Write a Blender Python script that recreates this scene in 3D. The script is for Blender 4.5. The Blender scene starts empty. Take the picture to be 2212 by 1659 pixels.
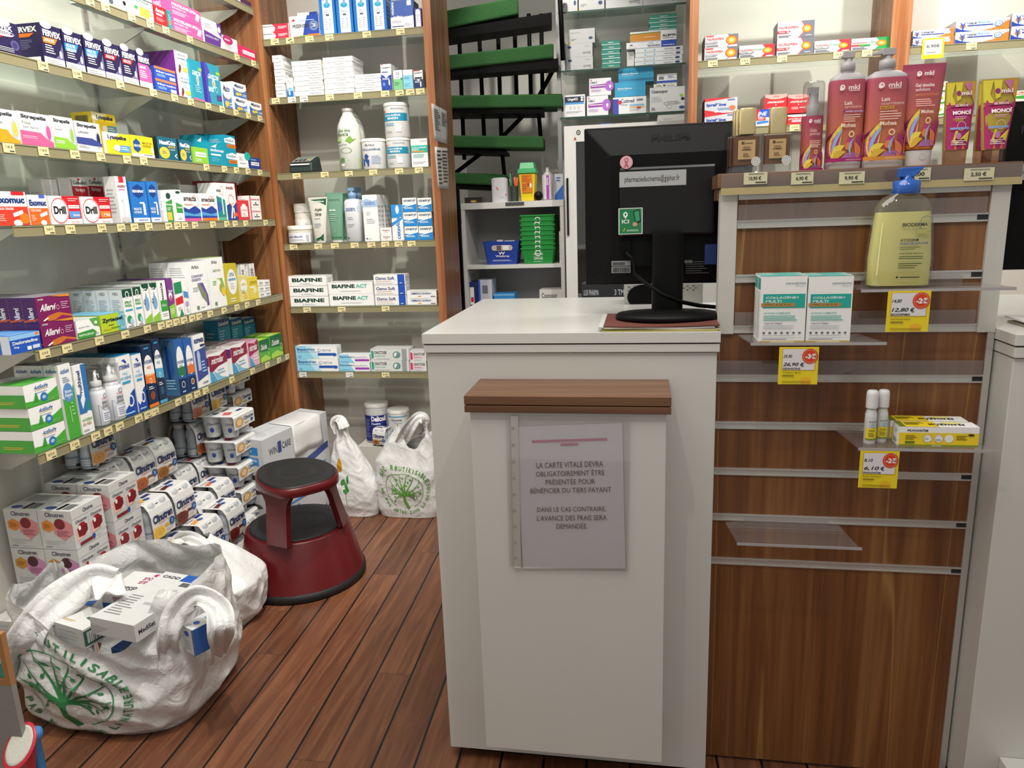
import bpy, bmesh, math, random
from mathutils import Vector, Matrix, noise
random.seed(7)
S = bpy.context.scene; COL = S.collection
R = math.radians
# ---------------------------------------------------------------- camera
FPX = 1592.0; CX, CY = 1106.0, 829.5; H = 1.25
PITCH, ROLL, YAW = R(12.95), R(2.02), R(10.1)
FW = Vector((-math.sin(YAW)*math.cos(PITCH), math.cos(YAW)*math.cos(PITCH), -math.sin(PITCH)))
_r0 = Vector((math.cos(YAW), math.sin(YAW), 0)); _u0 = _r0.cross(FW)
CR = math.cos(ROLL)*_r0 - math.sin(ROLL)*_u0
CD = -math.sin(ROLL)*_r0 - math.cos(ROLL)*_u0
CAM = Vector((0, 0, H))
cd = bpy.data.cameras.new('camera'); cam = bpy.data.objects.new('camera', cd); COL.objects.link(cam)
cd.sensor_width = 36; cd.lens = 36*FPX/2212; cd.clip_start = .05
m = Matrix((( CR.x, -CD.x, -FW.x, 0), (CR.y, -CD.y, -FW.y, 0), (CR.z, -CD.z, -FW.z, H), (0, 0, 0, 1)))
cam.matrix_world = m; S.camera = cam
# ---------------------------------------------------------------- world, lights, exposure
S.view_settings.view_transform = 'Standard'; S.view_settings.look = 'None'
S.view_settings.gamma = 1; S.view_settings.use_curve_mapping = False
S.view_settings.exposure = 0.0
w = bpy.data.worlds.new('world'); S.world = w; w.use_nodes = True
w.node_tree.nodes['Background'].inputs[0].default_value = (1, .975, .93, 1)
w.node_tree.nodes['Background'].inputs[1].default_value = .40
def area(name, loc, rot, sx, sy, watt, col=(1, .96, .9)):
    l = bpy.data.lights.new(name, 'AREA'); l.shape = 'RECTANGLE'; l.size = sx; l.size_y = sy
    l.energy = watt; l.color = col
    o = bpy.data.objects.new(name, l); COL.objects.link(o); o.location = loc; o.rotation_euler = rot; return o
def spot(name, loc, aim, watt, size=75, rad=.025, col=(1, .95, .88), blend=.5):
    l = bpy.data.lights.new(name, 'SPOT'); l.energy = watt; l.spot_size = R(size); l.spot_blend = blend
    l.shadow_soft_size = rad; l.color = col
    o = bpy.data.objects.new(name, l); COL.objects.link(o); o.location = loc
    o.rotation_euler = (Vector(aim)-Vector(loc)).to_track_quat('-Z', 'Y').to_euler(); return o
area('ceiling_panel_light', (-.5, 1.0, 2.75), (0, 0, 0), 1.6, 1.2, 34)
area('ceiling_panel_light', (.9, 2.1, 2.75), (0, 0, 0), 1.2, .6, 16)
for lx, ly, ax, ay, az, e in [(-.55, 1.15, -1.75, 1.7, 1.1, 85), (-.6, 2.0, -1.75, 2.45, 1.1, 85), (-.85, 1.75, -1.2, 3.2, 1.1, 57),
                              (.35, 2.1, .5, 3.2, 1.4, 72), (1.2, 2.1, 1.2, 3.2, 1.5, 72), (.5, .3, .35, 1.6, .9, 22), (-.35, .25, -.2, 1.5, .6, 18),
                              (-.5, 3.35, -.35, 4.2, 1.2, 38)]:
    spot('ceiling_spot_light', (lx, ly, 2.72), (ax, ay, az), e)
# ---------------------------------------------------------------- pixel -> place helpers
def ray(u, v): return FW + CR*((u-CX)/FPX) + CD*((v-CY)/FPX)
def PY(u, v, Y): d = ray(u, v); return CAM + d*(Y/d.y)
def PX(u, v, X): d = ray(u, v); return CAM + d*(X/d.x)
def PZ(u, v, Z): d = ray(u, v); return CAM + d*((Z-H)/d.z)
def solve(u, P, D):
    # point P + s*D whose image column is u
    a = P-CAM; k = (u-CX)/FPX
    return (k*a.dot(FW)-a.dot(CR))/(D.dot(CR)-k*D.dot(FW))
def solvev(v, P):
    a = P-CAM; k = (v-CY)/FPX; D = Vector((0, 0, 1))
    return (k*a.dot(FW)-a.dot(CD))/(D.dot(CD)-k*D.dot(FW))
# ---------------------------------------------------------------- materials
PAL = dict(w='#f2f2ef', k='#151515', n='#1b2a63', b='#2453b0', B='#0f7fd0', c='#2fa7d6', t='#12998f', g='#3a9a3c', G='#0f4a35', y='#f3d51c',
           o='#ee7a1f', r='#d3202b', R='#8c1626', p='#e8579a', P='#5b2a86', v='#9a3fa8', m='#b01763', s='#b9bcc0', d='#57595e', e='#e9e4d6', l='#8cc63f',
           a='#9fd4ee', L='#e3e6e8', q='#c69a4d', M='#7a1654', Y='#e9c341', T='#17b1a2')
MC = {}
def lin(h):
    h = h.lstrip('#'); c = [int(h[i:i+2], 16)/255 for i in (0, 2, 4)]
    return tuple((x/12.92 if x <= .04045 else ((x+.055)/1.055)**2.4) for x in c)+(1,)
def mat(c, rough=.42, metal=0, var=.05, scale=30, bump=0, coat=0, key=None, spec=.5):
    """procedural paint/card/plastic/metal: principled shader with a little noise in tone and gloss"""
    k = (c, rough, metal, var, scale, bump, coat)
    if k in MC: return MC[k]
    hx = PAL.get(c, c)
    m = bpy.data.materials.new((key or 'surface')+'_'+hx.strip('#')); m.use_nodes = True
    N, L = m.node_tree.nodes, m.node_tree.links; b = N['Principled BSDF']; rgb = lin(hx)
    tc = N.new('ShaderNodeTexCoord'); nz = N.new('ShaderNodeTexNoise'); nz.inputs['Scale'].default_value = scale
    nz.inputs['Detail'].default_value = 3; L.new(tc.outputs['Object'], nz.inputs['Vector'])
    mx = N.new('ShaderNodeMix'); mx.data_type = 'RGBA'
    mx.inputs[6].default_value = tuple(x*(1-var) for x in rgb[:3])+(1,); mx.inputs[7].default_value = tuple(min(1, x*(1+var)) for x in rgb[:3])+(1,)
    L.new(nz.outputs['Fac'], mx.inputs[0]); L.new(mx.outputs[2], b.inputs['Base Color'])
    b.inputs['Roughness'].default_value = rough; b.inputs['Metallic'].default_value = metal
    b.inputs['Coat Weight'].default_value = coat; b.inputs['Specular IOR Level'].default_value = spec
    if bump:
        bp = N.new('ShaderNodeBump'); bp.inputs['Strength'].default_value = bump; bp.inputs['Distance'].default_value = .002
        L.new(nz.outputs['Fac'], bp.inputs['Height']); L.new(bp.outputs[0], b.inputs['Normal'])
    MC[k] = m; return m
def wood(name, c0, c1, c2, axis='Z', sc=1.0, rough=.35, streak=None):
    m = bpy.data.materials.new(name); m.use_nodes = True; N, L = m.node_tree.nodes, m.node_tree.links; b = N['Principled BSDF']
    tc = N.new('ShaderNodeTexCoord'); mp = N.new('ShaderNodeMapping'); s = [26*sc]*3; s['XYZ'.index(axis)] = 1.1*sc; mp.inputs['Scale'].default_value = s
    L.new(tc.outputs['Object'], mp.inputs[0])
    nz = N.new('ShaderNodeTexNoise'); nz.inputs['Scale'].default_value = 1; nz.inputs['Detail'].default_value = 5; nz.inputs['Distortion'].default_value = .9
    L.new(mp.outputs[0], nz.inputs[0]); cr = N.new('ShaderNodeValToRGB'); e = cr.color_ramp.elements
    e[0].position = .3; e[0].color = lin(c0); e[1].position = .72; e[1].color = lin(c2); k = e.new(.5); k.color = lin(c1)
    L.new(nz.outputs['Fac'], cr.inputs[0])
    mp2 = N.new('ShaderNodeMapping'); s = [150*sc]*3; s['XYZ'.index(axis)] = 3*sc; mp2.inputs['Scale'].default_value = s; L.new(tc.outputs['Object'], mp2.inputs[0])
    n2 = N.new('ShaderNodeTexNoise'); n2.inputs['Scale'].default_value = 1; n2.inputs['Detail'].default_value = 3; L.new(mp2.outputs[0], n2.inputs[0])
    mx = N.new('ShaderNodeMix'); mx.data_type = 'RGBA'; mx.blend_type = 'MULTIPLY'; mx.inputs[0].default_value = .55
    r2 = N.new('ShaderNodeValToRGB'); r2.color_ramp.elements[0].position = .35; r2.color_ramp.elements[0].color = (.62, .6, .58, 1); r2.color_ramp.elements[1].position = .6
    L.new(n2.outputs['Fac'], r2.inputs[0]); L.new(cr.outputs[0], mx.inputs[6]); L.new(r2.outputs[0], mx.inputs[7]); out = mx.outputs[2]
    if streak:
        mp3 = N.new('ShaderNodeMapping'); s = [9.0]*3; s['XYZ'.index(axis)] = .3; mp3.inputs['Scale'].default_value = s; L.new(tc.outputs['Object'], mp3.inputs[0])
        n3 = N.new('ShaderNodeTexNoise'); n3.inputs['Scale'].default_value = 1; n3.inputs['Detail'].default_value = 1; L.new(mp3.outputs[0], n3.inputs[0])
        r3 = N.new('ShaderNodeValToRGB'); q = r3.color_ramp.elements; q[0].position = .548; q[0].color = (0, 0, 0, 1); q[1].position = .562; q[1].color = (0, 0, 0, 1)
        z = q.new(.555); z.color = (.75, .75, .75, 1); L.new(n3.outputs['Fac'], r3.inputs[0])
        m3 = N.new('ShaderNodeMix'); m3.data_type = 'RGBA'; m3.inputs[7].default_value = lin(streak); L.new(r3.outputs[0], m3.inputs[0]); L.new(out, m3.inputs[6]); out = m3.outputs[2]
    L.new(out, b.inputs['Base Color']); b.inputs['Roughness'].default_value = rough
    return m
def glass(name, tint, fac=.12, rough=.03, haze=0):
    """thin clear sheet: transparent body with a mirror-like sheen"""
    m = bpy.data.materials.new(name); m.use_nodes = True; N, L = m.node_tree.nodes, m.node_tree.links; N.remove(N['Principled BSDF'])
    t = N.new('ShaderNodeBsdfTransparent'); t.inputs[0].default_value = lin(tint); g = N.new('ShaderNodeBsdfGlossy'); g.inputs['Roughness'].default_value = rough
    lw = N.new('ShaderNodeLayerWeight'); lw.inputs[0].default_value = .5; mx = N.new('ShaderNodeMixShader')
    pw = N.new('ShaderNodeMath'); pw.operation = 'POWER'; pw.inputs[1].default_value = 4; L.new(lw.outputs['Facing'], pw.inputs[0])
    ma = N.new('ShaderNodeMath'); ma.operation = 'MULTIPLY_ADD'; ma.inputs[1].default_value = .55; ma.inputs[2].default_value = fac*.15; L.new(pw.outputs[0], ma.inputs[0])
    L.new(ma.outputs[0], mx.inputs[0]); L.new(t.outputs[0], mx.inputs[1]); L.new(g.outputs[0], mx.inputs[2]); out = mx.outputs[0]
    if haze:
        d = N.new('ShaderNodeBsdfDiffuse'); d.inputs[0].default_value = (.8, .78, .76, 1); m2 = N.new('ShaderNodeMixShader'); m2.inputs[0].default_value = haze; L.new(out, m2.inputs[1]); L.new(d.outputs[0], m2.inputs[2]); out = m2.outputs[0]
    L.new(out, N['Material Output'].inputs[0])
    return m
WOODV = wood('walnut_upright', '#6a4428', '#875632', '#a3744a', 'Z')
WOODE = wood('walnut_edge_band', '#8a5230', '#a4663c', '#b88258', 'Z')
WOODS = wood('walnut_slat_board', '#5f3a20', '#7a4c28', '#93653a', 'Z', .8, .4, '#a88048')
WOODX = wood('walnut_ledge', '#553521', '#6e4a31', '#8a6547', 'X', .6, .32)
GLS = glass('shelf_glass', '#f5faf7', .25); ACR = glass('clear_acrylic', '#f8f7f7', .4, haze=.05); EDGE = mat('#2c4a3d', .2, key='glass_edge')
WHITE = mat('#d2d1cb', .25, var=.02, scale=6, key='white_laminate'); GREYW = mat('#d0ccc2', .5, var=.03, scale=3, key='back_panel')
ALU = mat('#cbc9c3', .32, .55, var=.05, scale=8, key='aluminium'); BLK = mat('#060607', .5, var=.1, key='black_plastic', spec=.18); BLKM = mat('#050505', .6, key='black_steel', spec=.12)
OLIVE = mat('#8f8868', .3, var=.05, key='price_rail'); TAGY = mat('#e6d9a2', .5, key='price_paper'); INK = mat('#222222', .6, key='print_ink')
# ---------------------------------------------------------------- mesh builder
TC = {}
def txt(s, bold):
    k = (s, bold)
    if k not in TC:
        c = bpy.data.curves.new('t', 'FONT'); c.body = s; c.resolution_u = 2 if len(s) > 14 else 3; c.offset = {0: 0, 1: .022, 2: .045}[bold]
        o = bpy.data.objects.new('t', c); me = bpy.data.meshes.new_from_object(o)
        vs = [(v.co.x, v.co.y) for v in me.vertices]; fs = [tuple(p.vertices) for p in me.polygons]
        bpy.data.objects.remove(o); bpy.data.curves.remove(c); bpy.data.meshes.remove(me)
        if vs:
            x0 = min(v[0] for v in vs); x1 = max(v[0] for v in vs); y0 = min(v[1] for v in vs); y1 = max(v[1] for v in vs)
            vs = [((x-x0)/(x1-x0+1e-6), (y-y0)/(y1-y0+1e-6)) for x, y in vs]
        TC[k] = (vs, fs)
    return TC[k]
class MB:
    def __init__(s): s.v = []; s.f = []; s.m = []; s.sm = []; s.mats = []
    def mi(s, m):
        if isinstance(m, str): m = mat(m)
        if m not in s.mats: s.mats.append(m)
        return s.mats.index(m)
    def add(s, vs, fs, m, smooth=False):
        o = len(s.v); s.v += [tuple(v) for v in vs]; i = s.mi(m)
        for f in fs: s.f.append(tuple(o+j for j in f)); s.m.append(i); s.sm.append(smooth)
        return s
    def box(s, x0, x1, y0, y1, z0, z1, m):
        v = [(x, y, z) for z in (z0, z1) for y in (y0, y1) for x in (x0, x1)]
        return s.add(v, [(0, 2, 3, 1), (4, 5, 7, 6), (0, 1, 5, 4), (2, 6, 7, 3), (0, 4, 6, 2), (1, 3, 7, 5)], m)
    def hexa(s, v, m):   # eight corners: bottom 4 ccw, top 4 ccw
        return s.add(v, [(3, 2, 1, 0), (4, 5, 6, 7), (0, 1, 5, 4), (1, 2, 6, 5), (2, 3, 7, 6), (3, 0, 4, 7)], m)
    def prism(s, pts, d, m, at=Vector((0, 0, 0)), ux=Vector((1, 0, 0)), uy=Vector((0, 0, 1)), smooth=False):
        n = Vector(ux).cross(Vector(uy)); k = len(pts); at = Vector(at)
        a = [at+ux*x+uy*y for x, y in pts]; b = [p-n*d for p in a]
        return s.add(a+b, [tuple(range(k)), tuple(range(2*k-1, k-1, -1))]+[(i, i+k, (i+1) % k+k, (i+1) % k) for i in range(k)], m, smooth)
    def lathe(s, prof, m, c=(0, 0, 0), seg=28, sx=1, sy=1, p=2.0):
        vs = []; n = len(prof)
        for r, z in prof:
            for i in range(seg):
                a = 2*math.pi*i/seg; cx, sy_ = math.cos(a), math.sin(a)
                if p != 2: cx = math.copysign(abs(cx)**(2/p), cx); sy_ = math.copysign(abs(sy_)**(2/p), sy_)
                vs.append((c[0]+r*sx*cx, c[1]+r*sy*sy_, c[2]+z))
        fs = [(j*seg+i, j*seg+(i+1) % seg, (j+1)*seg+(i+1) % seg, (j+1)*seg+i) for j in range(n-1) for i in range(seg)]
        s.add(vs, fs, m, True)
        s.add([vs[i] for i in range(seg)], [tuple(range(seg-1, -1, -1))], m); s.add([vs[(n-1)*seg+i] for i in range(seg)], [tuple(range(seg))], m)
        return s
    def tube(s, pts, r, m, seg=8):
        pts = [Vector(p) for p in pts]; vs = []; up = Vector((0, 0, 1))
        for i, p in enumerate(pts):
            t = (pts[min(i+1, len(pts)-1)]-pts[max(i-1, 0)]).normalized(); a = t.cross(up if abs(t.z) < .9 else Vector((1, 0, 0))).normalized(); b = t.cross(a)
            rr = r[i] if isinstance(r, (list, tuple)) else r
            vs += [p+(a*math.cos(2*math.pi*k/seg)+b*math.sin(2*math.pi*k/seg))*rr for k in range(seg)]
        n = len(pts); fs = [(j*seg+i, j*seg+(i+1) % seg, (j+1)*seg+(i+1) % seg, (j+1)*seg+i) for j in range(n-1) for i in range(seg)]
        fs += [tuple(range(seg-1, -1, -1)), tuple((n-1)*seg+i for i in range(seg))]
        return s.add(vs, fs, m, True)
    def build(s, name, parent=None, loc=None, rz=0, bevel=0):
        me = bpy.data.meshes.new(name); me.from_pydata(s.v, [], s.f)
        for m in s.mats: me.materials.append(m)
        me.polygons.foreach_set('material_index', s.m); me.polygons.foreach_set('use_smooth', s.sm); me.update()
        o = bpy.data.objects.new(name, me); COL.objects.link(o)
        if parent: o.parent = parent
        if loc is not None: o.location = loc
        o.rotation_euler[2] = rz
        if bevel: b = o.modifiers.new('soft_edge', 'BEVEL'); b.width = bevel; b.segments = 2; b.limit_method = 'ANGLE'
        return o
def empty(name, loc=(0, 0, 0), rz=0):
    o = bpy.data.objects.new(name, None); COL.objects.link(o); o.location = loc; o.rotation_euler[2] = rz; o.empty_display_size = .05; return o
def tag(o, label, cat, group=None, kind=None):
    if label: o['label'] = label
    if cat: o['category'] = cat
    if group: o['group'] = group
    if kind: o['kind'] = kind
    return o
KIDS = {}
def copy_tree(o):
    c = o.copy(); COL.objects.link(c)
    for ch in list(o.children):
        d = copy_tree(ch); d.parent = c
    return c
# ---------------------------------------------------------------- printed graphics on a face
def plane_map(O, ux, uy):
    O, ux, uy = Vector(O), Vector(ux), Vector(uy); n = ux.cross(uy).normalized()
    return lambda x, y, e: O+ux*x+uy*y+n*e
def draw(mb, F, dsl, W=1, Hh=1, curved=False, e0=.0004):
    """draw flat printing: F(x, y, lift) maps the unit face into space"""
    e = e0; nx = 10 if curved else 1
    def quad(x0, y0, x1, y1, c, e):
        k = max(1, int(math.ceil(nx*abs(x1-x0)))) if curved else 1
        v = []
        for i in range(k+1):
            x = x0+(x1-x0)*i/k; v += [F(x, y0, e), F(x, y1, e)]
        mb.add(v, [(2*i, 2*i+2, 2*i+3, 2*i+1) for i in range(k)], c)
    for cmd in dsl.split(';'):
        a = cmd.split()
        if not a: continue
        e += .00012; k = a[0]
        if k == 'p':
            q = list(map(float, a[2:])); n = len(q)//2
            mb.add([F(q[2*i], q[2*i+1], e) for i in range(n)], [tuple(range(n))], a[1]); continue
        if k == 'f':
            x0, y0, x1, y1, wd, bn = map(float, a[1:7]); dx, dy = x1-x0, y1-y0; up, lo = [], []
            for i in range(9):
                t = i/8; g = math.sin(math.pi*t**.8)*wd; bb = math.sin(math.pi*t)*bn; up.append(F(x0+dx*t-dy*(bb+g), y0+dy*t+dx*(bb+g)*.45, e)); lo.append(F(x0+dx*t-dy*(bb-g), y0+dy*t+dx*(bb-g)*.45, e))
            mb.add(up+lo, [(i, 9+i, 10+i, i+1) for i in range(8)], a[7]); continue
        q = list(map(float, a[1:5]))
        if k == 'r': quad(*q, a[5], e)
        elif k == 'e' or k == 'o':
            n = 20; c = [(math.cos(2*math.pi*i/n), math.sin(2*math.pi*i/n)) for i in range(n)]
            if k == 'e': mb.add([F(q[0]+q[2]*x, q[1]+q[3]*y, e) for x, y in c], [tuple(range(n))], a[5])
            else:
                t = float(a[5]); mb.add([F(q[0]+q[2]*x*z, q[1]+q[3]*y*z, e) for z in (1, 1-t) for x, y in c], [(i, (i+1) % n, (i+1) % n+n, i+n) for i in range(n)], a[6])
        elif k == 'l':
            n = int(a[5]); rnd = random.Random(str(cmd)); h = (q[3]-q[1])/n
            for i in range(n):
                y = q[3]-h*(i+.3); quad(q[0], y-h*.4, q[0]+(q[2]-q[0])*rnd.uniform(.6, 1), y, a[6], e)
        elif k == 'b':
            rnd = random.Random(3); x = q[0]; wd = q[2]-q[0]
            while x < q[2]-.02*wd:
                z = wd*rnd.choice((.02, .03, .05)); quad(x, q[1], min(x+z, q[2]), q[3], a[5], e); x += z+wd*rnd.choice((.02, .03))
        else:
            s = cmd.strip().split(' ', 6)[6] if len(a) > 6 else '?'
            vs, fs = txt(s.strip(), {'t': 0, 'T': 1, 'X': 2, 's': 1, 'v': 0, 'V': 1, 'u': 0, 'U': 1}[k])
            x0, y0, x1, y1 = q; g = []
            for x, y in vs:
                if k == 's': x = (x+.12*y)/1.12
                if k in 'vV': g.append((x0+(x1-x0)*(1-y), y0+(y1-y0)*x))
                elif k in 'uU': g.append((x1-(x1-x0)*x, y1-(y1-y0)*y))
                else: g.append((x0+(x1-x0)*x, y0+(y1-y0)*y))
            mb.add([F(x, y, e) for x, y in g], fs, a[5])
ORD = ['leftmost', 'second from left', 'third from left', 'fourth from left', 'fifth from left', 'sixth from left', 'seventh from left', 'eighth from left', 'ninth from left',
       'tenth from left', 'eleventh from left', 'twelfth from left', 'thirteenth from left', 'fourteenth from left', 'fifteenth from left', 'sixteenth from left',
       'seventeenth from left', 'eighteenth from left', 'nineteenth from left', 'twentieth from left', 'twenty-first from left', 'twenty-second from left', 'twenty-third from left', 'twenty-fourth from left', 'twenty-fifth from left']
# ================================================================ THE SETTING
def struct(o): o['kind'] = 'structure'; return o
fm = bpy.data.materials.new('floor_planks'); fm.use_nodes = True; N, L = fm.node_tree.nodes, fm.node_tree.links; b = N['Principled BSDF']
def mth(op, a, b_=None, c=None):
    n = N.new('ShaderNodeMath'); n.operation = op
    for i, x in enumerate((a, b_, c)):
        if x is None: continue
        if isinstance(x, (int, float)): n.inputs[i].default_value = x
        else: L.new(x, n.inputs[i])
    return n.outputs[0]
tc = N.new('ShaderNodeTexCoord'); sp = N.new('ShaderNodeSeparateXYZ'); L.new(tc.outputs['Object'], sp.inputs[0])
sx = mth('MULTIPLY', mth('ADD', mth('ADD', sp.outputs[0], mth('MULTIPLY', sp.outputs[1], .0358)), .8689-.0005), 10.0)
pid = mth('FLOOR', sx); fr = mth('FRACT', sx)
wn = N.new('ShaderNodeTexWhiteNoise'); wn.noise_dimensions = '1D'; L.new(pid, wn.inputs['W'])
yy = mth('ADD', mth('MULTIPLY', sp.outputs[1], .9), mth('MULTIPLY', wn.outputs[0], 5.0)); yid = mth('FLOOR', yy); yf = mth('FRACT', yy)
w2 = N.new('ShaderNodeTexWhiteNoise'); w2.noise_dimensions = '2D'; cb = N.new('ShaderNodeCombineXYZ'); L.new(pid, cb.inputs[0]); L.new(yid, cb.inputs[1]); L.new(cb.outputs[0], w2.inputs['Vector'])
mp = N.new('ShaderNodeMapping'); mp.inputs['Scale'].default_value = (42, 3.2, 1); L.new(tc.outputs['Object'], mp.inputs[0])
off = N.new('ShaderNodeVectorMath'); off.operation = 'ADD'; L.new(mp.outputs[0], off.inputs[0])
c2 = N.new('ShaderNodeCombineXYZ'); L.new(mth('MULTIPLY', w2.outputs[0], 37.0), c2.inputs[2]); L.new(c2.outputs[0], off.inputs[1])
nz = N.new('ShaderNodeTexNoise'); nz.inputs['Scale'].default_value = 1; nz.inputs['Detail'].default_value = 9; nz.inputs['Distortion'].default_value = 1.1; L.new(off.outputs[0], nz.inputs['Vector'])
cr = N.new('ShaderNodeValToRGB'); q = cr.color_ramp.elements; q[0].position = .25; q[0].color = lin('#54301e'); q[1].position = .8; q[1].color = lin('#8a5836'); z = q.new(.5); z.color = lin('#6e4127')
L.new(nz.outputs['Fac'], cr.inputs[0])
hs = N.new('ShaderNodeHueSaturation'); L.new(mth('ADD', mth('MULTIPLY', w2.outputs[0], .35), .80), hs.inputs['Value']); hs.inputs['Saturation'].default_value = .95; L.new(cr.outputs[0], hs.inputs['Color'])
ln = mth('LESS_THAN', fr, .06); l2 = mth('MULTIPLY', mth('LESS_THAN', yf, .0025), .5); mx = N.new('ShaderNodeMix'); mx.data_type = 'RGBA'
L.new(mth('MAXIMUM', ln, l2), mx.inputs[0]); L.new(hs.outputs[0], mx.inputs[6]); mx.inputs[7].default_value = lin('#0f0f10'); L.new(mx.outputs[2], b.inputs['Base Color'])
L.new(mth('ADD', mth('MULTIPLY', nz.outputs['Fac'], .2), .27), b.inputs['Roughness'])
bp = N.new('ShaderNodeBump'); bp.inputs['Strength'].default_value = .5; bp.inputs['Distance'].default_value = .0015; L.new(mth('SUBTRACT', nz.outputs['Fac'], mth('MULTIPLY', ln, 1.5)), bp.inputs['Height']); L.new(bp.outputs[0], b.inputs['Normal'])
struct(MB().box(-1.80, 2.6, -1.0, 5.3, -.05, 0, fm).build('floor'))
PAINT = mat('#d3d0c7', .7, var=.03, scale=4, key='wall_paint')
struct(MB().box(-1.80, -1.75, -.2, 3.28, 0, 2.75, PAINT).build('wall_left'))
struct(MB().box(-1.80, 2.6, 5.0, 5.05, 0, 2.75, PAINT).build('wall_back'))
# left wall slotted rails
def slot_rail(X, Y, z0, z1, rz, lab, axis='x'):
    mb = MB().box(-.012, .012, -.006, 0, 0, z1-z0, ALU)
    n = int((z1-z0)/.05)
    for i in range(n):
        for s in (-.005, .003): mb.box(s, s+.002, -.0065, -.0055, .02+i*.05, .045+i*.05, INK)
    return tag(mb.build('slotted_wall_rail', loc=(X, Y, z0), rz=rz), lab, 'wall rail', 'slotted steel rails on the walls')
slot_rail(-1.75, 2.29, .3, 2.5, R(90), 'slotted steel rail up the grey wall behind middle of left shelves')
slot_rail(-1.75, 2.90, .3, 2.5, R(90), 'slotted steel rail beside the wooden end panel of left shelves')
# ---------------------------------------------------------------- shelving units
SZ = [2.070, 1.873, 1.670, 1.460, 1.265, .958, .700]          # glass tops of the left wall shelves
XF = -1.50; YE = 2.93
RANKS = ['topmost', 'second', 'third', 'fourth', 'fifth', 'sixth', 'lowest']
def price_tag(par, c, ux, uz, n, price, wd=.034, hh=.022, paper=None, mini=True):
    mb = MB(); F = plane_map(Vector(c)-ux*wd/2-uz*hh/2, ux*wd, uz*hh)
    q = [F(0, 0, 0), F(1, 0, 0), F(1, 1, 0), F(0, 1, 0)]; q += [p+n*.0012 for p in q]
    mb.add(q, [(3, 2, 1, 0), (4, 5, 6, 7), (0, 1, 5, 4), (1, 2, 6, 5), (2, 3, 7, 6), (3, 0, 4, 7)], paper or TAGY)
    draw(mb, F, f't .2 .42 .8 .78 k {price}; r .5 .12 .92 .26 d', e0=.0014)
    return mb.build('price_tag', par)
def glass_shelf(name, O, length, depth, rz, lab, group, tags=(), white=(), brackets=(), rail=.027, under=True):
    """a glass pane with a green front edge, the olive price rail below it, brackets and its price tags; local x runs along the shelf, front at y=0"""
    e = empty(name, O, rz); tag(e, lab, 'shelf', group)
    MB().box(0, length, .002, depth, -.006, 0, GLS).box(0, length, 0, .002, -.006, 0, EDGE).build('glass_pane', e)
    MB().box(0, length, -.003, .001, -rail, -.001, OLIVE).box(0, length, -.0045, -.003, -rail, -rail+.002, OLIVE).box(0, length, -.0045, -.003, -.004, -.001, OLIVE).build('price_rail', e)
    for bx in brackets:
        MB().prism([(0, 0), (depth*.82, 0), (depth*.78, -.012), (.05, -.075), (0, -.075)], .004, ALU, at=(bx, depth, -.007), ux=Vector((0, -1, 0)), uy=Vector((0, 0, 1))).build('bracket', e)
    for x, pr in tags:
        price_tag(e, (x, -.005, -rail/2), Vector((1, 0, 0)), Vector((0, 0, 1)), Vector((0, -1, 0)), pr, paper=mat('#e4e4de', .5) if x in white else None)
    return e
LT = {  # price tags on the left shelves: image column -> price
 1: [(190, '7,50€'), (224, '7,30€'), (281, '10,90€'), (321, '8,90€'), (355, '11,80€'), (407, '7,95€'), (509, '6,30€'), (545, '5,90€')],
 2: [(89, '5,90€'), (163, '6,20€'), (256, '7,40€'), (328, '6,25€'), (374, '6,90€'), (409, '8,45€'), (447, '6,90€'), (477, '9,50€'), (507, '7,30€'), (534, '7,70€'), (559, '7,90€')],
 3: [(15, '7,40 €'), (90, '7,40 €'), (158, '8,70 €'), (214, '7,70'), (271, '9,20 €'), (307, '5,50 €'), (443, '5,90€'), (482, '6,10€'), (508, '5,90€'), (533, '6,20€'), (559, '9,10€')],
 4: [(103, '4,60 €'), (148, '7,99 €'), (216, '7,99 €'), (258, '6,10 €'), (287, '5,70 €'), (318, '8,20 €'), (361, '8,90€'), (380, '5,20€'), (396, '8,60€'), (418, '6,65€'), (457, '9,30€'), (487, '5,50€'), (505, '5,70€'), (528, '7,10€'), (571, '9,90€')],
 5: [(93, '4,70 €'), (141, '4,90 €'), (211, '3,90 €'), (267, '4,80'), (315, '11,90€'), (345, '7,90€'), (362, '9,80€'), (378, '8,30€'), (394, '6,90€'), (412, '8,90€'), (427, '8,50€'), (451, '8,90€'), (481, '9,50€'), (509, '5,40€'), (531, '6,60€'), (555, '7,10€')],
 6: [(107, '8,70 €'), (158, '7,50'), (203, '8,90€'), (230, '4,90€'), (255, '4,90€'), (296, '5,80€'), (316, '5,90€'), (332, '9,15€'), (382, '6,80€'), (405, '8,90€'), (423, '9,95€'), (441, '11,60€'), (498, '9,30€'), (543, '8,10€'), (575, '5,90€'), (600, '6,10€'), (618, '6,70€')]}
Y0 = [2.25, 1.2, 1.2, 1.2, 1.595, 1.595, 1.545]
for i, z in enumerate(SZ):
    O = Vector((XF, Y0[i], z)); ts = []
    for u, pr in LT.get(i, []):
        ts.append((solve(u, Vector((XF, 0, z-.014)), Vector((0, 1, 0)))-Y0[i], pr))
    glass_shelf('glass_shelf', O, YE-Y0[i]-.002, .243, R(90), f'{RANKS[i]} glass shelf with price tags on the left wall', 'glass shelves on the left wall', ts,
                brackets=[y-Y0[i] for y in (1.65, 2.29, 2.895) if y > Y0[i]+.02])
# wooden end panel closing the left run
MB().box(-1.749, XF-.002, YE, YE+.018, 0, 2.5, WOODV).build('x')
ep = bpy.data.objects['x']; ep.name = 'wooden_end_panel'; tag(ep, 'walnut end panel closing the left wall shelves at the corner', 'panel')
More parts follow.
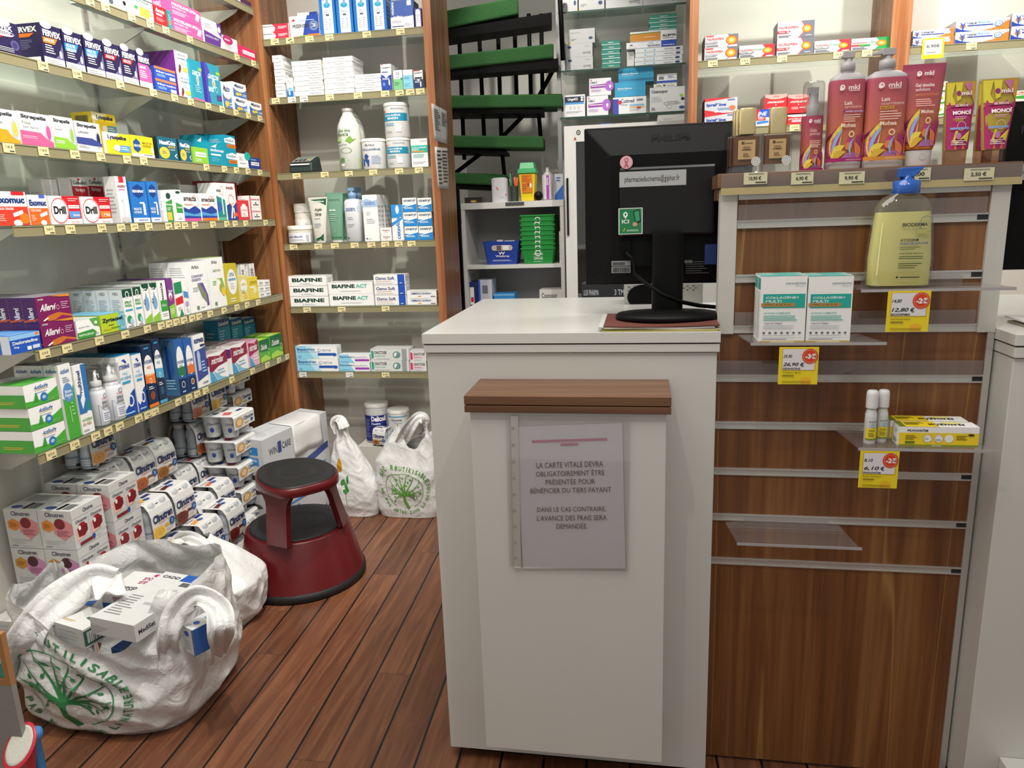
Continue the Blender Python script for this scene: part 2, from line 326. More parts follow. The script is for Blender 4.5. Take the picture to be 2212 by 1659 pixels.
# back unit between two uprights
def shelf_unit(name, X0, X1, Yf, Yb, lab, lshow=True):
    e = empty(name, ((X0+X1)/2, Yf, 0)); tag(e, lab, 'shelving unit'); cx = (X0+X1)/2
    for a, b_ in ((X0, X0+.03), (X1-.03, X1)):
        mb = MB().box(a-cx, b_-cx, .004, Yb-Yf, 0, 2.5, WOODV).box(a-cx-.001, b_-cx+.001, 0, .004, 0, 2.5, WOODE)
        inner = (b_-cx+.0004) if a == X0 else (a-cx-.0004)
        for yy in (.05, Yb-Yf-.05):
            for k in range(60):
                z = .25+k*.036
                mb.add([(inner, yy+.0025*math.cos(t*1.047), z+.0025*math.sin(t*1.047)) for t in range(6)], [tuple(range(6))] if a == X1-.03 else [tuple(range(5, -1, -1))], mat('#c9a98a', .6))
        mb.build('upright', e)
    MB().box(X0-cx+.03, X1-cx-.03, Yb-Yf-.012, Yb-Yf, 0, 2.5, GREYW).build('back_panel', e)
    return e
YB = 2.95; YBB = 3.22
shelf_unit('wooden_shelving_unit', -1.515, -.790, YB, YBB, 'walnut framed shelving unit against the rear wall left of the stairs')
BZ = [1.963, 1.743, 1.448, 1.161, .895, .610]
BT = [[(592, '10,80€', 0), (625, ' ', 0), (667, '31,95€', 0), (710, '8,50€', 0), (791, '9,90€', 0), (864, '7,75€', 0)],
      [(594, '10,75€', 0), (629, '7,15€', 1), (655, '5,45€', 1), (711, '7,95€', 0), (772, '5,90€', 0), (831, '8,20€', 0), (862, '6,90€', 0), (885, '5,95€', 0), (907, '12,40€', 0)],
      [(639, '7,90€', 0), (700, '19,90€', 0), (752, '13,90€', 0), (805, '26,20€', 0), (861, '29,90€', 0), (904, '29,90€', 0)],
      [(633, '4,80€', 0), (686, '8,90€', 0), (722, '10,75€', 0), (765, '13,90€', 0), (801, '7,99€', 0), (831, '6,10€', 0), (860, '5,80€', 0), (888, '8,90€', 0)],
      [(662, '8,90€', 0), (737, '8,95€', 0), (832, '9,90€', 0)],
      [(653, '10,90€', 1), (754, '11,15€', 1), (832, '8,10€', 0)]]
def back_shelves(X0, X1, zs, tags_, who, rank):
    for i, z in enumerate(zs):
        ts = []; wh = []
        for u, pr, wt in tags_[i]:
            x = solve(u, Vector((0, YB, z-.014)), Vector((1, 0, 0)))-X0; ts.append((x, pr))
            if wt: wh.append(x)
        glass_shelf('glass_shelf', (X0, YB+.012, z), X1-X0, YBB-YB-.026, 0, f'{rank[i]} glass shelf with price tags in the {who}', 'glass shelves of the '+who, ts, wh)
back_shelves(-1.484, -.821, BZ, BT, 'rear left wooden unit', RANKS)
# right rear unit, two bays
shelf_unit('wooden_shelving_unit', .172, .885, YB, YBB, 'walnut framed shelving bay lit brightly behind the tall wooden display')
shelf_unit('wooden_shelving_unit', .887, 1.62, YB, YBB, 'rightmost walnut shelving bay with stacked orange and blue gel boxes')
RZ = [2.065, 1.772, 1.535]; RZ2 = [1.772, 1.535]
RT = [[(1523, '6,90€', 0)], [(1540, '4,30', 0), (1610, '4,90 €', 0), (1690, '5,10 €', 0), (1812, '7,90 €', 0), (1874, '5,50 €', 0)], [(1717, '2,10 €', 0)]]
back_shelves(.203, .854, RZ, RT, 'bright rear bay', ['top', 'middle', 'lower'])
back_shelves(.918, 1.589, RZ2, [[(2100, '11,25 €', 0)], []], 'rightmost rear bay', ['upper', 'lower'])
# ---------------------------------------------------------------- front counter with its bag ledge
YC = 1.455
e = empty('sales_counter', (-.145, YC, 0)); tag(e, 'white laminate sales counter with a walnut bag ledge on its front', 'counter')
def P(mb, n, **k): return mb.build(n, e, **k)
ox = .145
P(MB().box(-.437+ox, .148+ox, 0, .5, .028, .975, WHITE).box(-.4+ox, .11+ox, .03, .47, 0, .028, BLKM), 'body', bevel=.0015)
P(MB().box(-.441+ox, .152+ox, -.006, .6, .977, .993, WHITE).box(-.441+ox, .152+ox, -.004, .6, .9935, .995, BLKM).box(-.443+ox, .153+ox, -.008, .61, .9955, 1.017, WHITE), 'countertop', bevel=.002)
P(MB().box(-.318+ox, .048+ox, 1.318-YC, -.0005, .150, .888, WHITE), 'front_pedestal', bevel=.0015)
P(MB().box(-.326+ox, .056+ox, 1.308-YC, -.0005, .889, .9025, WOODX).box(-.324+ox, .054+ox, 1.312-YC, -.001, .9025, .904, BLKM).box(-.326+ox, .056+ox, 1.308-YC, -.0005, .9042, .921, WOODX), 'bag_ledge', bevel=.003)
# notice in a plastic pocket on the pedestal
yp = 1.3165
e = empty('notice_sheet', (-.135, yp, .71)); tag(e, 'white printed notice in a clear punched pocket taped on counter front', 'notice')
x0, x1, z0, z1 = -.222, -.027, .585, .872
def PP(u, v): p = PY(u, v, yp-.002); return p
c = [PP(1130, 1228), PP(1351, 1228), PP(1338, 925), PP(1113, 922)]
base = Vector((-.135, yp, .71))
mb = MB(); a0, a1, a3 = c[0]-base, c[1]-base, c[3]-base
F = plane_map(a0, a1-a0, a3-a0); q = [F(0, 0, 0), F(1, 0, 0), F(1, 1, 0), F(0, 1, 0)]; mb.add(q+[p+Vector((0, .0008, 0)) for p in q], [(0, 1, 2, 3), (7, 6, 5, 4), (0, 4, 5, 1), (1, 5, 6, 2), (2, 6, 7, 3), (3, 7, 4, 0)], mat('#e2e2ea', .35, var=.03, scale=25, bump=.25))
lines = [(.10, .40, .73, 'LA CARTE VITALE DEVRA'), (.10, .40, .672, 'OBLIGATOIREMENT ÊTRE'), (.2, .3, .614, 'PRÉSENTÉE POUR'), (.1, .45, .556, 'BÉNÉFICIER DU TIERS PAYANT'),
         (0, 0, .42, 'DANS LE CAS CONTRAIRE,'), (0, 0, .362, "L'AVANCE DES FRAIS SERA"), (0, 0, .304, 'DEMANDÉE.')]
hw = {0: .315, 1: .325, 2: .235, 3: .385, 4: .33, 5: .335, 6: .15}
s_ = 'r .15 .888 .86 .906 #d98aa5; t .16 .89 .85 .904 #a3486a SUITE AU COMMUNIQUÉ DU 17 JUIN 2025 DE L\'ASSURANCE; r .42 .862 .59 .880 #d98aa5; t .44 .864 .57 .878 #a3486a MALADIE :'
for i, (_, _, y, t) in enumerate(lines): s_ += f';t {.5-hw[i]:.3f} {y-.015:.3f} {.5+hw[i]:.3f} {y+(.022 if i not in (1,2,3,6) else .028):.3f} #3a3a3a {t}'
draw(mb, F, s_); P(mb, 'printed_page')
mb = MB(); a = PP(1101, 1222)-base; b1 = PP(1357, 1234)-base; d1 = PP(1093, 898)-base
F = plane_map(a+Vector((0, -.0025, 0)), b1-a, d1-a); q = [F(0, 0, 0), F(1, 0, 0), F(1, 1, 0), F(0, 1, 0)]; mb.add(q+[p+Vector((0, .0002, 0)) for p in q], [(0, 1, 2, 3), (7, 6, 5, 4)], ACR)
for k in range(9): draw(mb, F, f'o .055 {.06+k*.108:.3f} .012 .009 .4 #9a9a98')
mb.add([F(.04, -.01, -.0005), F(.1, -.01, -.0005), F(.1, 1, -.0005), F(.04, 1, -.0005)], [(0, 1, 2, 3)], mat('#dcdcd6', .3))
P(mb, 'clear_pocket')
# ---------------------------------------------------------------- slat-wall display between the counters
YS = 1.53
e = empty('slatwall_display', (.41, YS, 0)); tag(e, 'walnut slat board display with aluminium grooves beside the white counter', 'display stand'); ox = -.41
P(MB().box(.1495+ox, .6665+ox, 0, .022, .008, 1.0, WOODS).box(.185+ox, .635+ox, .002, .02, 1.0, 1.285, WOODS), 'slat_board')
def grooves():
    out = []
    for vt, vb, u, sh in [(480, 490, 1590, 1), (596, 608, 1590, 1), (706, 716, 1600, 0), (811, 821, 1600, 0), (913, 923, 1600, 0), (1012, 1024, 1600, 0), (1111, 1123, 1600, 0), (1206, 1218, 1600, 0)]:
        zc = (PY(u, vt, YS).z+PY(u, vb, YS).z)/2; out.append((zc, sh))
    return out
GR = grooves()
for zc, sh in GR:
    xa, xb = (.186, .634) if sh else (.151, .655)
    P(MB().box(xa+ox, xb+ox, -.003, 0, zc+.0045, zc+.008, ALU).box(xa+ox, xb+ox, -.003, 0, zc-.008, zc-.0055, ALU).box(xa+ox, xb+ox, -.0012, 0, zc-.0055, zc+.0045, ALU)
      .box(xb+ox-.018, xb+ox, -.0016, -.001, zc-.005, zc+.0045, INK), 'aluminium_groove')
P(MB().box(.153+ox, .185+ox, -.006, .03, 1.0, 1.283, mat('#c6c4bc', .4)), 'frame_post')
P(MB().box(.635+ox, .6670+ox, -.006, .03, 1.0, 1.283, mat('#c6c4bc', .4)), 'frame_post')
P(MB().box(.655+ox, .667+ox, -.004, .03, .008, 1.0, ALU), 'edge_strip')
P(MB().box(.187+ox, .633+ox, -.004, .01, 1.262, 1.272, ALU), 'top_strip')
P(MB().box(.146+ox, .678+ox, -.014, .108, 1.285, 1.312, WOODX).box(.15+ox, .67+ox, .03, .10, 1.262, 1.285, WOODX), 'top_shelf', bevel=.001)
P(MB().box(.152+ox, .678+ox, -.0175, -.0150, 1.272, 1.310, ACR).box(.152+ox, .678+ox, -.0168, -.0158, 1.272, 1.285, mat('#c9b778', .4)), 'label_holder')
for u, s, wd in [(1632, '10,90 €', .043), (1733, '6,90 €', .04), (1840, '9,90 €', .045), (1985, '9,00', .040), (2115, '2,50 €', .05)]:
    p = PY(u, 385 if u < 1800 else (384 if u < 1900 else 376), YS-.019); mb = MB(); p = p-Vector((.41, YS, 0)); F = plane_map(p-Vector((wd/2, 0, .011)), (wd, 0, 0), (0, 0, .022))
    q = [F(0, 0, 0), F(1, 0, 0), F(1, 1, 0), F(0, 1, 0)]; mb.add(q+[x+Vector((0, .001, 0)) for x in q], [(0, 1, 2, 3), (7, 6, 5, 4)], mat('#d3cda9', .5))
    draw(mb, F, f'T .22 .3 .74 .66 #33332c {s}; r .5 .1 .95 .2 #44443a; r .2 .84 .85 .9 #77776a'); P(mb, 'price_tag')
# smoky label strips hooked in three grooves
for gi, (xa, xb, up) in [(0, (.187, .63, .03)), (2, (.187, .63, .028)), (3, (.152, .652, .03))]:
    z = GR[gi][0]; P(MB().box(xa+ox, xb+ox, -.006, -.0045, z+.007, z+.007+up, glass('smoky_strip', '#eee8e4', .3, haze=.09)), 'label_strip')
# right-hand counter
e = empty('sales_counter', (.95, YC, 0)); tag(e, 'white sales counter at the right edge beside the slat board', 'counter'); ox = -.95
P(MB().box(.672+ox, 1.5+ox, .0, .5, .028, .962, WHITE).box(.7+ox, 1.45+ox, .03, .45, 0, .028, BLKM), 'body', bevel=.0015)
P(MB().box(.670+ox, 1.51+ox, -.006, .6, .964, .984, WHITE).box(.672+ox, 1.51+ox, -.004, .6, .984, .9865, BLKM).box(.668+ox, 1.51+ox, -.008, .61, .9865, 1.008, WHITE), 'countertop', bevel=.002)
P(MB().box(.735+ox, 1.45+ox, -.13, -.0005, .10, .125, WHITE).box(.75+ox, 1.45+ox, -.11, -.0005, .03, .1, WHITE), 'foot_shelf', bevel=.002)
# ================================================================ CARTONS ON THE SHELVES
# key: (look, carton colour, front print, left-side print, top print)
FX = 'r 0 .0 1 .17 w; p #6f6a90 .55 .17 1 .17 1 .62 .8 .3; e .3 .99 .27 .1 w; t .14 .945 .46 .99 s UPSA; X .1 .7 .96 .86 w FERVEX; '
FXB = '; l .12 .26 .62 .5 4 w; l .1 .03 .9 .13 2 s; e .84 .3 .07 .1 #cfcde0'
STR = 'X .08 .78 .86 .93 #3b3f46 Strepsils; e .87 .42 .11 .3 s; e .88 .44 .07 .22 '
CLI = 'T .22 .84 .78 .95 #44454d Clinutren'
D = {
'vitw': ('tall white yellow vitamin carton', 'w', 'r .05 .55 .95 .75 Y; l .1 .3 .8 .5 4 s; e .75 .2 .12 .1 d', 'l .2 .2 .8 .8 6 s', ''),
'vito': ('white orange vitamin tablet carton', 'w', 'p o 0 .6 .5 .4 1 .65 1 .9 0 .85; e .5 .3 .1 .08 k; l .1 .1 .9 .2 2 s', '', ''),
'act': ('white ginger lozenge box', 'w', 'r 0 .82 1 .86 G; T .1 .66 .8 .78 #2b6b4a ACTIVOX; p Y .3 .1 .75 .08 .8 .45 .35 .5; e .15 .4 .09 .07 g; l .55 .2 .95 .5 4 #e0a060', '', ''),
'ren': ('red antacid tablet carton', 'r', 's .1 .66 .85 .88 w Rennie; r .12 .5 .6 .6 a; l .1 .2 .8 .4 3 #f0a0a0', '', ''),
'tea': ('narrow teal carton', 't', 'l .2 .2 .8 .8 5 a; e .5 .35 .3 .1 o', '', ''),
'pol': ('bright pink digestive sachet carton', 'p', 'X .06 .66 .86 .86 w POLYSILANE UPSA; T .06 .48 .5 .58 w BUVABLE 12%; l .05 .1 .6 .38 4 #ffd5e8; p #f7b9d3 .78 .3 .9 .2 .98 .7 .86 .8; e .87 .55 .04 .1 w', 'v .35 .1 .65 .9 w POLYSILANE', ''),
'mac': ('white and violet laxative carton', 'w', 'p P 0 0 .85 0 .95 .4 0 .52; p P .75 1 1 1 1 .45 .8 .62; e .88 .75 .08 .12 w; t .08 .28 .8 .36 w MACROGOL ARROW; l .06 .65 .5 .85 3 s', '', ''),
'ido': ('white and magenta capsule carton', 'w', 'e .35 .78 .35 .3 m; T .12 .72 .5 .84 w edulor; l .1 .2 .7 .5 4 s; r 0 .08 1 .1 m', '', ''),
'pk': ('small hot pink carton', '#e0255f', 'r .2 .35 .95 .7 w; T .26 .45 .85 .58 m bisacodyl', '', ''),
'fvr': ('dark purple cold tablet carton with swirl', '#251d4a', 'e .3 .95 .4 .13 w; t .1 .92 .5 .98 s UPSA; X -.1 .72 .75 .88 w FERVEX; e .3 .62 .5 .1 w; T .0 .58 .8 .68 #251d4a FERVEXRHUME; p r 0 .52 .35 .52 .2 .44 0 .44; e .75 .3 .17 .16 #55507e; e .75 .3 .1 .1 #3a356a; l .02 .05 .7 .2 3 s', '', ''),
'fvo': ('dark purple cold sachet carton with orange band', '#251d4a', FX+'p o .05 .52 .6 .52 .78 .68 .05 .66; T .12 .56 .6 .64 w ADULTES'+FXB, 'X .1 .78 .9 .92 w FERVEX; p o .08 .66 .62 .66 .8 .75 .08 .76; l .1 .35 .8 .6 6 #7a76a0; r .4 .02 .9 .16 w', ''),
'fvb': ('dark purple cold sachet carton with blue band', '#251d4a', FX+'p #2f8fd8 .05 .46 .6 .46 .78 .68 .05 .66; T .12 .57 .6 .65 w ADULTES; T .12 .48 .62 .55 w SANS SUCRE'+FXB, '', ''),
'fvd': ('dark purple cold sachet carton with red band', '#251d4a', FX+'p r .05 .54 .6 .54 .78 .68 .05 .66; T .12 .57 .6 .65 w ADULTES'+FXB, '', ''),
'fvp': ('dark purple cold sachet carton with pink swoosh', '#251d4a', FX+'p p 0 .17 1 .17 1 .5 .8 .66 0 .66; T .12 .52 .6 .6 w ENFANTS; l .1 .25 .7 .48 4 w', '', ''),
'nau': ('white travel sickness carton with purple side', 'w', 'o .14 .9 .1 .08 .2 P; T .3 .82 .8 .9 d ÉTATS; T .2 .68 .9 .76 d NAUSÉEUX; e .3 .3 .09 .14 #5a3a3a; e .24 .16 .07 .1 #8c1626; e .7 .26 .22 .1 Y; l .3 .45 .9 .55 2 s', 'r 0 0 1 1 #6c2080', ''),
'nba': ('dark plum carton', '#4a1650', '', '', ''),
'sme': ('small blue carton with orange top band', '#2b50b5', 'r 0 .8 1 1 #ef7a4a; T .08 .52 .95 .68 w Mercalm; l .1 .2 .5 .42 3 a; r .68 .08 .95 .35 w', '', ''),
'gav': ('teal heartburn sachet carton', '#1894ab', 'e .55 .52 .1 .13 w; e .55 .51 .05 .08 o; s .08 .62 .9 .74 w GAVISCON; r .7 .76 1 .84 l; l .25 .2 .8 .4 4 a; p p 0 0 1 0 1 .04 0 .06', 'r .3 0 1 1 #1894ab', ''),
'gavp': ('violet edged teal heartburn sachet carton', '#1894ab', 'p #4a3ba8 0 0 .2 0 .1 .5 .3 .8 .1 1 0 1; e .5 .52 .1 .12 w; e .5 .51 .05 .07 o; s .1 .62 .9 .74 w GAVISCON; r .72 .76 1 .84 l; r .08 .3 .45 .42 a; r .62 .12 .95 .26 P; o .65 .38 .1 .08 .3 a', 'r 0 0 1 1 #4a3ba8', ''),
'maa': ('white and blue antacid carton with yellow tablets', 'w', 'p #3470b8 0 0 1 0 1 .62 .75 .42 .5 .36 .2 .42 0 .62; p #e8b050 .0 .66 .2 .46 .5 .4 .8 .46 1 .66 .8 .44 .5 .37 .2 .43; s .1 .66 .86 .9 #1d3560 Maalox; e .3 .2 .14 .12 Y; e .5 .22 .1 .1 Y; l .65 .1 .95 .3 2 w', '', ''),
'sty': ('white lozenge box with yellow swirl', 'w', STR+'Y; p #d2a024 0 0 1 0 1 .1 .8 .16 .62 .4 0 .42; t .1 .55 .5 .66 #55585e Citron', '', ''),
'stp': ('white lozenge box with pink swirl', 'w', STR+'p; p #d9608f 0 0 1 0 1 .16 .8 .24 .62 .42 0 .44; t .1 .64 .36 .73 d Fraise; t .1 .52 .56 .6 d Sans Sucre; l .05 .2 .5 .3 2 #f0b8d0', '', ''),
'stg': ('white lozenge box with lime swirl', 'w', STR+'l; p l 0 0 1 0 1 .16 .8 .2 .62 .34 0 .36; t .1 .56 .4 .64 d Sucre; l .05 .15 .5 .26 2 w', '', ''),
'stb': ('grey white lozenge box with navy swirl', '#e6e6ea', STR+'n; p #3b4a90 0 .24 1 .2 1 .3 .62 .46 0 .46; t .1 .6 .5 .7 d Lidocaïne; l .05 .1 .5 .2 2 s', '', ''),
'lys': ('yellow throat tablet carton', '#f2d726', 'p w 0 0 .1 0 .1 1 0 1; p w .1 .98 .62 .98 .34 .7 .1 .6; X .18 .66 .88 .9 #15294a Lysopaïne; p #5a9ad0 .55 .12 1 .14 1 .46 .62 .46; e .48 .3 .12 .15 w; l .64 .22 .95 .4 2 w', 'b .2 .5 .8 .85 d', ''),
'hex': ('yellow throat carton with blue hexagon', '#f2d726', 'r 0 0 1 .16 w; p #1b4b96 .1 .7 .25 .86 .4 .7 .4 .34 .25 .2 .1 .34; T .12 .46 .4 .58 w HEXALYSE; T .5 .64 .92 .74 #8a7420 MAUX DE; T .5 .5 .88 .6 #8a7420 GORGE; e .92 .35 .05 .16 w; l .5 .08 .9 .14 1 d', '', ''),
'nca': ('dark teal nausea carton with yellow disc', '#0e5f78', 'X .1 .66 .9 .86 w NausiCalm; T .5 .54 .88 .63 Y ADULTES; e .3 .3 .26 .26 Y; l .18 .24 .44 .4 3 #0e5f78; t .55 .42 .85 .5 w 15 mg/5ml; p w .78 .2 .92 .32 .92 .26 .84 .2 .92 .14 .92 .08', 'r 0 0 1 1 #20282c; l .2 .2 .8 .8 6 s', ''),
'grn': ('lime green small carton', '#8ec63a', 'r .15 .4 .85 .7 w; T .2 .48 .8 .6 g Actapulgite; l .15 .08 .5 .3 2 w', '', ''),
'imo': ('teal diarrhoea capsule carton', '#0f93ad', 'T .08 .56 .9 .74 w imodiumcaps; r .1 .42 .7 .5 w; l .1 .14 .7 .34 3 #66c2d4; p w .1 .8 .5 .95 .4 .78', '', ''),
'iml': ('teal carton with white cloud and orange banner', '#0f93ad', 'p w 0 .5 1 .45 1 .8 .6 .9 0 .75; T .1 .58 .9 .78 #0f6f98 imodium; r .2 .2 1 .42 o; T .3 .24 .9 .38 #333333 liquicaps', '', ''),
'wgr': ('white carton with green corner', 'w', 'e .95 .85 .3 .3 T; T .12 .25 .75 .36 t ercéfuryl; l .1 .5 .6 .8 3 s', '', ''),
'nvb': ('small navy blue carton', '#2a3f90', 'r .1 .3 .85 .6 w; T .15 .38 .8 .52 n Vogalib; l .1 .72 .7 .88 2 a', '', ''),
'exr': ('white and red cough sachet carton', 'w', 'r 0 0 1 .56 #d8402c; r .55 .9 .95 1 r; X .04 .66 .94 .86 #1b3c7c Exomuc; T .05 .46 .55 .53 w TOUX GRASSE; p w .5 .36 .82 .46 .84 .34 .52 .25; e .62 .07 .14 .1 w; e .85 .2 .16 .16 o; l .06 .12 .3 .34 4 #f5c0b0', '', ''),
'exo': ('white and orange cough sachet carton', 'w', 'r 0 0 1 .56 #ee6a25; r .6 .9 .9 1 #4a62c0; X .06 .64 .94 .84 #1b3c7c Exomuc; T .08 .45 .6 .52 w TOUX GRASSE; p w .5 .36 .9 .46 .92 .34 .54 .25; e .65 .07 .16 .09 w; l .06 .12 .3 .34 4 #fbd8b8', '', ''),
'dri': ('white and red throat pastille box with blue tablet', 'w', 'p r .42 0.18 1 .2 1 1 .42 1; e .3 .48 .29 .46 w; o .3 .48 .28 .45 .07 r; X .11 .36 .5 .64 k Drill; r .6 .56 .96 .68 w; t .64 .59 .92 .65 r ENROUEMENT; r .6 .22 .95 .46 #5c9ade; T .72 .28 .94 .38 w Sans sucre; l .6 .8 .95 .94 2 #f4b8b8; t .64 .04 .9 .11 r Pierre Fabre', '', ''),
'dro': ('white and red throat pastille box with orange tablet', 'w', 'p r .42 0.18 1 .2 1 1 .42 1; e .3 .48 .29 .46 w; o .3 .48 .28 .45 .07 r; X .11 .36 .5 .64 k Drill; r .6 .56 .96 .68 w; t .64 .59 .92 .65 r ENROUEMENT; r .6 .22 .95 .46 #e89038; T .72 .28 .94 .38 w Miel; l .6 .8 .95 .94 2 #f4b8b8; t .64 .04 .9 .11 r Pierre Fabre', '', ''),
'col': ('tall white and red throat spray carton', 'w', 'r .42 .94 .58 .98 r; T .08 .85 .94 .93 #3c3c40 Colludol; r 0 0 1 .81 #b5202c; T .2 .68 .8 .78 w Maux de gorge; e .5 .28 .22 .1 w; l .2 .05 .8 .14 2 #f0c0c0', '', ''),
'cog': ('tall plain grey white carton', '#cfcdc9', 'l .15 .5 .85 .88 8 s', '', ''),
'ang': ('tall white spray carton with pink corner', 'w', 'r .3 .87 .75 1 r; T .1 .76 .9 .82 #9a3040 ANGISPRAY; l .2 .7 .9 .74 1 p; r .4 .0 .6 .5 #dadada; e .5 .52 .2 .05 L; r .1 .02 .9 .12 #c9c9c9', '', ''),
'hxs': ('tall blue throat spray carton', '#2474c4', 'p #173f86 .2 .86 .5 .94 .8 .86 .8 .68 .5 .6 .2 .68; X .16 .73 .84 .8 w HEXASPRAY; r .68 .18 .82 .46 w; r .5 .46 .78 .5 w; T .1 .3 .55 .36 w MAUX DE; T .1 .22 .55 .28 w GORGE; r 0 0 1 .11 w; l .3 .03 .9 .08 1 b', 'l .2 .3 .7 .6 3 a', ''),
'gry': ('grey carton with white loop', '#b4b5b4', 'o .5 .55 .35 .18 .25 w', '', ''),
'oli': ('narrow green and white throat spray carton', 'w', 'p g .1 0 .9 0 .9 .72 .1 .62; e .5 .82 .28 .1 G; r .15 .05 .7 .3 Y; T .1 .5 .9 .58 w Olioseptil; l .2 .35 .8 .46 2 w', '', ''),
'ol2': ('narrow white and green nasal carton', 'w', 'p g .2 .28 1 .26 1 .52 .2 .6; T .3 .4 .95 .48 w Olioseptil; e .6 .92 .3 .04 G; l .3 .05 .9 .14 2 s', '', ''),
'smc': ('white and blue sachet carton with pink foot', 'w', 'p #1d3f9a 0 .07 1 .07 1 .4 .7 .55 .3 .42 0 .5; p #4f9fd6 0 .2 1 .16 1 .3 .6 .24 0 .34; r 0 0 1 .1 p; T .06 .72 .8 .88 #33343a smecta; o .72 .72 .24 .2 .07 #ef8a7a; l .06 .56 .5 .62 1 o', '', ''),
'sma': ('white and blue sachet carton with orange foot', 'w', 'p #1d3f9a 0 .07 1 .07 1 .4 .7 .55 .3 .42 0 .5; p #4f9fd6 0 .2 1 .16 1 .3 .6 .24 0 .34; r 0 0 1 .1 o; T .06 .7 .9 .86 #33343a smectalia; o .72 .72 .24 .2 .07 #ef8a7a; l .06 .56 .5 .62 1 o', '', ''),
'smg': ('tall white and teal sachet carton', 'w', 'p #1a8a86 0 .08 1 .08 1 .55 0 .66; r .6 .16 .72 .66 w; r 0 0 1 .07 #5cb88a; T .08 .76 .6 .84 d smecta; o .72 .8 .22 .12 .1 #ef8a7a; p #2f5fb0 0 .2 .5 .3 .4 .5 0 .5', '', ''),
'smr': ('tall white carton with navy swoosh and red ring', 'w', 'p #243f86 0 0 1 0 1 .5 .6 .36 .3 .45 0 .4; o .5 .56 .28 .14 .12 #e5644a; T .1 .84 .8 .93 #993333 smectalia; p w .3 .06 .45 .04 .6 .34 .5 .38; p w .6 .04 .72 .06 .7 .34 .6 .34; r .62 .1 .98 .2 #e5643a', '', ''),
'rdc': ('large crimson carton at the back', '#b01f35', '', '', ''),
'rdw': ('small red and white charcoal carton', '#d8323c', 'r .18 .15 .82 .68 w; e .5 .72 .2 .1 w; t .25 .45 .75 .54 r CHARBON; l .3 .2 .7 .38 3 #f0a0a0', '', ''),
'cbl': ('white carton with red charcoal print', 'w', 'r 0 0 .12 1 #e06070; T .1 .62 .92 .78 #c83a48 Carbolevure; r .3 .2 .8 .28 d; e .55 .4 .06 .06 k', '', ''),
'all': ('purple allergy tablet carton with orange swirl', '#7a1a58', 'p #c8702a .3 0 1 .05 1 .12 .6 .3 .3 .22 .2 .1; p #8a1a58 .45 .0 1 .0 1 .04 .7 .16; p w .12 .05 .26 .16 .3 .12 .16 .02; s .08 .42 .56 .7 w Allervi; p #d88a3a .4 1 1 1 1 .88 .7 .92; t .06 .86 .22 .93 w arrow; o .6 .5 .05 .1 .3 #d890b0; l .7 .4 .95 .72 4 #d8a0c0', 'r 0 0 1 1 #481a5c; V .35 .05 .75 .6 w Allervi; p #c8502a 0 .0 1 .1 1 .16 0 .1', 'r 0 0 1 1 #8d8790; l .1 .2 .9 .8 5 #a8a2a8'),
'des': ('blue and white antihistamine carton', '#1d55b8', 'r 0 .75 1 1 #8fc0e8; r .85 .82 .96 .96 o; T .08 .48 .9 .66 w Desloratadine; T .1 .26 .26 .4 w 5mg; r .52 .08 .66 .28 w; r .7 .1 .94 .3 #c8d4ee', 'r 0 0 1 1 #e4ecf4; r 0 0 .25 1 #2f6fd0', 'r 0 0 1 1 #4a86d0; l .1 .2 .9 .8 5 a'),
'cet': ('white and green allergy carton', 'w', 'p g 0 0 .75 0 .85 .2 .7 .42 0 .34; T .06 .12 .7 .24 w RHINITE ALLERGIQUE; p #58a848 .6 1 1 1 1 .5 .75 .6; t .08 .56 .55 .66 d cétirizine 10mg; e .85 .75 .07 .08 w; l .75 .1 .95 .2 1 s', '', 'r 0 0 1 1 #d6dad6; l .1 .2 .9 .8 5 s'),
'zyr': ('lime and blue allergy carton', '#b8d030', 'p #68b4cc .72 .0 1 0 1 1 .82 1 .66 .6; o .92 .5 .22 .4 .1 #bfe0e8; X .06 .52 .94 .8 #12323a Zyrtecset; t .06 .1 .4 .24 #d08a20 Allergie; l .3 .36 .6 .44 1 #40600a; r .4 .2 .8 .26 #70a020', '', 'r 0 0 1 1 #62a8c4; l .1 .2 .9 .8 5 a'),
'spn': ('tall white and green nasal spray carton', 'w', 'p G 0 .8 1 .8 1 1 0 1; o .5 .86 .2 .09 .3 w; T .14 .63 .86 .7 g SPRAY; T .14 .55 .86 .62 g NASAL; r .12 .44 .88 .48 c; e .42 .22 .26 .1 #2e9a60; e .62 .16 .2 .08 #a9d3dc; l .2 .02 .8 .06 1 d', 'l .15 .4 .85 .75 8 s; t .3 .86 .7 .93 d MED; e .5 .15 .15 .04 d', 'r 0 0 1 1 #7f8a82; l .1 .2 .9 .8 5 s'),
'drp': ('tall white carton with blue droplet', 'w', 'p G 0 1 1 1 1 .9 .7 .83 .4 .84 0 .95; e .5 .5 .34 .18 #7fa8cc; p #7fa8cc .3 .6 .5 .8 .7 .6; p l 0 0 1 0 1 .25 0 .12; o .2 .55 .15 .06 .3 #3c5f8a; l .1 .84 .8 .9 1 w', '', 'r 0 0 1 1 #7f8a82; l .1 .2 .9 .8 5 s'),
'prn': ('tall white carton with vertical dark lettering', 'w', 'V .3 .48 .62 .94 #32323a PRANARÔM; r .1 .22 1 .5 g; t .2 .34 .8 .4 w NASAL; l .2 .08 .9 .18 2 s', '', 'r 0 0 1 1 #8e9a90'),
'rhi': ('tall purple and green nasal carton', '#7a3a88', 'p l 0 0 1 0 1 .36 0 .3; e .4 .56 .3 .1 w; e .4 .5 .2 .08 #c8607a; l .2 .1 .8 .25 3 w; T .15 .66 .85 .72 w Humer', '', 'r 0 0 1 1 #5d4470'),
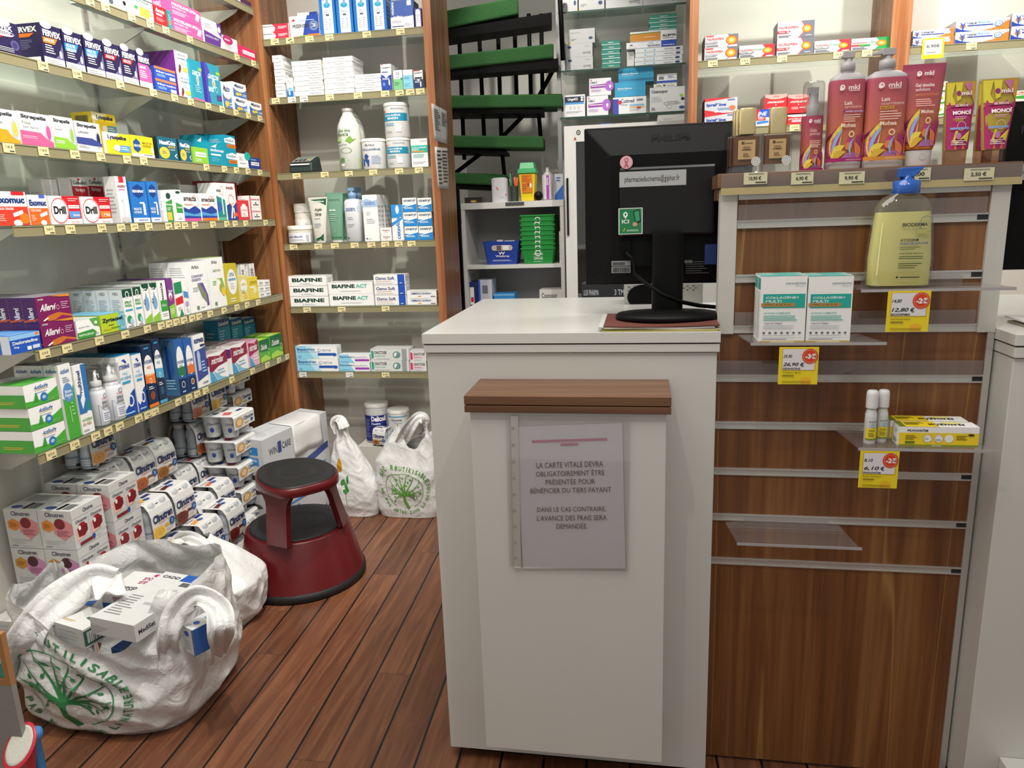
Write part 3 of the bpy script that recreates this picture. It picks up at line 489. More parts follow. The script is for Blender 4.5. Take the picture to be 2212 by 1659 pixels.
'wrd': ('slim white red and green carton', 'w', 'p r 0 .3 1 .34 1 .54 0 .48; p #1c8a5a 0 .6 1 .62 1 .92 0 .9; p #1c8a5a .3 0 .9 .02 .6 .2; l .2 .15 .8 .26 2 s', '', ''),
'thb': ('slim white and pale blue carton', 'w', 'p #4a90c8 0 .5 1 .45 1 .62 0 .68; e .5 .3 .4 .08 #b09ad0; l .2 .05 .8 .2 3 s', '', ''),
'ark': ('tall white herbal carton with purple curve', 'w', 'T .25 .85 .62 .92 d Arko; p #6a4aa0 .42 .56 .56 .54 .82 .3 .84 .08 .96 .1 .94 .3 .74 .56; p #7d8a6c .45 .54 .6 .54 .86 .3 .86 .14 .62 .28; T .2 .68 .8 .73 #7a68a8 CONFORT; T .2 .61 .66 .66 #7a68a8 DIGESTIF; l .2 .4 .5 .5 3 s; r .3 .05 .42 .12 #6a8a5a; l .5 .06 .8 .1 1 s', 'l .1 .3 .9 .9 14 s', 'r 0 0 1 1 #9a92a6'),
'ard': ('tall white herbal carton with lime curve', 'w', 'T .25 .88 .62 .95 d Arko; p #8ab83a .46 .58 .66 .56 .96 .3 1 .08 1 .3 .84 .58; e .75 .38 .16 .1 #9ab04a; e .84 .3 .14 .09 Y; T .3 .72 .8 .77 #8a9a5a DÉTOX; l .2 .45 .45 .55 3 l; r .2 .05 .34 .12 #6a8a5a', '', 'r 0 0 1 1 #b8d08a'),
'ups': ('olive yellow powder carton', '#c9b82c', 'e .5 .55 .4 .32 w; T .28 .68 .74 .78 #3a6a9a UPSA; r .2 .58 .82 .64 #7aa6c8; l .3 .36 .7 .54 4 #b8c8d8; l .2 .04 .85 .16 2 w', '', ''),
'up2': ('small pale yellow carton with flower print', '#e2d68c', 'e .5 .6 .4 .25 w; T .2 .6 .8 .7 #b8a020 UPSA; l .2 .3 .8 .45 3 #a89a40; e .6 .2 .2 .1 Y', '', ''),
'up3': ('bright yellow powder carton', '#e6cf2e', 'T .1 .68 .9 .82 #a08a20 CITRATE; r .1 .5 .7 .6 w; l .1 .1 .9 .4 4 #fff3a0; e .6 .4 .2 .16 #f0e8b0', '', ''),
'oxy': ('white carton with vertical grey letters', 'w', 'V .35 .2 .75 .85 d OXYBOLDINE; r 0 0 .15 1 s', '', ''),
'wjr': ('flat white tin', 'w', 'T .15 .4 .9 .62 d Boldoflorine; l .2 .15 .8 .3 1 s', '', ''),
'asn': ('wide white and green saline ampoule box', 'w', 'p #4aa83c 0 0 1 0 1 .62 .75 .42 .4 .22 0 .28; s .28 .7 .75 .88 #2b63a6 ActiSoufre; p Y .3 .66 .72 .69 .72 .67 .3 .64; l .3 .52 .8 .58 1 #7a98b8; e .55 .3 .11 .2 #2f74b8; e .55 .3 .06 .08 #a8cce8; p g .22 .2 .32 .6 .35 .5 .38 .2; l .65 .06 .95 .2 2 #8ac878', 'r 0 0 1 .6 #4aa83c; T .0 .72 .16 .84 #2b63a6 Soufre; l .3 .15 .8 .3 2 Y; e .06 .35 .06 .2 #2f74b8', 'p #4aa83c 0 0 1 0 1 .5 0 .8; l .4 .6 .9 .9 4 s'),
'ast': ('tall green and white saline carton', 'w', 'p #4aa83c 0 0 1 0 1 .72 .5 .5 0 .56; s .1 .88 .9 .94 #2b63a6 ActiSoufre; e .5 .62 .4 .13 #5c8fd0; T .24 .62 .76 .66 w Rhume; T .2 .57 .8 .61 w Rhinite; o .5 .56 .1 .02 .3 w; l .2 .76 .8 .84 3 #8aa0c0; r .38 .22 .48 .44 #88c878; l .55 .3 .8 .5 4 #9cd08c', 's .1 .9 .95 .95 #2b63a6 ActiSoufre; l .1 .2 .8 .7 8 s', ''),
'pro': ('tall white and blue nasal carton with vertical letters', 'w', 'p #2f74b8 .55 .36 1 .3 1 1 .62 1 .62 .6; V .22 .55 .5 .92 #243a70 ProRhinel; e .7 .4 .22 .08 #2a9060; p #2f74b8 0 .3 .6 .3 .8 .5 0 .6; T .1 .18 .9 .23 #7aa84a HYGIÈNE; T .1 .12 .8 .16 #b08a3a DU NEZ; l .1 .02 .8 .08 1 s; p w .3 .36 .6 .5 .5 .62 .2 .5', 'T .1 .8 .9 .88 #243a70 ActiSoufre; l .1 .2 .8 .6 8 s', ''),
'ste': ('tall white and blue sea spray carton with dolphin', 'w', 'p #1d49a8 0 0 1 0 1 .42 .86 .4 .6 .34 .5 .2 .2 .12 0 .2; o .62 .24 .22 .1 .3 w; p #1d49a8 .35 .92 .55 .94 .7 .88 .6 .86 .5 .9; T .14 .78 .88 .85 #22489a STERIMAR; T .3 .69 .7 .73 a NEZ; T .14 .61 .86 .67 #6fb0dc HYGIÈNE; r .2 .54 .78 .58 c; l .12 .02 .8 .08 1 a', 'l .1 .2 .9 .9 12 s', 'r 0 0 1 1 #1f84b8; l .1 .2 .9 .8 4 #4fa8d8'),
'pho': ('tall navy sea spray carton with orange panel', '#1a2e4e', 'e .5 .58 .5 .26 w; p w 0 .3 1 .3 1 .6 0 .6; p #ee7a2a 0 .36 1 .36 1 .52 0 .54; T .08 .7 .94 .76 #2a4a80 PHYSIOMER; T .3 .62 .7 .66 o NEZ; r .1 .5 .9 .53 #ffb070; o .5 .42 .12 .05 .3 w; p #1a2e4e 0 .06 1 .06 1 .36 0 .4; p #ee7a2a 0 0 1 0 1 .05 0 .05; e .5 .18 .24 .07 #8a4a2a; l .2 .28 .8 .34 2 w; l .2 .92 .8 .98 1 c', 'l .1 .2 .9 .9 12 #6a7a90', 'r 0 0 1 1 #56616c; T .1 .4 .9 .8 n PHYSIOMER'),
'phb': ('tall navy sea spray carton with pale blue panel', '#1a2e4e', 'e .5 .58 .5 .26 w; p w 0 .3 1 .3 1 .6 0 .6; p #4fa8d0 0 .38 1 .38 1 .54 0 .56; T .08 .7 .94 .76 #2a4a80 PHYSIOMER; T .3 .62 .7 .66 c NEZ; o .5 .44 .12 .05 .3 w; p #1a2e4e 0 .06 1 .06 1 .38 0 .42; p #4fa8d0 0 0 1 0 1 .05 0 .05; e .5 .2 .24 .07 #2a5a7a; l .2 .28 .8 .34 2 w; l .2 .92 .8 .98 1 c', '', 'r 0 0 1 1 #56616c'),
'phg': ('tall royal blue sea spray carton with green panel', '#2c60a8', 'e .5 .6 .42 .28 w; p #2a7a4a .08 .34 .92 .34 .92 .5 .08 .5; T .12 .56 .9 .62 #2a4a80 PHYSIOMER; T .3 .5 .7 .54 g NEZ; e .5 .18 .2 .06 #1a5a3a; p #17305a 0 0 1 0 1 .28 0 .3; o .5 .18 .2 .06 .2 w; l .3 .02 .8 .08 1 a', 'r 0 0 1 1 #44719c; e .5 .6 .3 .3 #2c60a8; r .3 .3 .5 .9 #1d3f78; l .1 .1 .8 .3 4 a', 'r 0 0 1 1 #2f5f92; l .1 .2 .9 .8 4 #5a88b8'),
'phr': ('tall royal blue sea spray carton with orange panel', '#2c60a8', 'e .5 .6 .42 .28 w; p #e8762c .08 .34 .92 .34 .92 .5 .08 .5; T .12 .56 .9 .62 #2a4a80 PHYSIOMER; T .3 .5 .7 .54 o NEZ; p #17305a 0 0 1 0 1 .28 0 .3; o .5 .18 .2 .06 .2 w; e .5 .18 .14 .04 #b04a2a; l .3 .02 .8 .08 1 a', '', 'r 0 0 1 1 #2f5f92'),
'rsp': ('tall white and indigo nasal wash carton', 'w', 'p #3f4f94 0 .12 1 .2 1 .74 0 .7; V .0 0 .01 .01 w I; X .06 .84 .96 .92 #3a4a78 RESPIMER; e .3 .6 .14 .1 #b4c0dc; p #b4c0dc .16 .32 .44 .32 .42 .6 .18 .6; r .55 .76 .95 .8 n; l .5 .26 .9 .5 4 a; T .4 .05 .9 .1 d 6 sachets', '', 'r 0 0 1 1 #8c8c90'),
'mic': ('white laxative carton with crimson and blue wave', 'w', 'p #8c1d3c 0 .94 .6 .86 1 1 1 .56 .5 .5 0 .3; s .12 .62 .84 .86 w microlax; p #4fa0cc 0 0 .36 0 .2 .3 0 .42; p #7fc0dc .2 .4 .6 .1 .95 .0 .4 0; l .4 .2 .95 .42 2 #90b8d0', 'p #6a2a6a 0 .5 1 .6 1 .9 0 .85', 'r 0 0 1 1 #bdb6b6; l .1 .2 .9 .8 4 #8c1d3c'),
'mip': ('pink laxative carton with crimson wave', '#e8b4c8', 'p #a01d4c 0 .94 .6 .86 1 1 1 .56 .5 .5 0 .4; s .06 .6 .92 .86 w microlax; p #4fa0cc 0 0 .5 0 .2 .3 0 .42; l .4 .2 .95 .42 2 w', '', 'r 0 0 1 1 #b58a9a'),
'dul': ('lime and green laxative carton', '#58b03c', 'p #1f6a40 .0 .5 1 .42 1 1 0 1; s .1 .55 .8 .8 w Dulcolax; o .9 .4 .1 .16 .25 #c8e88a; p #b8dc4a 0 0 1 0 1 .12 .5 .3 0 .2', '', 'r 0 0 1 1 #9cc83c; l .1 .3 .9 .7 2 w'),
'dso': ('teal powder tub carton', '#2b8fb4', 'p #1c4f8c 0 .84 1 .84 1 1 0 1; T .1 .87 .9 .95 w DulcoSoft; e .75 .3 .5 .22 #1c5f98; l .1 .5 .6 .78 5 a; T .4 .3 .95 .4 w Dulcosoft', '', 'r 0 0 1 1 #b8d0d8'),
'bep': ('white and red ointment carton', 'w', 'p #d8304c .45 0 1 0 1 1 .38 1 .5 .5; T .04 .6 .42 .8 d Bepanthene; l .6 .3 .95 .7 3 w', '', ''),
'pre': ('white and blue eye vitamin carton', 'w', 'p #2848a8 .42 0 1 0 1 1 .62 1 .5 .5; o .82 .5 .16 .24 .4 #7a8aa8; T .1 .42 .7 .6 #26262c PRESERVISION; T .74 .42 .9 .6 #d8dce8 3; p o .6 0 1 0 1 .1 .6 .1; p l .3 0 .6 0 .6 .06 .3 .06; e .14 .8 .05 .05 r; l .35 .74 .95 .82 1 a', '', ''),
'opt': ('tall bright blue lens solution carton', '#1478cc', 'r .2 .02 .84 .99 w; r .16 .78 .86 .8 b; e .5 .66 .22 .06 c; p #6fb4dc .42 .66 .5 .84 .6 .8 .58 .66; l .3 .48 .75 .56 2 s; r .4 .42 .6 .46 d; l .28 .1 .5 .36 5 s; l .55 .1 .75 .36 6 s; l .3 .86 .8 .97 3 s', '', ''),
'vtl': ('blue and white lens pack with vertical lettering', '#3358a8', 'r 0 0 1 .4 w; p w 0 .4 .2 .44 .5 .4 1 .44 1 .38 0 .38; V .04 .48 .16 .95 w vitalens; r .74 .8 .92 .97 w; o .55 .9 .5 .5 .02 #5f80c4; T .3 .38 .55 .46 w Pair; l .05 .05 .6 .12 1 n; l .6 .08 .9 .2 3 s; l .05 .2 .5 .3 2 s', '', ''),
'nav': ('narrow indigo and white lens carton', '#3c3c96', 'r .15 .04 .85 .86 w; e .5 .86 .3 .09 w; l .25 .2 .75 .6 4 s; r .2 .62 .8 .64 d', '', ''),
'ban': ('white carton with blue side', 'w', 'p #d8dce4 0 0 .95 0 .8 .2 .1 .2; t .12 .45 .75 .7 #6a7484 fluoréscéine', '', ''),
'dsb': ('blue and white eye drops carton', 'w', 'r 0 0 1 .42 #1e78c8; p #6fb8e8 0 .4 .5 .5 1 .4 1 .3 0 .3; e .4 .2 .14 .12 w; l .2 .7 .8 .88 3 s; T .1 .33 .9 .4 w dacudoses', '', ''),
'flt': ('flat white eye drops carton', 'w', 'T .52 .35 .92 .66 #8c8c92 Désomédine; t .06 .5 .32 .66 #9ab0cc Bausch; l .55 .12 .95 .22 1 s', '', ''),
'fla': ('flat white allergy drops carton', 'w', 'T .4 .5 .74 .74 #8c8c92 AllergiFlash; t .06 .5 .32 .66 #9ab0cc Thea; l .36 .12 .8 .3 1 s', 'r 0 0 1 1 #cfd04a', ''),
'nco': ('flat white carton with faint print', 'w', 'T .36 .45 .78 .68 #8c8c92 Naabak; t .06 .5 .26 .66 #9ab0cc Thea', '', ''),
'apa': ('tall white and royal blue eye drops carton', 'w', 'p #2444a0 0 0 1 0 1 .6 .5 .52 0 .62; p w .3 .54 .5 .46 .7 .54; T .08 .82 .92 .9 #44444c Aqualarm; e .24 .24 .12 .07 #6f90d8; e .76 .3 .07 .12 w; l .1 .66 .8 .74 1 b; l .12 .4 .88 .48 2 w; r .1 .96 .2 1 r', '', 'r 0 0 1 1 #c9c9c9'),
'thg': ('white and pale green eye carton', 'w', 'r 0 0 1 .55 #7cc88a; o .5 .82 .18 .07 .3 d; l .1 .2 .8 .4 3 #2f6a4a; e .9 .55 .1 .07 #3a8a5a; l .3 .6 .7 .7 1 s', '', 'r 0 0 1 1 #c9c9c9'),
'thl': ('white and sky blue eye carton', 'w', 'r 0 0 1 .72 #8ad0e8; l .1 .5 .8 .64 2 #4a7a98; l .1 .1 .8 .3 3 #5a9ab8', '', ''),
'hya': ('white and dark navy eye drops carton', 'w', 'r 0 0 1 .5 #1d3066; r .08 .52 .9 .62 #3a3a40; p w .3 .5 .5 .42 .7 .5; T .05 .8 .9 .9 #44444c Aqualarm; e .74 .2 .08 .14 w; l .1 .3 .9 .44 2 w; r 0 .96 .7 1 r', '', ''),
'cmu': ('white collagen powder box with turquoise panel', 'w', 'r 0 .5 1 .76 #22b8a8; T .05 .66 .95 .72 w COLLAGÈNE+; T .05 .58 .45 .64 w MULTI; r .04 .52 .8 .58 q; t .55 .88 .95 .93 #7a9ab0 GRANIONS; l .1 .32 .9 .46 3 #6cb8b0; l .1 .1 .9 .2 2 s', '', ''),
'dex': ('tall white cream carton with pale blue band', 'w', 'p #a8c4e8 0 .74 1 .74 1 .9 .7 .86 .3 .92 0 .88; T .14 .78 .86 .85 #5a7aa8 DEXERYL; l .2 .56 .6 .64 2 s; l .2 .38 .8 .5 3 s; e .14 .06 .04 .02 n; t .2 .04 .5 .08 s Pierre', 'r 0 0 1 1 #d4d0c8', ''),
'vas': ('small white ointment carton', 'w', 'T .16 .52 .86 .74 #a05a5a Vaseline; t .3 .28 .7 .42 #a05a5a COOPER', '', ''),
'cet2': ('tall white and blue antiseptic cream carton', 'w', 'p #2a8ed8 0 .62 1 .66 1 1 0 1; e .55 .86 .16 .12 w; V .36 .04 .74 .64 #1d74c4 cetavlon; p #2a8ed8 0 .5 1 .66 1 .6 0 .4', '', ''),
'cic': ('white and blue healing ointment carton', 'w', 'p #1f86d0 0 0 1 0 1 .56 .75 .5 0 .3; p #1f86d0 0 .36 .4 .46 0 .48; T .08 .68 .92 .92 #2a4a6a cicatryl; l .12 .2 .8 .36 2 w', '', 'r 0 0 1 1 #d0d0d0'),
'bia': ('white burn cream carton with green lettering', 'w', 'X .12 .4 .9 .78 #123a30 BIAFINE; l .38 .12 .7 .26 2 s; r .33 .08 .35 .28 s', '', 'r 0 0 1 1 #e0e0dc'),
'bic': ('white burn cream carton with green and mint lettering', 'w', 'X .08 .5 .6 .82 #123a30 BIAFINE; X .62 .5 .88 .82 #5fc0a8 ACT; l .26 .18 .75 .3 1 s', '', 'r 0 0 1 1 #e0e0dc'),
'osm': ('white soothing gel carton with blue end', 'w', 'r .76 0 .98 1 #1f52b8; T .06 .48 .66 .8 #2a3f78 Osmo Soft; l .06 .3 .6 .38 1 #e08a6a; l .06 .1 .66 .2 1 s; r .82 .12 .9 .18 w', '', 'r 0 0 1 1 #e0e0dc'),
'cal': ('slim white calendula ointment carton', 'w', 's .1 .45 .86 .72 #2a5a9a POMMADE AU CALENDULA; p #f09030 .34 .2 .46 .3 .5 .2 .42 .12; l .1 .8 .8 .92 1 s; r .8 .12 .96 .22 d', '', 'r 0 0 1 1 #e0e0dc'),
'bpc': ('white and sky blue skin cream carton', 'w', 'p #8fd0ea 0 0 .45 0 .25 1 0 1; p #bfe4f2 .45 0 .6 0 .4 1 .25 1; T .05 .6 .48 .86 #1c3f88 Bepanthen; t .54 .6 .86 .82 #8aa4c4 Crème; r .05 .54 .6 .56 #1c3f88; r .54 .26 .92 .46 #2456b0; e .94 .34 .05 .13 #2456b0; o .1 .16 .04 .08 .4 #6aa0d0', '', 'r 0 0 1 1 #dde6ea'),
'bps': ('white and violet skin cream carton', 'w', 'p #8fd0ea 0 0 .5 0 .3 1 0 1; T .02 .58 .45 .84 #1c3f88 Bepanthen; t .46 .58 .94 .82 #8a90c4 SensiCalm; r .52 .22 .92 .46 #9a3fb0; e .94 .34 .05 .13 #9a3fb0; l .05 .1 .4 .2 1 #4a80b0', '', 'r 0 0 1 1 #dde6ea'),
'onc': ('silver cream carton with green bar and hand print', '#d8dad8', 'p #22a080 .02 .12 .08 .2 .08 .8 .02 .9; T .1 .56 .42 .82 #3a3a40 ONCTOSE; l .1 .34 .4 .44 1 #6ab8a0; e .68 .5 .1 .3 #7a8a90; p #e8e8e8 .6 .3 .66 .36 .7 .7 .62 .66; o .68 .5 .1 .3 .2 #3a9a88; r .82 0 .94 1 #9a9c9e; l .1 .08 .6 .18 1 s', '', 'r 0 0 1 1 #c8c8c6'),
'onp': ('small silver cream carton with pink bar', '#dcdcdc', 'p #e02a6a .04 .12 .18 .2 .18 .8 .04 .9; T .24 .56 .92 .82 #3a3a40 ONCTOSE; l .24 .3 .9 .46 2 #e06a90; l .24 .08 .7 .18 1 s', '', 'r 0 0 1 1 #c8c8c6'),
'zet': ('white dressing box with blue oval mark', '#c9cbc9', 'e .14 .76 .08 .1 #2a4a78; u .64 .18 .94 .36 d Zetuvit; l .72 .74 .92 .86 1 s', '', 'r 0 0 1 1 #b8bab8'),
'hyd': ('grey white dressing box', '#c4c6c4', 't .06 .66 .42 .8 #8a8c8c HydroTul; e .84 .34 .08 .09 #2a4a78; l .08 .2 .3 .34 2 #8a8c8c; e .04 .04 .05 .08 Y', '', ''),
'grp': ('flat green dressing pack', '#2a8a76', 'r 0 .0 1 .2 #bfdcd4; T .36 .35 .66 .7 w Tegaderm', '', 'r 0 0 1 1 #2f9a84'),
'alv': ('white and orange foam dressing box', '#e8e6ea', 'p #c9862c 0 .05 .66 .05 .66 .8 0 .72; p #6a8a3a 0 .72 .66 .8 .66 .9 0 .84; X .7 .34 .98 .6 k ALLEVYN; l .7 .14 .95 .26 1 d; r .3 .4 .55 .46 #e8c890', '', ''),
'aqu': ('white and royal blue fibre dressing box', '#e0e2e6', 'r .7 0 1 1 #1f44b0; U .42 .12 .68 .5 #2a2a50 AQUACEL; u .44 .6 .54 .8 #2a2a50 Extra; U .74 .16 .96 .36 w 10cm; e .1 .56 .03 .1 #444444; l .06 .2 .2 .3 1 s', '', 'r 0 0 1 1 #a8aaac'),
'hyc': ('flat white sterile dressing pack', '#dfe2e4', 'r .2 .3 .42 .7 c; r .22 .36 .4 .64 w; u .6 .3 .8 .7 d Hypafix; e .9 .5 .05 .26 #2a3f70', '', ''),
'urg': ('white dressing box with navy band', '#e8eaec', 'r .03 .66 .95 .92 #1a2740; r .03 .58 .95 .66 #4a9ae0; X .18 .72 .66 .86 w UrgoK2; e .86 .86 .06 .05 w; e .86 .75 .06 .05 w; o .3 .42 .05 .05 .3 s; o .5 .42 .05 .05 .3 s; o .7 .42 .05 .05 .3 s; l .06 .18 .9 .28 2 s; r .06 .06 .1 .1 o', '', ''),
'cob': ('white bandage box with violet band and circle', '#eceaee', 'p v .06 .42 .8 .44 .8 .66 .06 .6; e .92 .52 .2 .3 #b06ad0; e .96 .5 .05 .1 w; T .06 .7 .36 .84 #4a3a4a Coban 2; r .06 .88 .12 .93 r; l .1 .5 .75 .6 1 w; l .08 .2 .6 .36 4 #c8a8d8', '', ''),
'bia2': ('sky blue dressing box', '#2f9cc8', 'T .1 .52 .56 .62 w Biatain Silicone; l .1 .4 .5 .46 1 a; o .82 .56 .06 .06 .3 #6fc0e0', '', 'r 0 0 1 1 #5fb8dc'),
'cut': ('white dressing box with indigo end', '#e6e8e8', 'r 0 0 .17 .9 #3a44b0; e .2 .7 .06 .12 r; T .24 .66 .64 .88 #2a3a6a Cutimed; t .24 .5 .44 .62 d Siltec; b .72 .74 .9 .86 d; r .5 .46 .94 .56 #8ab8dc; r .5 .34 .94 .42 #d8c080; r .72 .3 .84 .4 r; l .5 .18 .9 .28 2 s', '', ''),
'cos': ('large white dressing box with foot drawing', '#d6d8d6', 'X .05 .74 .52 .9 d Cosmopor; l .05 .4 .38 .64 6 s; o .6 .34 .2 .08 .1 #8a8c8c; o .56 .22 .08 .08 .1 #8a8c8c; l .5 .3 .9 .44 2 #a0a2a2; e .9 .64 .05 .06 l; e .94 .5 .05 .06 k; e .92 .16 .08 .06 #2a4a88; l .05 .08 .2 .2 3 d', '', 'r 0 0 1 1 #bcbebc'),
'cvx': ('small white box with blue stripe and barcode', '#e2e4e6', 'b .1 .4 .34 .72 d; l .55 .5 .95 .8 3 #5a7ab8; r 0 .06 1 .28 #2f4fb0', '', ''),
'cvl': ('flat white elastic strip box', '#e4e4e2', 'X .1 .3 .34 .6 k Sensicast; e .46 .45 .06 .22 k; T .56 .3 .9 .6 d CoverFlex', '', ''),
'nur': ('silver painkiller carton with glowing target', '#c6c8cb', 'r .03 .86 .26 .98 #e0525a; p #70747c .68 1 1 1 1 0 .66 0 .84 .5; o .8 .52 .17 .36 .2 #f04a1c; e .8 .52 .14 .3 #fb9a1c; e .8 .52 .07 .15 #fff08a; T .06 .6 .56 .76 #e2605c NUROFEN; p #9a9ca2 .03 .3 .34 .3 .4 .46 .03 .46; t .06 .33 .22 .42 w 200mg; l .04 .06 .5 .2 2 d; p #f4f4f4 .68 .0 .97 0 .97 .14 .76 .14', 'r 0 0 1 1 #6a5a5c', ''),
'nub': ('silver painkiller carton with red label and target', '#c6c8cb', 'p #6a6e76 .66 1 1 1 1 0 .58 0 .8 .5; p #e0404a .64 1 .67 1 .82 .5 .59 0 .56 0 .78 .5; o .8 .52 .13 .24 .2 #f04a1c; e .8 .52 .11 .2 #fb9a1c; e .8 .52 .06 .1 #fff08a; T .04 .58 .56 .72 #e2605c NUROFEN; p #e0404a 0 .3 .3 .3 .36 .46 0 .46; t .04 .33 .2 .42 w 400mg; e .28 .38 .03 .05 w; l .03 .06 .4 .2 2 d; l .76 .08 .94 .16 1 w', 'r 0 0 1 1 #6a5a5c', ''),
'nuf': ('silver and red painkiller carton with target', '#c6c8cb', 'p #dc3038 .66 1 1 1 1 0 .62 0 .8 .5; o .8 .52 .14 .25 .2 #f04a1c; e .8 .52 .12 .21 #fb9a1c; e .8 .52 .06 .1 #fff08a; T .03 .56 .4 .68 #e2605c NUROFEN; T .42 .57 .68 .69 #62b890 FLASH; p #8e9096 0 .32 .38 .34 .43 .5 0 .48; t .04 .37 .18 .44 w 200mg; e .3 .42 .06 .04 w; l .03 .06 .5 .26 2 d; r .76 .04 .96 .12 w', '', ''),
'nug': ('silver and green painkiller carton with target', '#c6c8cb', 'p #1f9a4c .66 1 1 1 1 0 .62 0 .8 .5; o .8 .52 .14 .25 .2 #f04a1c; e .8 .52 .12 .21 #fb9a1c; e .8 .52 .06 .1 #fff08a; T .03 .56 .4 .68 #e2605c NUROFEN; T .42 .57 .66 .69 #62b890 CAPS; p #e0404a 0 .34 .2 .34 .24 .48 0 .48; r .22 .32 .5 .48 g; l .03 .06 .5 .26 2 d', '', ''),
'ipr': ('silver painkiller carton with red wedges', '#c3c5ca', 'p #d63038 0 1 0 .78 .9 1; p #d63038 0 0 0 .24 .56 .0; X .06 .42 .66 .66 #2a4ab0 Ipraféine; e .84 .32 .11 .16 #e07848; r .4 .3 .8 .33 #6aa0d8; r .4 .22 .8 .25 #6aa0d8; e .36 .1 .06 .06 w; l .7 .8 .98 .92 2 #4a68b0', 'r 0 0 1 1 #54484c', ''),
'daf': ('red and pink painkiller carton', '#d3242c', 'p #f0a8a0 0 1 1 1 1 .86 .7 .76 .3 .76 0 .86; T .36 .86 .64 .93 #a04a48 UPSA; s .1 .56 .9 .67 w DAFALGAN; p #ef8a84 .2 .2 .5 .2 .48 .34 .18 .34; l .55 .24 .85 .34 1 w; p w .46 .48 .54 .48 .5 .42', 'r 0 0 1 1 #e8a098', ''),
'dab': ('red and white painkiller carton', '#d3242c', 'r 0 .86 1 1 w; p w 0 .86 .3 .78 .7 .78 1 .86; s .02 .56 .9 .67 w DAFALGAN; r .2 .34 .62 .5 #e8e0ea; T .28 .38 .56 .46 #b02a48 1000; r 0 0 1 .04 w; l .6 .1 .95 .16 1 w', '', ''),
'ine': ('blue and red painkiller carton with bold letters', 'w', 'p #1c52c8 0 .62 1 .5 1 1 0 1; p #d3242c 0 .4 0 1 .3 1 .1 .4; s .14 .62 .8 .86 w INE; r .04 .34 .7 .54 #d83a44; T .16 .46 .6 .52 w caféine; T .2 .38 .52 .44 w 50mg; p #2f80d8 .1 .12 .9 .2 .9 .32 .1 .28', '', ''),
'vol': ('white blue and orange pain gel carton', 'w', 'p #243f98 0 0 .34 0 .1 .2 0 .4; p #ef7a30 .5 0 1 0 1 .8 .86 .55 .72 .2; e .13 .5 .06 .2 o; p #2a58b0 .12 .2 .15 .2 .16 .6 .2 .9 .13 .65 .07 .9 .1 .6; T .2 .62 .4 .84 #3a4a70 Voltaren; T .41 .62 .64 .84 #62a8dc Spé; r .22 .46 .7 .55 #243f98; e .8 .54 .08 .25 #b8cce4; o .8 .54 .08 .25 .2 #4a80b8; t .76 .46 .84 .62 #4a80b8 12; l .22 .18 .6 .38 3 a; o .93 .78 .04 .12 .2 #e05a50', 'r 0 0 1 1 #b9b0ac', 'r 0 0 1 1 #e6e2de'),
'vof': ('shorter white blue and orange pain gel carton', 'w', 'p #243f98 0 0 .3 0 .1 .14 0 .3; p #ef7a30 .6 0 1 0 1 1 .9 1 .8 .35; e .1 .5 .06 .2 o; p #2a58b0 .09 .2 .12 .2 .13 .6 .17 .9 .1 .65 .04 .9 .07 .6; T .2 .56 .52 .84 #3a4a70 Voltaren; t .54 .58 .78 .82 #c8a8a0 Actigo; r .2 .36 .76 .46 #243f98; e .84 .54 .08 .22 #b8cce4; t .8 .46 .88 .62 #4a80b8 12; o .94 .7 .04 .12 .2 #e05a50', '', 'r 0 0 1 1 #e6e2de'),
'grs': ('small white and green carton', 'w', 'e .6 .62 .3 .2 l; e .6 .62 .18 .12 w; p g 0 .1 .6 .2 1 .3 1 .1; r .2 .28 .45 .4 #4a3a3a; l .3 .85 .8 .93 1 s', '', ''),
'stg2': ('large cream and green plant carton', '#e8e8c8', 'T .1 .78 .95 .9 #c03038 SAINT-; r 0 .66 1 .7 r; e .2 .4 .2 .15 g; l .3 .5 .9 .6 1 l; T .4 .1 .9 .25 r bio', '', ''),
'gra': ('white collagen carton with turquoise panel and gold band', 'w', 'r .06 .525 .97 .735 #1fa99a; T .12 .665 .84 .705 w COLLAGÈNE+; T .12 .605 .46 .645 w MULTI; r .02 .545 .76 .6 #b08a4a; T .08 .565 .66 .585 #5a4420 TYPE I, II, III, V, X; t .53 .88 .97 .905 #3a5a7a GRANIONS; t .75 .85 .95 .865 #6a88a8 laboratoire; T .08 .44 .66 .465 #2aa898 ACTION COMPLÈTE; l .08 .33 .85 .42 3 #5ab8ac; T .1 .28 .5 .305 #3a4450 5 types de Collagène; l .08 .21 .9 .27 3 s; e .1 .15 .03 .015 d; e .23 .15 .03 .015 d; e .36 .15 .03 .015 d; e .49 .15 .03 .015 d; e .62 .15 .03 .015 d; e .75 .15 .03 .015 d; e .88 .15 .03 .015 d; l .06 .1 .94 .12 1 s; r .03 .075 .97 .08 s; l .06 .045 .9 .065 1 d; r 0 0 1 .03 #c9a85a; p #e8ddb0 .2 0 .8 0 .74 .025 .26 .025', 'r .1 .8 .9 .97 #2a9a90; l .1 .05 .9 .76 30 s', 'r 0 0 1 1 #d8d8d8; p T 0 0 1 0 .8 .4 0 .6; p T .3 .7 1 .7 1 1 .5 1'),
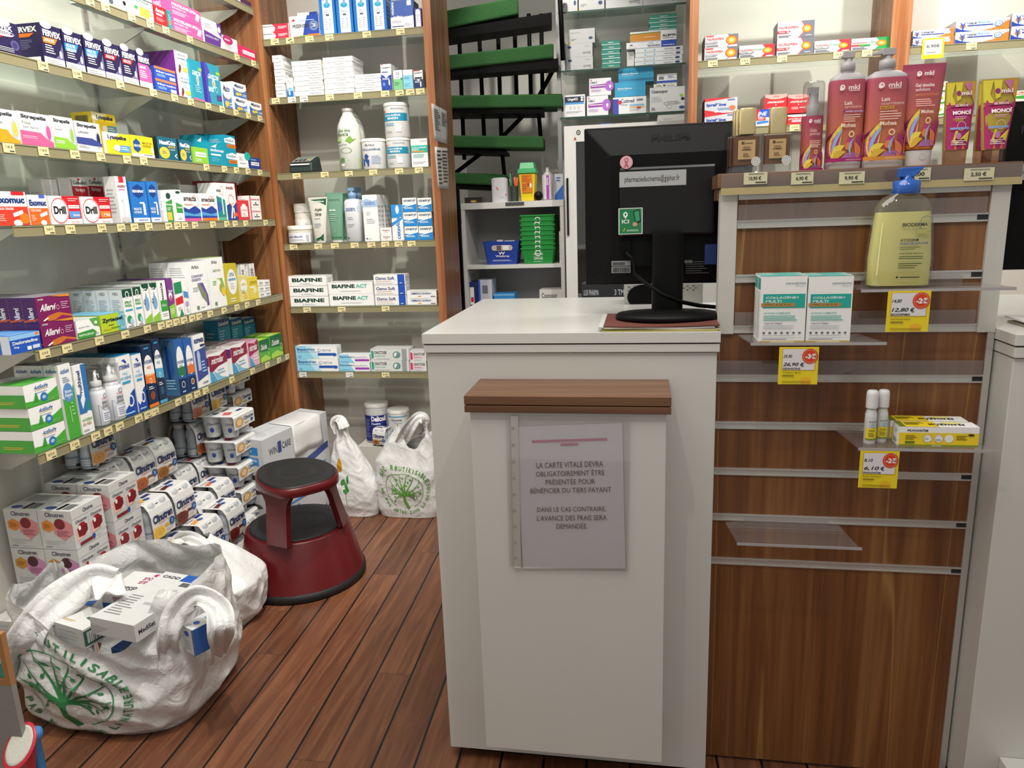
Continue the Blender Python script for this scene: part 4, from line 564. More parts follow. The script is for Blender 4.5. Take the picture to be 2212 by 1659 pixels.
'pmb': ('white and yellow repellent balm carton', 'w', 'r 0 .1 1 .7 #f0d020; r 0 0 1 .11 #8a9a20; T .1 .76 .36 .9 #3a3a30 PRANARÔM; e .36 .42 .055 .2 w; e .5 .42 .055 .2 w; e .63 .42 .055 .2 w; l .08 .34 .24 .6 3 #5a5a10; l .72 .34 .86 .6 3 #5a5a10; r .08 .16 .2 .28 #5a7a20; T .42 .02 .54 .09 w AROMAPIC; e .9 .62 .04 .06 #3a3a20; o .36 .42 .055 .2 .06 #7a7a40; l .32 .38 .4 .46 2 d; l .46 .32 .54 .4 1 d; o .5 .42 .055 .2 .06 #7a7a40', 'l .2 .1 .8 .35 3 d; r .45 .65 .6 .8 s', 'r .04 0 .5 1 #f0d020; r 0 0 .08 1 #6a7a20; U .4 .2 .85 .6 #2a2a20 PRANARÔM; e .7 .7 .14 .2 #f0e890; l .1 .3 .35 .8 4 #5a5a10'),
}
CMC = {}
def carton_mesh(key, w, h, d):
    k = (key, round(w, 4), round(h, 4), round(d, 3))
    if k in CMC: return CMC[k]
    look, base, front, left, top = D[key]; mb = MB(); w2 = w/2; g = .0006
    mb.box(-w2, w2, 0, d, 0, h, base)
    draw(mb, plane_map((-w2, 0, 0), (w, 0, 0), (0, 0, h)), front)
    # closure flaps and glue line so the carton reads as folded card
    draw(mb, plane_map((-w2, d, 0), (0, -d, 0), (0, 0, h)), (left or 'l .15 .2 .85 .75 7 s')+'; r .0 .0 .012 1 #8f8f8c')
    draw(mb, plane_map((w2, 0, 0), (0, d, 0), (0, 0, h)), 'l .15 .3 .85 .8 5 s')
    draw(mb, plane_map((-w2, 0, h), (w, 0, 0), (0, d, 0)), (top or 'l .15 .3 .8 .8 4 s')+'; r 0 .93 1 .94 #8f8f8c')
    CMC[k] = mb; return mb
def lvl(i, n):
    if n == 1: return ''
    if n == 2: return ['lower', 'upper'][i]
    if n == 3: return ['bottom', 'middle', 'top'][i]
    return (['bottom', 'second up', 'third up', 'fourth up', 'fifth up', 'sixth up', 'seventh up'][i] if i < n-1 else 'topmost')
def which(j, m):
    if m == 1: return ''
    if m == 2: return ['left-hand', 'right-hand'][j]
    if m == 3: return ['left-hand', 'central', 'right-hand'][j]
    return ['leftmost', 'second', 'third', 'fourth', 'fifth', 'sixth', 'seventh'][j]+' from left'
def row(side, z, where, spec, plane=None, depth=.09, kindname='medicine_box'):
    """spec lines: u0 u1 vtop key [opts]; left wall boxes face the room, rear ones face the counter"""
    ents = []
    for ln in spec.strip().split('\n'):
        for e in ln.split('|'):
            a = e.split()
            if a: ents.append((float(a[0]), float(a[1]), float(a[2]), a[3], {x[0]: float(x[1:]) for x in a[4:]}))
    looks = {}
    for e in ents: looks.setdefault(D[e[3]][0], []).append(e)
    for e in ents:
        u0, u1, vt, key, o = e; back = o.get('f', 0)/100; n = int(o.get('n', 1)); zb = z+.0004+o.get('z', 0)/100
        dep = o['d']/100 if 'd' in o else depth
        if side == 'L':
            X = (plane or XF-.006)-back; A = Vector((X, 0, zb)); Dv = Vector((0, 1, 0)); s0, s1 = solve(u0, A, Dv), solve(u1, A, Dv); rz = R(90)
            c = Vector((X, (s0+s1)/2, zb)); ht = solvev(vt, Vector((X, s0, zb)))
        else:
            Y = (plane or YB+.02)+back; A = Vector((0, Y, zb)); Dv = Vector((1, 0, 0)); s0, s1 = solve(u0, A, Dv), solve(u1, A, Dv); rz = 0
            c = Vector(((s0+s1)/2, Y, zb)); ht = solvev(vt, Vector((s0, Y, zb)))
        gp = .0006 if n < 3 else .0016; h = ht/n-gp; w = s1-s0-.0014; look = D[key][0]; grp = looks[look]; j = grp.index(e); wh = which(j, len(grp))
        mbk = carton_mesh(key, w, h, dep-.0006); first = None; rnd = random.Random(int(u0*7+vt))
        for lv in range(n):
            ro = Vector((0, 0, lv*(h+gp-.0001)))
            jit = rnd.uniform(-.0025, .0025) if n > 1 and lv else 0
            if first is None: ob = mbk.build(kindname, loc=c+ro, rz=rz+R(o.get('r', 0))); first = ob
            else: ob = first.copy(); COL.objects.link(ob); ob.location = c+ro+Dv*jit
            pos = ' '.join(x for x in (lvl(lv, n), wh) if x)
            lab = look+(', '+pos if pos else '')+', '+where
            tag(ob, lab, 'box', look+', '+where if (n > 1 or len(grp) > 1) else None)
            for bb in range(int(o.get('b', 0))):
                ob2 = first.copy(); COL.objects.link(ob2); off = dep*(bb+1)
                ob2.location = c+ro+(Vector((-off, 0, 0)) if side == 'L' else Vector((0, off, 0)))+Dv*rnd.uniform(-.001, .001)
                tag(ob2, f'{look}, queued behind front {wh or "one"}, {where}', 'box', f'{look} queued behind {wh}, {where}')
def sh(i): return f'{RANKS[i]} left-wall shelf'
row('L', SZ[0], sh(0), '500 520 -12 cog d8|521 546 -6 nba d8')
row('L', SZ[1], sh(1), '''209 252 -60 vitw|253 288 -45 vito|289 334 -20 act|336 364 8 ren|365 373 20 tea|374 440 -4 pol n2|443 482 36 mac|483 515 74 ido
518 553 96 pk|338 362 -14 pk f9 z8.5 d7''')
row('L', SZ[2], sh(2), '''-8 49 36 fvr|97 142 47 fvo d9|144 186 61 fvb|189 229 74 fvb|230 267 87 fvd|268 301 98 fvd|303 331 108 fvp|388 417 107 nau n2 d14 f1
338 384 140 sme n2 d4.5|419 443 126 gav d9|451 482 133 gavp d9|484 505 175 maa d6 f2|508 537 175 maa n2 d6 f1|540 569 217 maa d7''')
row('L', SZ[3], sh(3), '''-24 46 228 sty d8|48 118 238 stp d8|120 166 248 stg d8|169 223 259 stb d8|226 284 283 lys d7|212 262 240 lys f8.5 d7 n2|286 335 290 hex d6
344 387 293 nca d8|390 416 300 nca d8|419 452 316 grn d5|455 490 306 imo d6|491 514 290 iml n2 d7|516 538 330 wgr d6|541 564 339 nvb d5|428 456 290 imo f6.5 d6|459 488 288 imo f7 d6''')
row('L', SZ[4], sh(4), '''-4 66 412 exr d8|68 110 420 exo d8|113 179 422 dri d8|182 244 424 dro d8|105 138 386 cog f9 d4.5|140 170 384 cog f9 d4.5|168 201 382 col f9 d5|203 234 381 col f9 d5|236 262 382 col f8.6 d5
262 285 380 ang d4|289 325 391 hxs d5|327 349 391 hxs d5|347 360 411 gry f1 d5|361 379 410 oli d4|381 398 409 ol2 d4|400 436 416 smc d7|438 471 417 sma d7|396 440 398 cog f8.5 d8|473 491 394 smg d7|493 515 395 smr d7
452 520 390 rdc f9 d5|518 541 432 rdw d4|543 566 422 cbl n2 d5''')
row('L', SZ[5], sh(5), '''94 166 643 all n2 d4.2 b5|25 91 727 des d3.4 b2|169 218 694 cet d5 b3|221 272 682 zyr d4 b3|274 295 626 spn d4.4 b4|297 314 621 spn d4.4 b4
316 331 614 drp d4.4 b4|333 348 612 drp d4.4 b4|350 367 607 prn d4.4 b3|369 382 602 rhi d4.4 b3|384 400 603 wrd d4.4 b2|402 412 603 thb d4.4 b2|414 456 566 ark d7 b1|459 492 558 ard d8 b1
494 519 571 ups d6|521 539 596 up2 d6|541 560 600 up3 d6|562 572 605 wjr d6 n3|574 586 605 wjr d6 n3|524 536 572 oxy f8 d5|542 556 570 oxy f8 d5''')
row('L', SZ[6], sh(6), '''77 146 833 asn n3 d13|151 177 790 ast d4.5 b2|180 206 792 pro d4.5 b2|269 299 772 ste d4.5 b3|301 321 768 ste d4.5 b3|323 344 748 pho d5 b2|346 362 735 phb d5 b2
390 408 736 phg d5 b3|410 427 734 phr d5 b3|430 453 725 rsp d6 b2|456 495 767 mic d4 b4|504 538 748 mic d4 b4|541 562 738 mip d4 b4|564 585 737 dul d4 b2|587 612 727 dul d4 b2
480 506 693 dso f13 d6|508 532 691 dso f13 d6|534 558 690 dso f13 d6|560 584 690 dso f13 d6|588 615 688 dso f10 d6''')
ru = 'rear left unit'
def rs(i): return f'{RANKS[i]} rear-unit shelf'
row('B', BZ[0], rs(0), '569 625 54 bep n2 d5|628 691 36 pre d6|694 728 -20 opt d7|730 765 -20 opt d7|767 801 -20 opt d7|803 837 -20 opt d7|845 895 2 vtl d8|897 912 18 nav d4|647 690 28 pre f7 d5')
row('B', BZ[1], rs(1), '597 617 119 ban n6 d11|621 635 168 dsb d5|637 700 132 flt n7 d12|702 766 124 fla n7 d12|768 825 161 nco n4 d12|825 848 139 apa d4 b2|851 871 152 thg d4|872 893 151 thl d4|895 915 152 hya d4 b1')
row('B', BZ[2], rs(2), '890 926 300 cmu d8')
row('B', BZ[3], rs(3), '789 821 421 dex d4 b3|823 847 492 vas n2 d8|849 873 442 cet2 d6|875 905 427 cic n3 d6 b1|906 936 427 cic n3 d6 b1')
row('B', BZ[4], rs(4), '627 711 596 bia n3 d7|713 809 610 bic n2 d7|811 879 593 osm n3 d6|880 944 628 cal n2 d5')
row('B', BZ[5], rs(5), '642 732 748 bpc n2 d5|734 800 766 bps n2 d5|802 885 754 onc n2 d9|886 922 758 onp n2 d6')
row('B', RZ[1], 'middle bright-bay shelf', '1521 1593 77 nur n2 d3 b3|1596 1673 99 nuf d6|1677 1757 48 nub n2 d3 b2|1758 1837 89 nuf d6|1838 1920 84 nug d6')
row('B', RZ[2], 'lower bright-bay shelf', '1521 1592 213 ipr n2 d3 b3|1631 1663 237 ine d4|1651 1699 205 daf f6 d4 b2 z4.5|1700 1748 205 daf f6 d4 b2 z4.5|1651 1699 248 dab f6 d4|1700 1748 248 dab f6 d4|1833 1879 212 daf f2 d4 n2')
row('B', RZ2[0], 'upper rightmost-bay shelf', '1971 2060 66 vof n2 d5|2062 2178 45 vol n2 d5 b2|2182 2290 28 vol n2 d5')
row('B', RZ2[1], 'lower rightmost-bay shelf', '1988 2040 178 grs n3 d5|2046 2100 190 grs n3 d5|2185 2290 196 stg2 n2 d7')
# ================================================================ BOTTLES, TUBES, JARS
def surf(prof, W, Dp, Hh, p=2.0):
    """prof: (z, halfwidth, halfdepth) in unit space; returns builder and front mapping"""
    def vessel(mb, m, z0=0., z1=1., seg=36, caps=True):
        ps = [q for q in prof if z0-1e-6 <= q[0] <= z1+1e-6]
        if abs(ps[0][0]-z0) > 1e-5: ps = [at(z0)]+ps
        if abs(ps[-1][0]-z1) > 1e-5: ps = ps+[at(z1)]
        vs = []
        for z, a, b in ps:
            for i in range(seg):
                t = 2*math.pi*i/seg; c, s = math.cos(t), math.sin(t)
                if p != 2: c = math.copysign(abs(c)**(2/p), c); s = math.copysign(abs(s)**(2/p), s)
                vs.append((a*W/2*c, b*Dp/2*s, z*Hh))
        n = len(ps); fs = [(j*seg+i, j*seg+(i+1) % seg, (j+1)*seg+(i+1) % seg, (j+1)*seg+i) for j in range(n-1) for i in range(seg)]
        mb.add(vs, fs, m, True)
        if caps: mb.add([vs[i] for i in range(seg)], [tuple(range(seg-1, -1, -1))], m); mb.add(vs[-seg:], [tuple(range(seg))], m)
        return mb
    def at(z):
        for a, b in zip(prof, prof[1:]):
            if a[0] <= z <= b[0]:
                f = (z-a[0])/max(1e-9, b[0]-a[0]); return (z, a[1]+(b[1]-a[1])*f, a[2]+(b[2]-a[2])*f)
        return prof[-1] if z > prof[-1][0] else prof[0]
    def F(z0, z1, k=.85):
        def f(x, y, e):
            z = z0+(z1-z0)*y; _, a, b = at(z); X = max(-.999, min(.999, (2*x-1)*k))
            t = math.asin(X) if p == 2 else None
            yy = (1-abs(X)**p)**(1/p); return Vector(((X*a*W/2)+(e*X), -(yy*b*Dp/2)-e*1.6, z*Hh))
        return f
    return vessel, F
def base_at(side, u0, u1, vt, P, zb):
    """P: plane distance of the thing's centre line; returns centre point, width, height"""
    if side == 'L': A = Vector((P, 0, zb)); Dv = Vector((0, 1, 0))
    else: A = Vector((0, P, zb)); Dv = Vector((1, 0, 0))
    s0, s1 = solve(u0, A, Dv), solve(u1, A, Dv); c = A+Dv*(s0+s1)/2
    return c, s1-s0, solvev(vt, c)
MKT = mat('#a5485a', .35, var=.02, key='raspberry_plastic')
def grad(name, c0, c1, axis=2, h=1., rough=.35):
    m = bpy.data.materials.new(name); m.use_nodes = True; N, L = m.node_tree.nodes, m.node_tree.links; b = N['Principled BSDF']
    tc = N.new('ShaderNodeTexCoord'); sp = N.new('ShaderNodeSeparateXYZ'); L.new(tc.outputs['Object'], sp.inputs[0]); d = N.new('ShaderNodeMath'); d.operation = 'DIVIDE'; d.inputs[1].default_value = h
    L.new(sp.outputs[axis], d.inputs[0]); cr = N.new('ShaderNodeValToRGB'); cr.color_ramp.elements[0].color = lin(c0); cr.color_ramp.elements[1].color = lin(c1)
    L.new(d.outputs[0], cr.inputs[0]); L.new(cr.outputs[0], b.inputs['Base Color']); b.inputs['Roughness'].default_value = rough; return m
LEAF = ('f .1 .03 .06 .36 .5 .2 #7e1a62; f .1 .04 .1 .32 .3 .1 #b84a8c; f .12 .03 .2 .42 .45 .1 #9a1f68; f .14 .05 .24 .36 .28 .1 #c86aa0; f .12 .02 .38 .48 .3 .12 #ead04a; f .14 .04 .37 .42 .2 .1 #8fb4dc; f .16 .05 .36 .37 .1 .06 #a8326e;'
        'f .1 .02 .46 .2 .3 .2 #ead04a; f .12 .02 .5 .12 .25 .15 #d8b03a; f .9 .02 .8 .34 .3 -.1 #a8326e; f .95 .02 .93 .38 .3 -.1 #b83a78; f .84 .03 .72 .24 .4 -.2 #e07a4a; f .98 .04 1.0 .32 .14 0 #e07a4a;'
        'e .6 .24 .1 .055 #b83a78; e .56 .19 .1 .05 #e07a4a; f .62 .06 .72 .3 .12 .3 #8fb4dc; p #c07ab8 .34 .03 .46 .09 .6 .11 .8 .1 .96 .03; o .62 .335 .08 .04 .4 #e8c9a0;')
MOH = ';T .32 .42 .72 .47 #f0dcc8 Mohea; o .3 .9 .07 .035 .5 #f0e4e0; e .28 .885 .05 .022 #f0e4e0; T .46 .87 .76 .93 #f0e4e0 mkl; r .48 .855 .76 .862 #f0e4e0;'
def pump(e, name, mt, c, w, h, nl, spread=1.):
    MB().lathe([(w*.9, 0), (w*.9, h*.12), (w, h*.14), (w, h*.5), (w*.55, h*.54), (w*.5, h*.72)], mt, c, 20).build(name, e)
    mb = MB().box(c[0]-w*.75, c[0]+w*.75, c[1]-w*.6, c[1]+w*.6, c[2]+h*.7, c[2]+h, mt)
    mb.hexa([(c[0]-w*nl, c[1]-w*.25, c[2]+h*.74), (c[0]-w*.7, c[1]-w*.4, c[2]+h*.76), (c[0]-w*.7, c[1]+w*.4, c[2]+h*.76), (c[0]-w*nl, c[1]+w*.25, c[2]+h*.74),
             (c[0]-w*nl, c[1]-w*.25, c[2]+h*.84), (c[0]-w*.7, c[1]-w*.4, c[2]+h*.96), (c[0]-w*.7, c[1]+w*.4, c[2]+h*.96), (c[0]-w*nl, c[1]+w*.25, c[2]+h*.84)], mt)
    mb.build('pump_head', e, bevel=.0008)
TS = 1.3124; YT = 1.572; GRYP = mat('#a9a5a6', .4, key='grey_plastic')
def lotion(u0, u1, vsh, vp, label, wh, txtl, foot, group):
    c, W, hh = base_at('B', u0, u1, vsh, YT, TS); e = empty('lotion_bottle', c); tag(e, label, 'bottle', group)
    pr = [(0, .94, .9), (.02, 1, 1), (.90, 1, 1), (.96, .93, .9), (1, .62, .6)]; V, F = surf(pr, W, W*.62, hh, 3.2); mb = MB()
    V(mb, mat('#d9d4d0', .35), 0, .08); V(mb, grad('mango_label', '#c97a3c', '#a3425f', 2, hh), .08, .93); V(mb, GRYP, .93, 1)
    f = F(.08, .93, .93); draw(mb, f, LEAF+MOH+txtl+f'; r 0 0 1 .045 {foot}; t .5 .012 .9 .03 w FABRIQUÉ EN FRANCE', curved=True, e0=.0007); mb.build('bottle', e)
    ph = solvev(vp, c)-hh; pump(e, 'pump_collar', GRYP, (0, 0, hh), W*.2, ph, 1.9 if 'right' in label else 1.0)
LT1 = 'T .38 .69 .58 .735 #f0dcd8 Lait; t .38 .645 .84 .68 #e8c8c4 apaisant; r .36 .595 .92 .63 #8e2f6a; T .4 .6 .88 .625 #f0c8d8 APRÈS-SOLEIL; l .38 .48 .85 .58 4 #e8c0b0'
LT2 = 'T .32 .71 .52 .755 #f0dcd8 Lait; t .32 .665 .86 .70 #e8c8c4 nourrissant; r .3 .615 .62 .65 #d8a840; T .32 .62 .6 .645 #8a4a2a MANGUE; l .3 .48 .85 .6 4 #e8c0b0'
lotion(1780, 1856, 160, 112, 'raspberry and orange pump lotion bottle on walnut shelf, left of two', 0, LT1, '#a01a68', 'pump lotion bottles on the walnut display shelf')
lotion(1857, 1944, 155, 105, 'raspberry and orange pump lotion bottle on walnut shelf, right of two', 0, LT2, '#d08a2a', 'pump lotion bottles on the walnut display shelf')
# small spray with clear cap
c, W, hh = base_at('B', 1726, 1772, 252, YT-.01, TS); e = empty('spray_bottle', c); tag(e, 'small raspberry spray bottle under a clear cap on walnut shelf', 'bottle')
V, F = surf([(0, 1, 1), (1, 1, 1)], W, W, hh); mb = MB(); V(mb, grad('mango_label_small', '#b8683c', '#a3425f', 2, hh)); draw(mb, F(0, 1), LEAF+MOH+'t .3 .7 .6 .76 #e8c8c4 Gelée; t .3 .63 .76 .69 #e8c8c4 pailletée; T .3 .58 .86 .62 #8e2f6a APRÈS-SOLEIL; l .3 .45 .85 .55 3 #e8c0b0; r 0 0 1 .04 #a01a68', curved=True, e0=.0006); mb.build('bottle', e)
MB().lathe([(W*.3, hh), (W*.3, hh+.02), (W*.22, hh+.022), (W*.22, hh+.04)], GRYP, seg=18).box(-W*.28, W*.2, -W*.15, W*.15, hh+.04, hh+.052, GRYP).build('pump_head', e)
MB().lathe([(W*.5, hh), (W*.5, hh+.056), (W*.44, hh+.062)], glass('clear_cap', '#ececec', .6), seg=24).build('clear_cap', e)
# gold shimmer oils
BR = bpy.data.materials.new('shimmer_oil'); BR.use_nodes = True; b = BR.node_tree.nodes['Principled BSDF']; N, L = BR.node_tree.nodes, BR.node_tree.links
nz = N.new('ShaderNodeTexNoise'); nz.inputs['Scale'].default_value = 70; cr = N.new('ShaderNodeValToRGB'); cr.color_ramp.elements[0].color = lin('#3a1c06'); cr.color_ramp.elements[1].color = lin('#a87030'); cr.color_ramp.elements[0].position = .35; cr.color_ramp.elements[1].position = .8
L.new(nz.outputs[0], cr.inputs[0]); L.new(cr.outputs[0], b.inputs['Base Color']); b.inputs['Metallic'].default_value = .2; b.inputs['Roughness'].default_value = .3
GOLD = mat('#e8d4a0', .28, .75, var=.15, scale=60, key='polished_gold'); CGL = glass('thick_clear_glass', '#fafafa', .5, .02)
def shimmer(u0, u1, vt, Y, label, grp=None, hid=False):
    c, W, hh = base_at('B', u0, u1, vt, Y, TS); gh = hh*.6; e = empty('perfume_oil_bottle', c); tag(e, label, 'bottle', grp)
    w2 = W/2; d = .015; mb = MB().box(-w2+.004, w2-.004, -d+.003, d-.003, gh*.22, gh*.96, BR); mb.build('amber_oil', e)
    MB().box(-w2, w2, -d, d, 0, gh, CGL).build('glass_body', e, bevel=.003)
    MB().lathe([(W*.29, 0), (W*.3, .002), (W*.3, hh-gh-.003), (W*.28, hh-gh)], GOLD, (0, 0, gh+.001), 24, 1, .8, 4).build('gold_cap', e)
    mb = MB(); f = plane_map((-w2+.010, -d-.0006, gh*.36), (W-.022, 0, 0), (0, 0, gh*.5)); q = [f(0, 0, 0), f(1, 0, 0), f(1, 1, 0), f(0, 1, 0)]; mb.add(q, [(0, 1, 2, 3)], mat('#c9a878', .4, .3))
    draw(mb, f, 'r .2 .78 .36 .92 #5a4630; T .4 .8 .82 .88 #5a4630 mesauda; T .3 .58 .7 .66 #4a3420 GOLD; T .22 .46 .78 .54 #4a3420 SHIMMER; l .3 .12 .75 .32 3 #6a5030', e0=.0003); mb.build('front_label', e)
    mb = MB(); f = plane_map((w2-.019, -d-.0009, gh*.18), (.017, 0, 0), (0, 0, .017)); draw(mb, f, 'e .5 .5 .5 .5 #e4e2dc; o .5 .5 .4 .4 .15 #7a7a76; o .5 .5 .2 .2 .3 #7a7a76', e0=.0004); mb.build('round_sticker', e)
shimmer(1579, 1641, 236, 1.556, 'squat amber shimmer oil bottle with gold cap, left front one on walnut shelf')
shimmer(1645, 1706, 234, 1.556, 'squat amber shimmer oil bottle with gold cap, right one beside pale gap')
for k, dy in ((1, .032), (2, .064)): shimmer(1577-5*k, 1637-5*k, 238+1*k, 1.556+dy-.001, 'squat amber shimmer oil bottle with gold cap, behind the left front one', 'amber oil bottles behind the front one')
# squeeze tubes standing on their caps
def tube_(u0, u1, ub0, ub1, vt, vcap, Y, zb, label, body, print_, capm, grp=None, side='B', name='squeeze_tube', thin=.1, cat='tube', capprint=''):
    c, Wb, hh = base_at(side, ub0, ub1, vt, Y, zb); Wt = Wb*(u1-u0)/(ub1-ub0); hc = solvev(vcap, c); k = hc/hh; e = empty(name, c, R(90) if side == 'L' else 0); tag(e, label, cat, grp)
    r = Wb/Wt; pr = [(k, r*.98, r*.62), (k+.02, r, r*.66), (.55, (1+r)/2*1.01, .42), (.93, 1, thin*.6), (.95, 1.0, .04), (1, 1, .04)]
    V, F = surf(pr, Wt, Wt, hh, 2.3); mb = MB(); V(mb, body, k, 1); draw(mb, F(k+.01, .985, .9), print_, curved=True, e0=.0009); mb.build('tube_body', e)
    V2, F2 = surf([(0, r*.9, r*.6), (.01, r*.94, r*.62), (k-.004, r*.97, r*.62)], Wt, Wt, hh, 2.3); mb = MB(); V2(mb, capm, 0, k-.004)
    if capprint: draw(mb, F2(0, k-.004), capprint, curved=True)
    mb.build('flip_cap', e); return e
c0, _, h0 = base_at('B', 1948, 2010, 138, YT, TS)
tube_(1948, 2039, 1948, 2010, 138, 325, YT, TS, 'tall raspberry and orange scrub tube with white cap on walnut shelf', grad('mango_tube', '#c97a3c', '#a3425f', 2, h0),
      'r 0 0 1 .06 #c86a1e; '+LEAF.replace('; ', ';')+';o .36 .9 .06 .03 .5 #f0e4e0; e .34 .886 .045 .02 #f0e4e0; T .48 .875 .7 .93 #f0e4e0 mkl; T .26 .74 .72 .78 #f0dcd8 Gel douche; t .26 .69 .62 .73 #f0dcd8 exfoliant; T .26 .63 .84 .66 #c8784a MANGUE EXOTIQUE; l .26 .5 .8 .6 4 #e8b0a8; T .4 .42 .74 .465 #f0dcc8 Mohea', mat('#d6d0cc', .35, key='white_cap'), capprint='e .6 .6 .14 .22 #c6c0bc')
MON = ('r 0 0 1 .62 #b02a6a; p #d8c83a 0 .68 0 1 .3 1 .2 .8 .34 .66; p #c8903a .7 1 1 1 1 .7 .86 .8; p #d8c83a .3 1 .55 1 .5 .75 .36 .72; p #b02a6a 0 .6 .1 .72 .2 .64 .34 .7 .5 .64 .7 .7 .85 .64 1 .7 1 .6; p #c06a9a .6 .98 .84 1 .8 .84;'
       'e .42 .84 .08 .04 #8a2a6a; T .52 .81 .86 .87 #f2e4ec mkl; r .52 .79 .86 .8 #8a2a6a; T .3 .64 .76 .675 #f2e4ec GEL DOUCHE; X .22 .52 .88 .59 #f8f0f4 MONOÏ; l .3 .45 .8 .5 2 #e0a0c0; o .55 .35 .16 .07 .1 #f0c8d8; r .14 .3 .84 .33 #8aa8d8; p #d8c83a .24 .12 .34 .28 .44 .28 .34 .14 .5 .12 .4 .06; p #d8c83a .5 .14 .86 .28 .82 .1 .66 .16; e .46 .2 .1 .05 #c07ab8; l .2 .06 .84 .14 3 #f2e4ec; p #d8783a .3 0 .36 .08 .42 0; p #d8783a .6 0 .66 .08 .72 0')
OLV = mat('#b09a3c', .25, key='golden_tube'); CLC = glass('clear_flip_cap', '#d8b8a0', .6)
tube_(2041, 2106, 2033, 2085, 176, 326, YT, TS, 'magenta and yellow shower gel tube on walnut shelf, leftmost of three', OLV, MON, CLC)
tube_(2106, 2150, 2099, 2140, 178, 326, YT+.035, TS, 'magenta and yellow shower gel tube, half hidden behind the rightmost tube', OLV, MON, CLC)
tube_(2117, 2197, 2117, 2166, 170, 324, YT-.01, TS, 'magenta and yellow shower gel tube on walnut shelf, rightmost and nearest of three', OLV, MON, CLC)
# ---- left shelf nasal sprays
def nasal(u0, u1, vt, label):
    zb = SZ[6]+.0005; c, W, hh = base_at('L', u0, u1, vt, XF-.03, zb); e = empty('nasal_spray_bottle', c, R(90)); tag(e, label, 'bottle'); W *= .97
    V, F = surf([(0, .9, .9), (.02, 1, 1), (.56, 1, 1), (.62, .93, .93), (.68, .6, .6), (.7, .5, .5)], W, W, hh); mb = MB(); V(mb, mat('#e4e6ea', .3), 0, .7)
    draw(mb, F(.02, .6), 'p #1d4f8c 0 0 1 0 1 .5 .8 .44 .5 .4 .2 .5 0 .62; r .12 .08 .86 .42 #dfe3ea; l .2 .12 .8 .36 4 #6a7a9a; T .2 .62 .72 .72 #555c68 SPRAY; T .2 .52 .72 .6 #555c68 NASAL; o .5 .88 .16 .07 .2 #555c68; l .2 .78 .6 .82 1 r', curved=True, e0=.0006); mb.build('can', e)
    MB().lathe([(W*.34, hh*.7), (W*.34, hh*.78), (W*.12, hh*.8), (W*.07, hh*.92), (W*.05, hh*.94)], mat('#e8e8e8', .4), seg=20).build('nozzle', e)
    MB().lathe([(W*.5, hh*.64), (W*.5, hh), (W*.46, hh*1.002)], glass('clear_spray_cap', '#ececec', .7), seg=20).build('clear_cap', e)
nasal(209, 233, 797, 'shorter white and navy nasal spray under clear cap on lowest left shelf')
nasal(236, 265, 785, 'taller white and navy nasal spray under clear cap on lowest left shelf')
# ---- rear left unit
YC_ = YB+.055
def jar(u0, u1, vt, Y, zb, label, col, prt, grp=None):
    c, W, hh = base_at('B', u0, u1, vt, Y, zb); e = empty('cream_jar', c); tag(e, label, 'jar', grp)
    V, F = surf([(0, .92, .92), (.04, 1, 1), (.76, 1, 1)], W*.96, W*.96, hh); mb = MB(); V(mb, mat('#dcd8cc', .4), 0, .76); draw(mb, F(.06, .74, .95), prt, curved=True, e0=.0006); mb.build('jar_body', e)
    MB().lathe([(W/2, hh*.77), (W/2, hh*.98), (W*.48, hh)], mat(col, .4), seg=28).build('lid', e)
z3 = BZ[3]+.0005
jar(627, 678, 487, YC_-.005, z3, 'white clay cream jar with blue label on fourth shelf, rear left unit', '#e2e0d8', 'r 0 0 1 .8 #e6e6ea; p #3a5aa8 0 .84 .55 .84 .5 .66 .0 .6; s .04 .7 .46 .8 w argipharm; s .08 .36 .8 .56 #5a6a9a Argile Blanche; l .2 .12 .9 .3 2 s; r .88 .1 .96 .6 s')
jar(643, 677, 440, YC_+.082, z3, 'white clay cream jar with green label behind the blue one', '#e2e0d8', 'r 0 0 1 .8 #e6e6e0; p #2f5a44 0 .84 .6 .84 .5 .6 0 .55; s .04 .68 .46 .8 w argipharm; s .1 .35 .9 .56 #6a6a5a Argile Verte; l .2 .12 .9 .28 2 s')
tube_(666, 707, 683, 706, 426, 520, YC_-.02, z3, 'white clay mask tube with green corners on fourth shelf, rear left unit', mat('#d8d6cc', .4), 'p #1f5a3c .1 .96 1 .98 1 .82 .6 .9; s .2 .88 .9 .94 w argipharm; s .3 .68 .8 .76 #4a4a44 Argile; s .3 .58 .8 .66 #4a4a44 Verte; l .3 .5 .8 .54 1 s; l .2 .3 .8 .42 3 s; p #1f5a3c .2 0 .9 0 .9 .16 .6 .08 .2 .04', mat('#d6d4cc', .4))
GT = mat('#6f9c84', .35, key='sage_tube')
for k, (a, b_, dy, lb) in enumerate([(705, 742, 0, 'sage green mask tube with white cap on fourth shelf, front one'), (722, 756, .04, 'sage green mask tube with white cap, partly hidden behind the front one')]):
    tube_(a, b_, a+13, b_+1, 416+2*k, 518, YC_-.01+dy, z3, lb, GT, 't .15 .84 .85 .88 #3f6a54 ARGILETZ; T .1 .62 .6 .66 w verte; l .15 .4 .8 .56 4 #a8c8b4; o .4 .2 .1 .04 .2 #a8c8b4; r 0 .04 1 .06 #3f8a64', mat('#d6d4cc', .4), thin=.12)
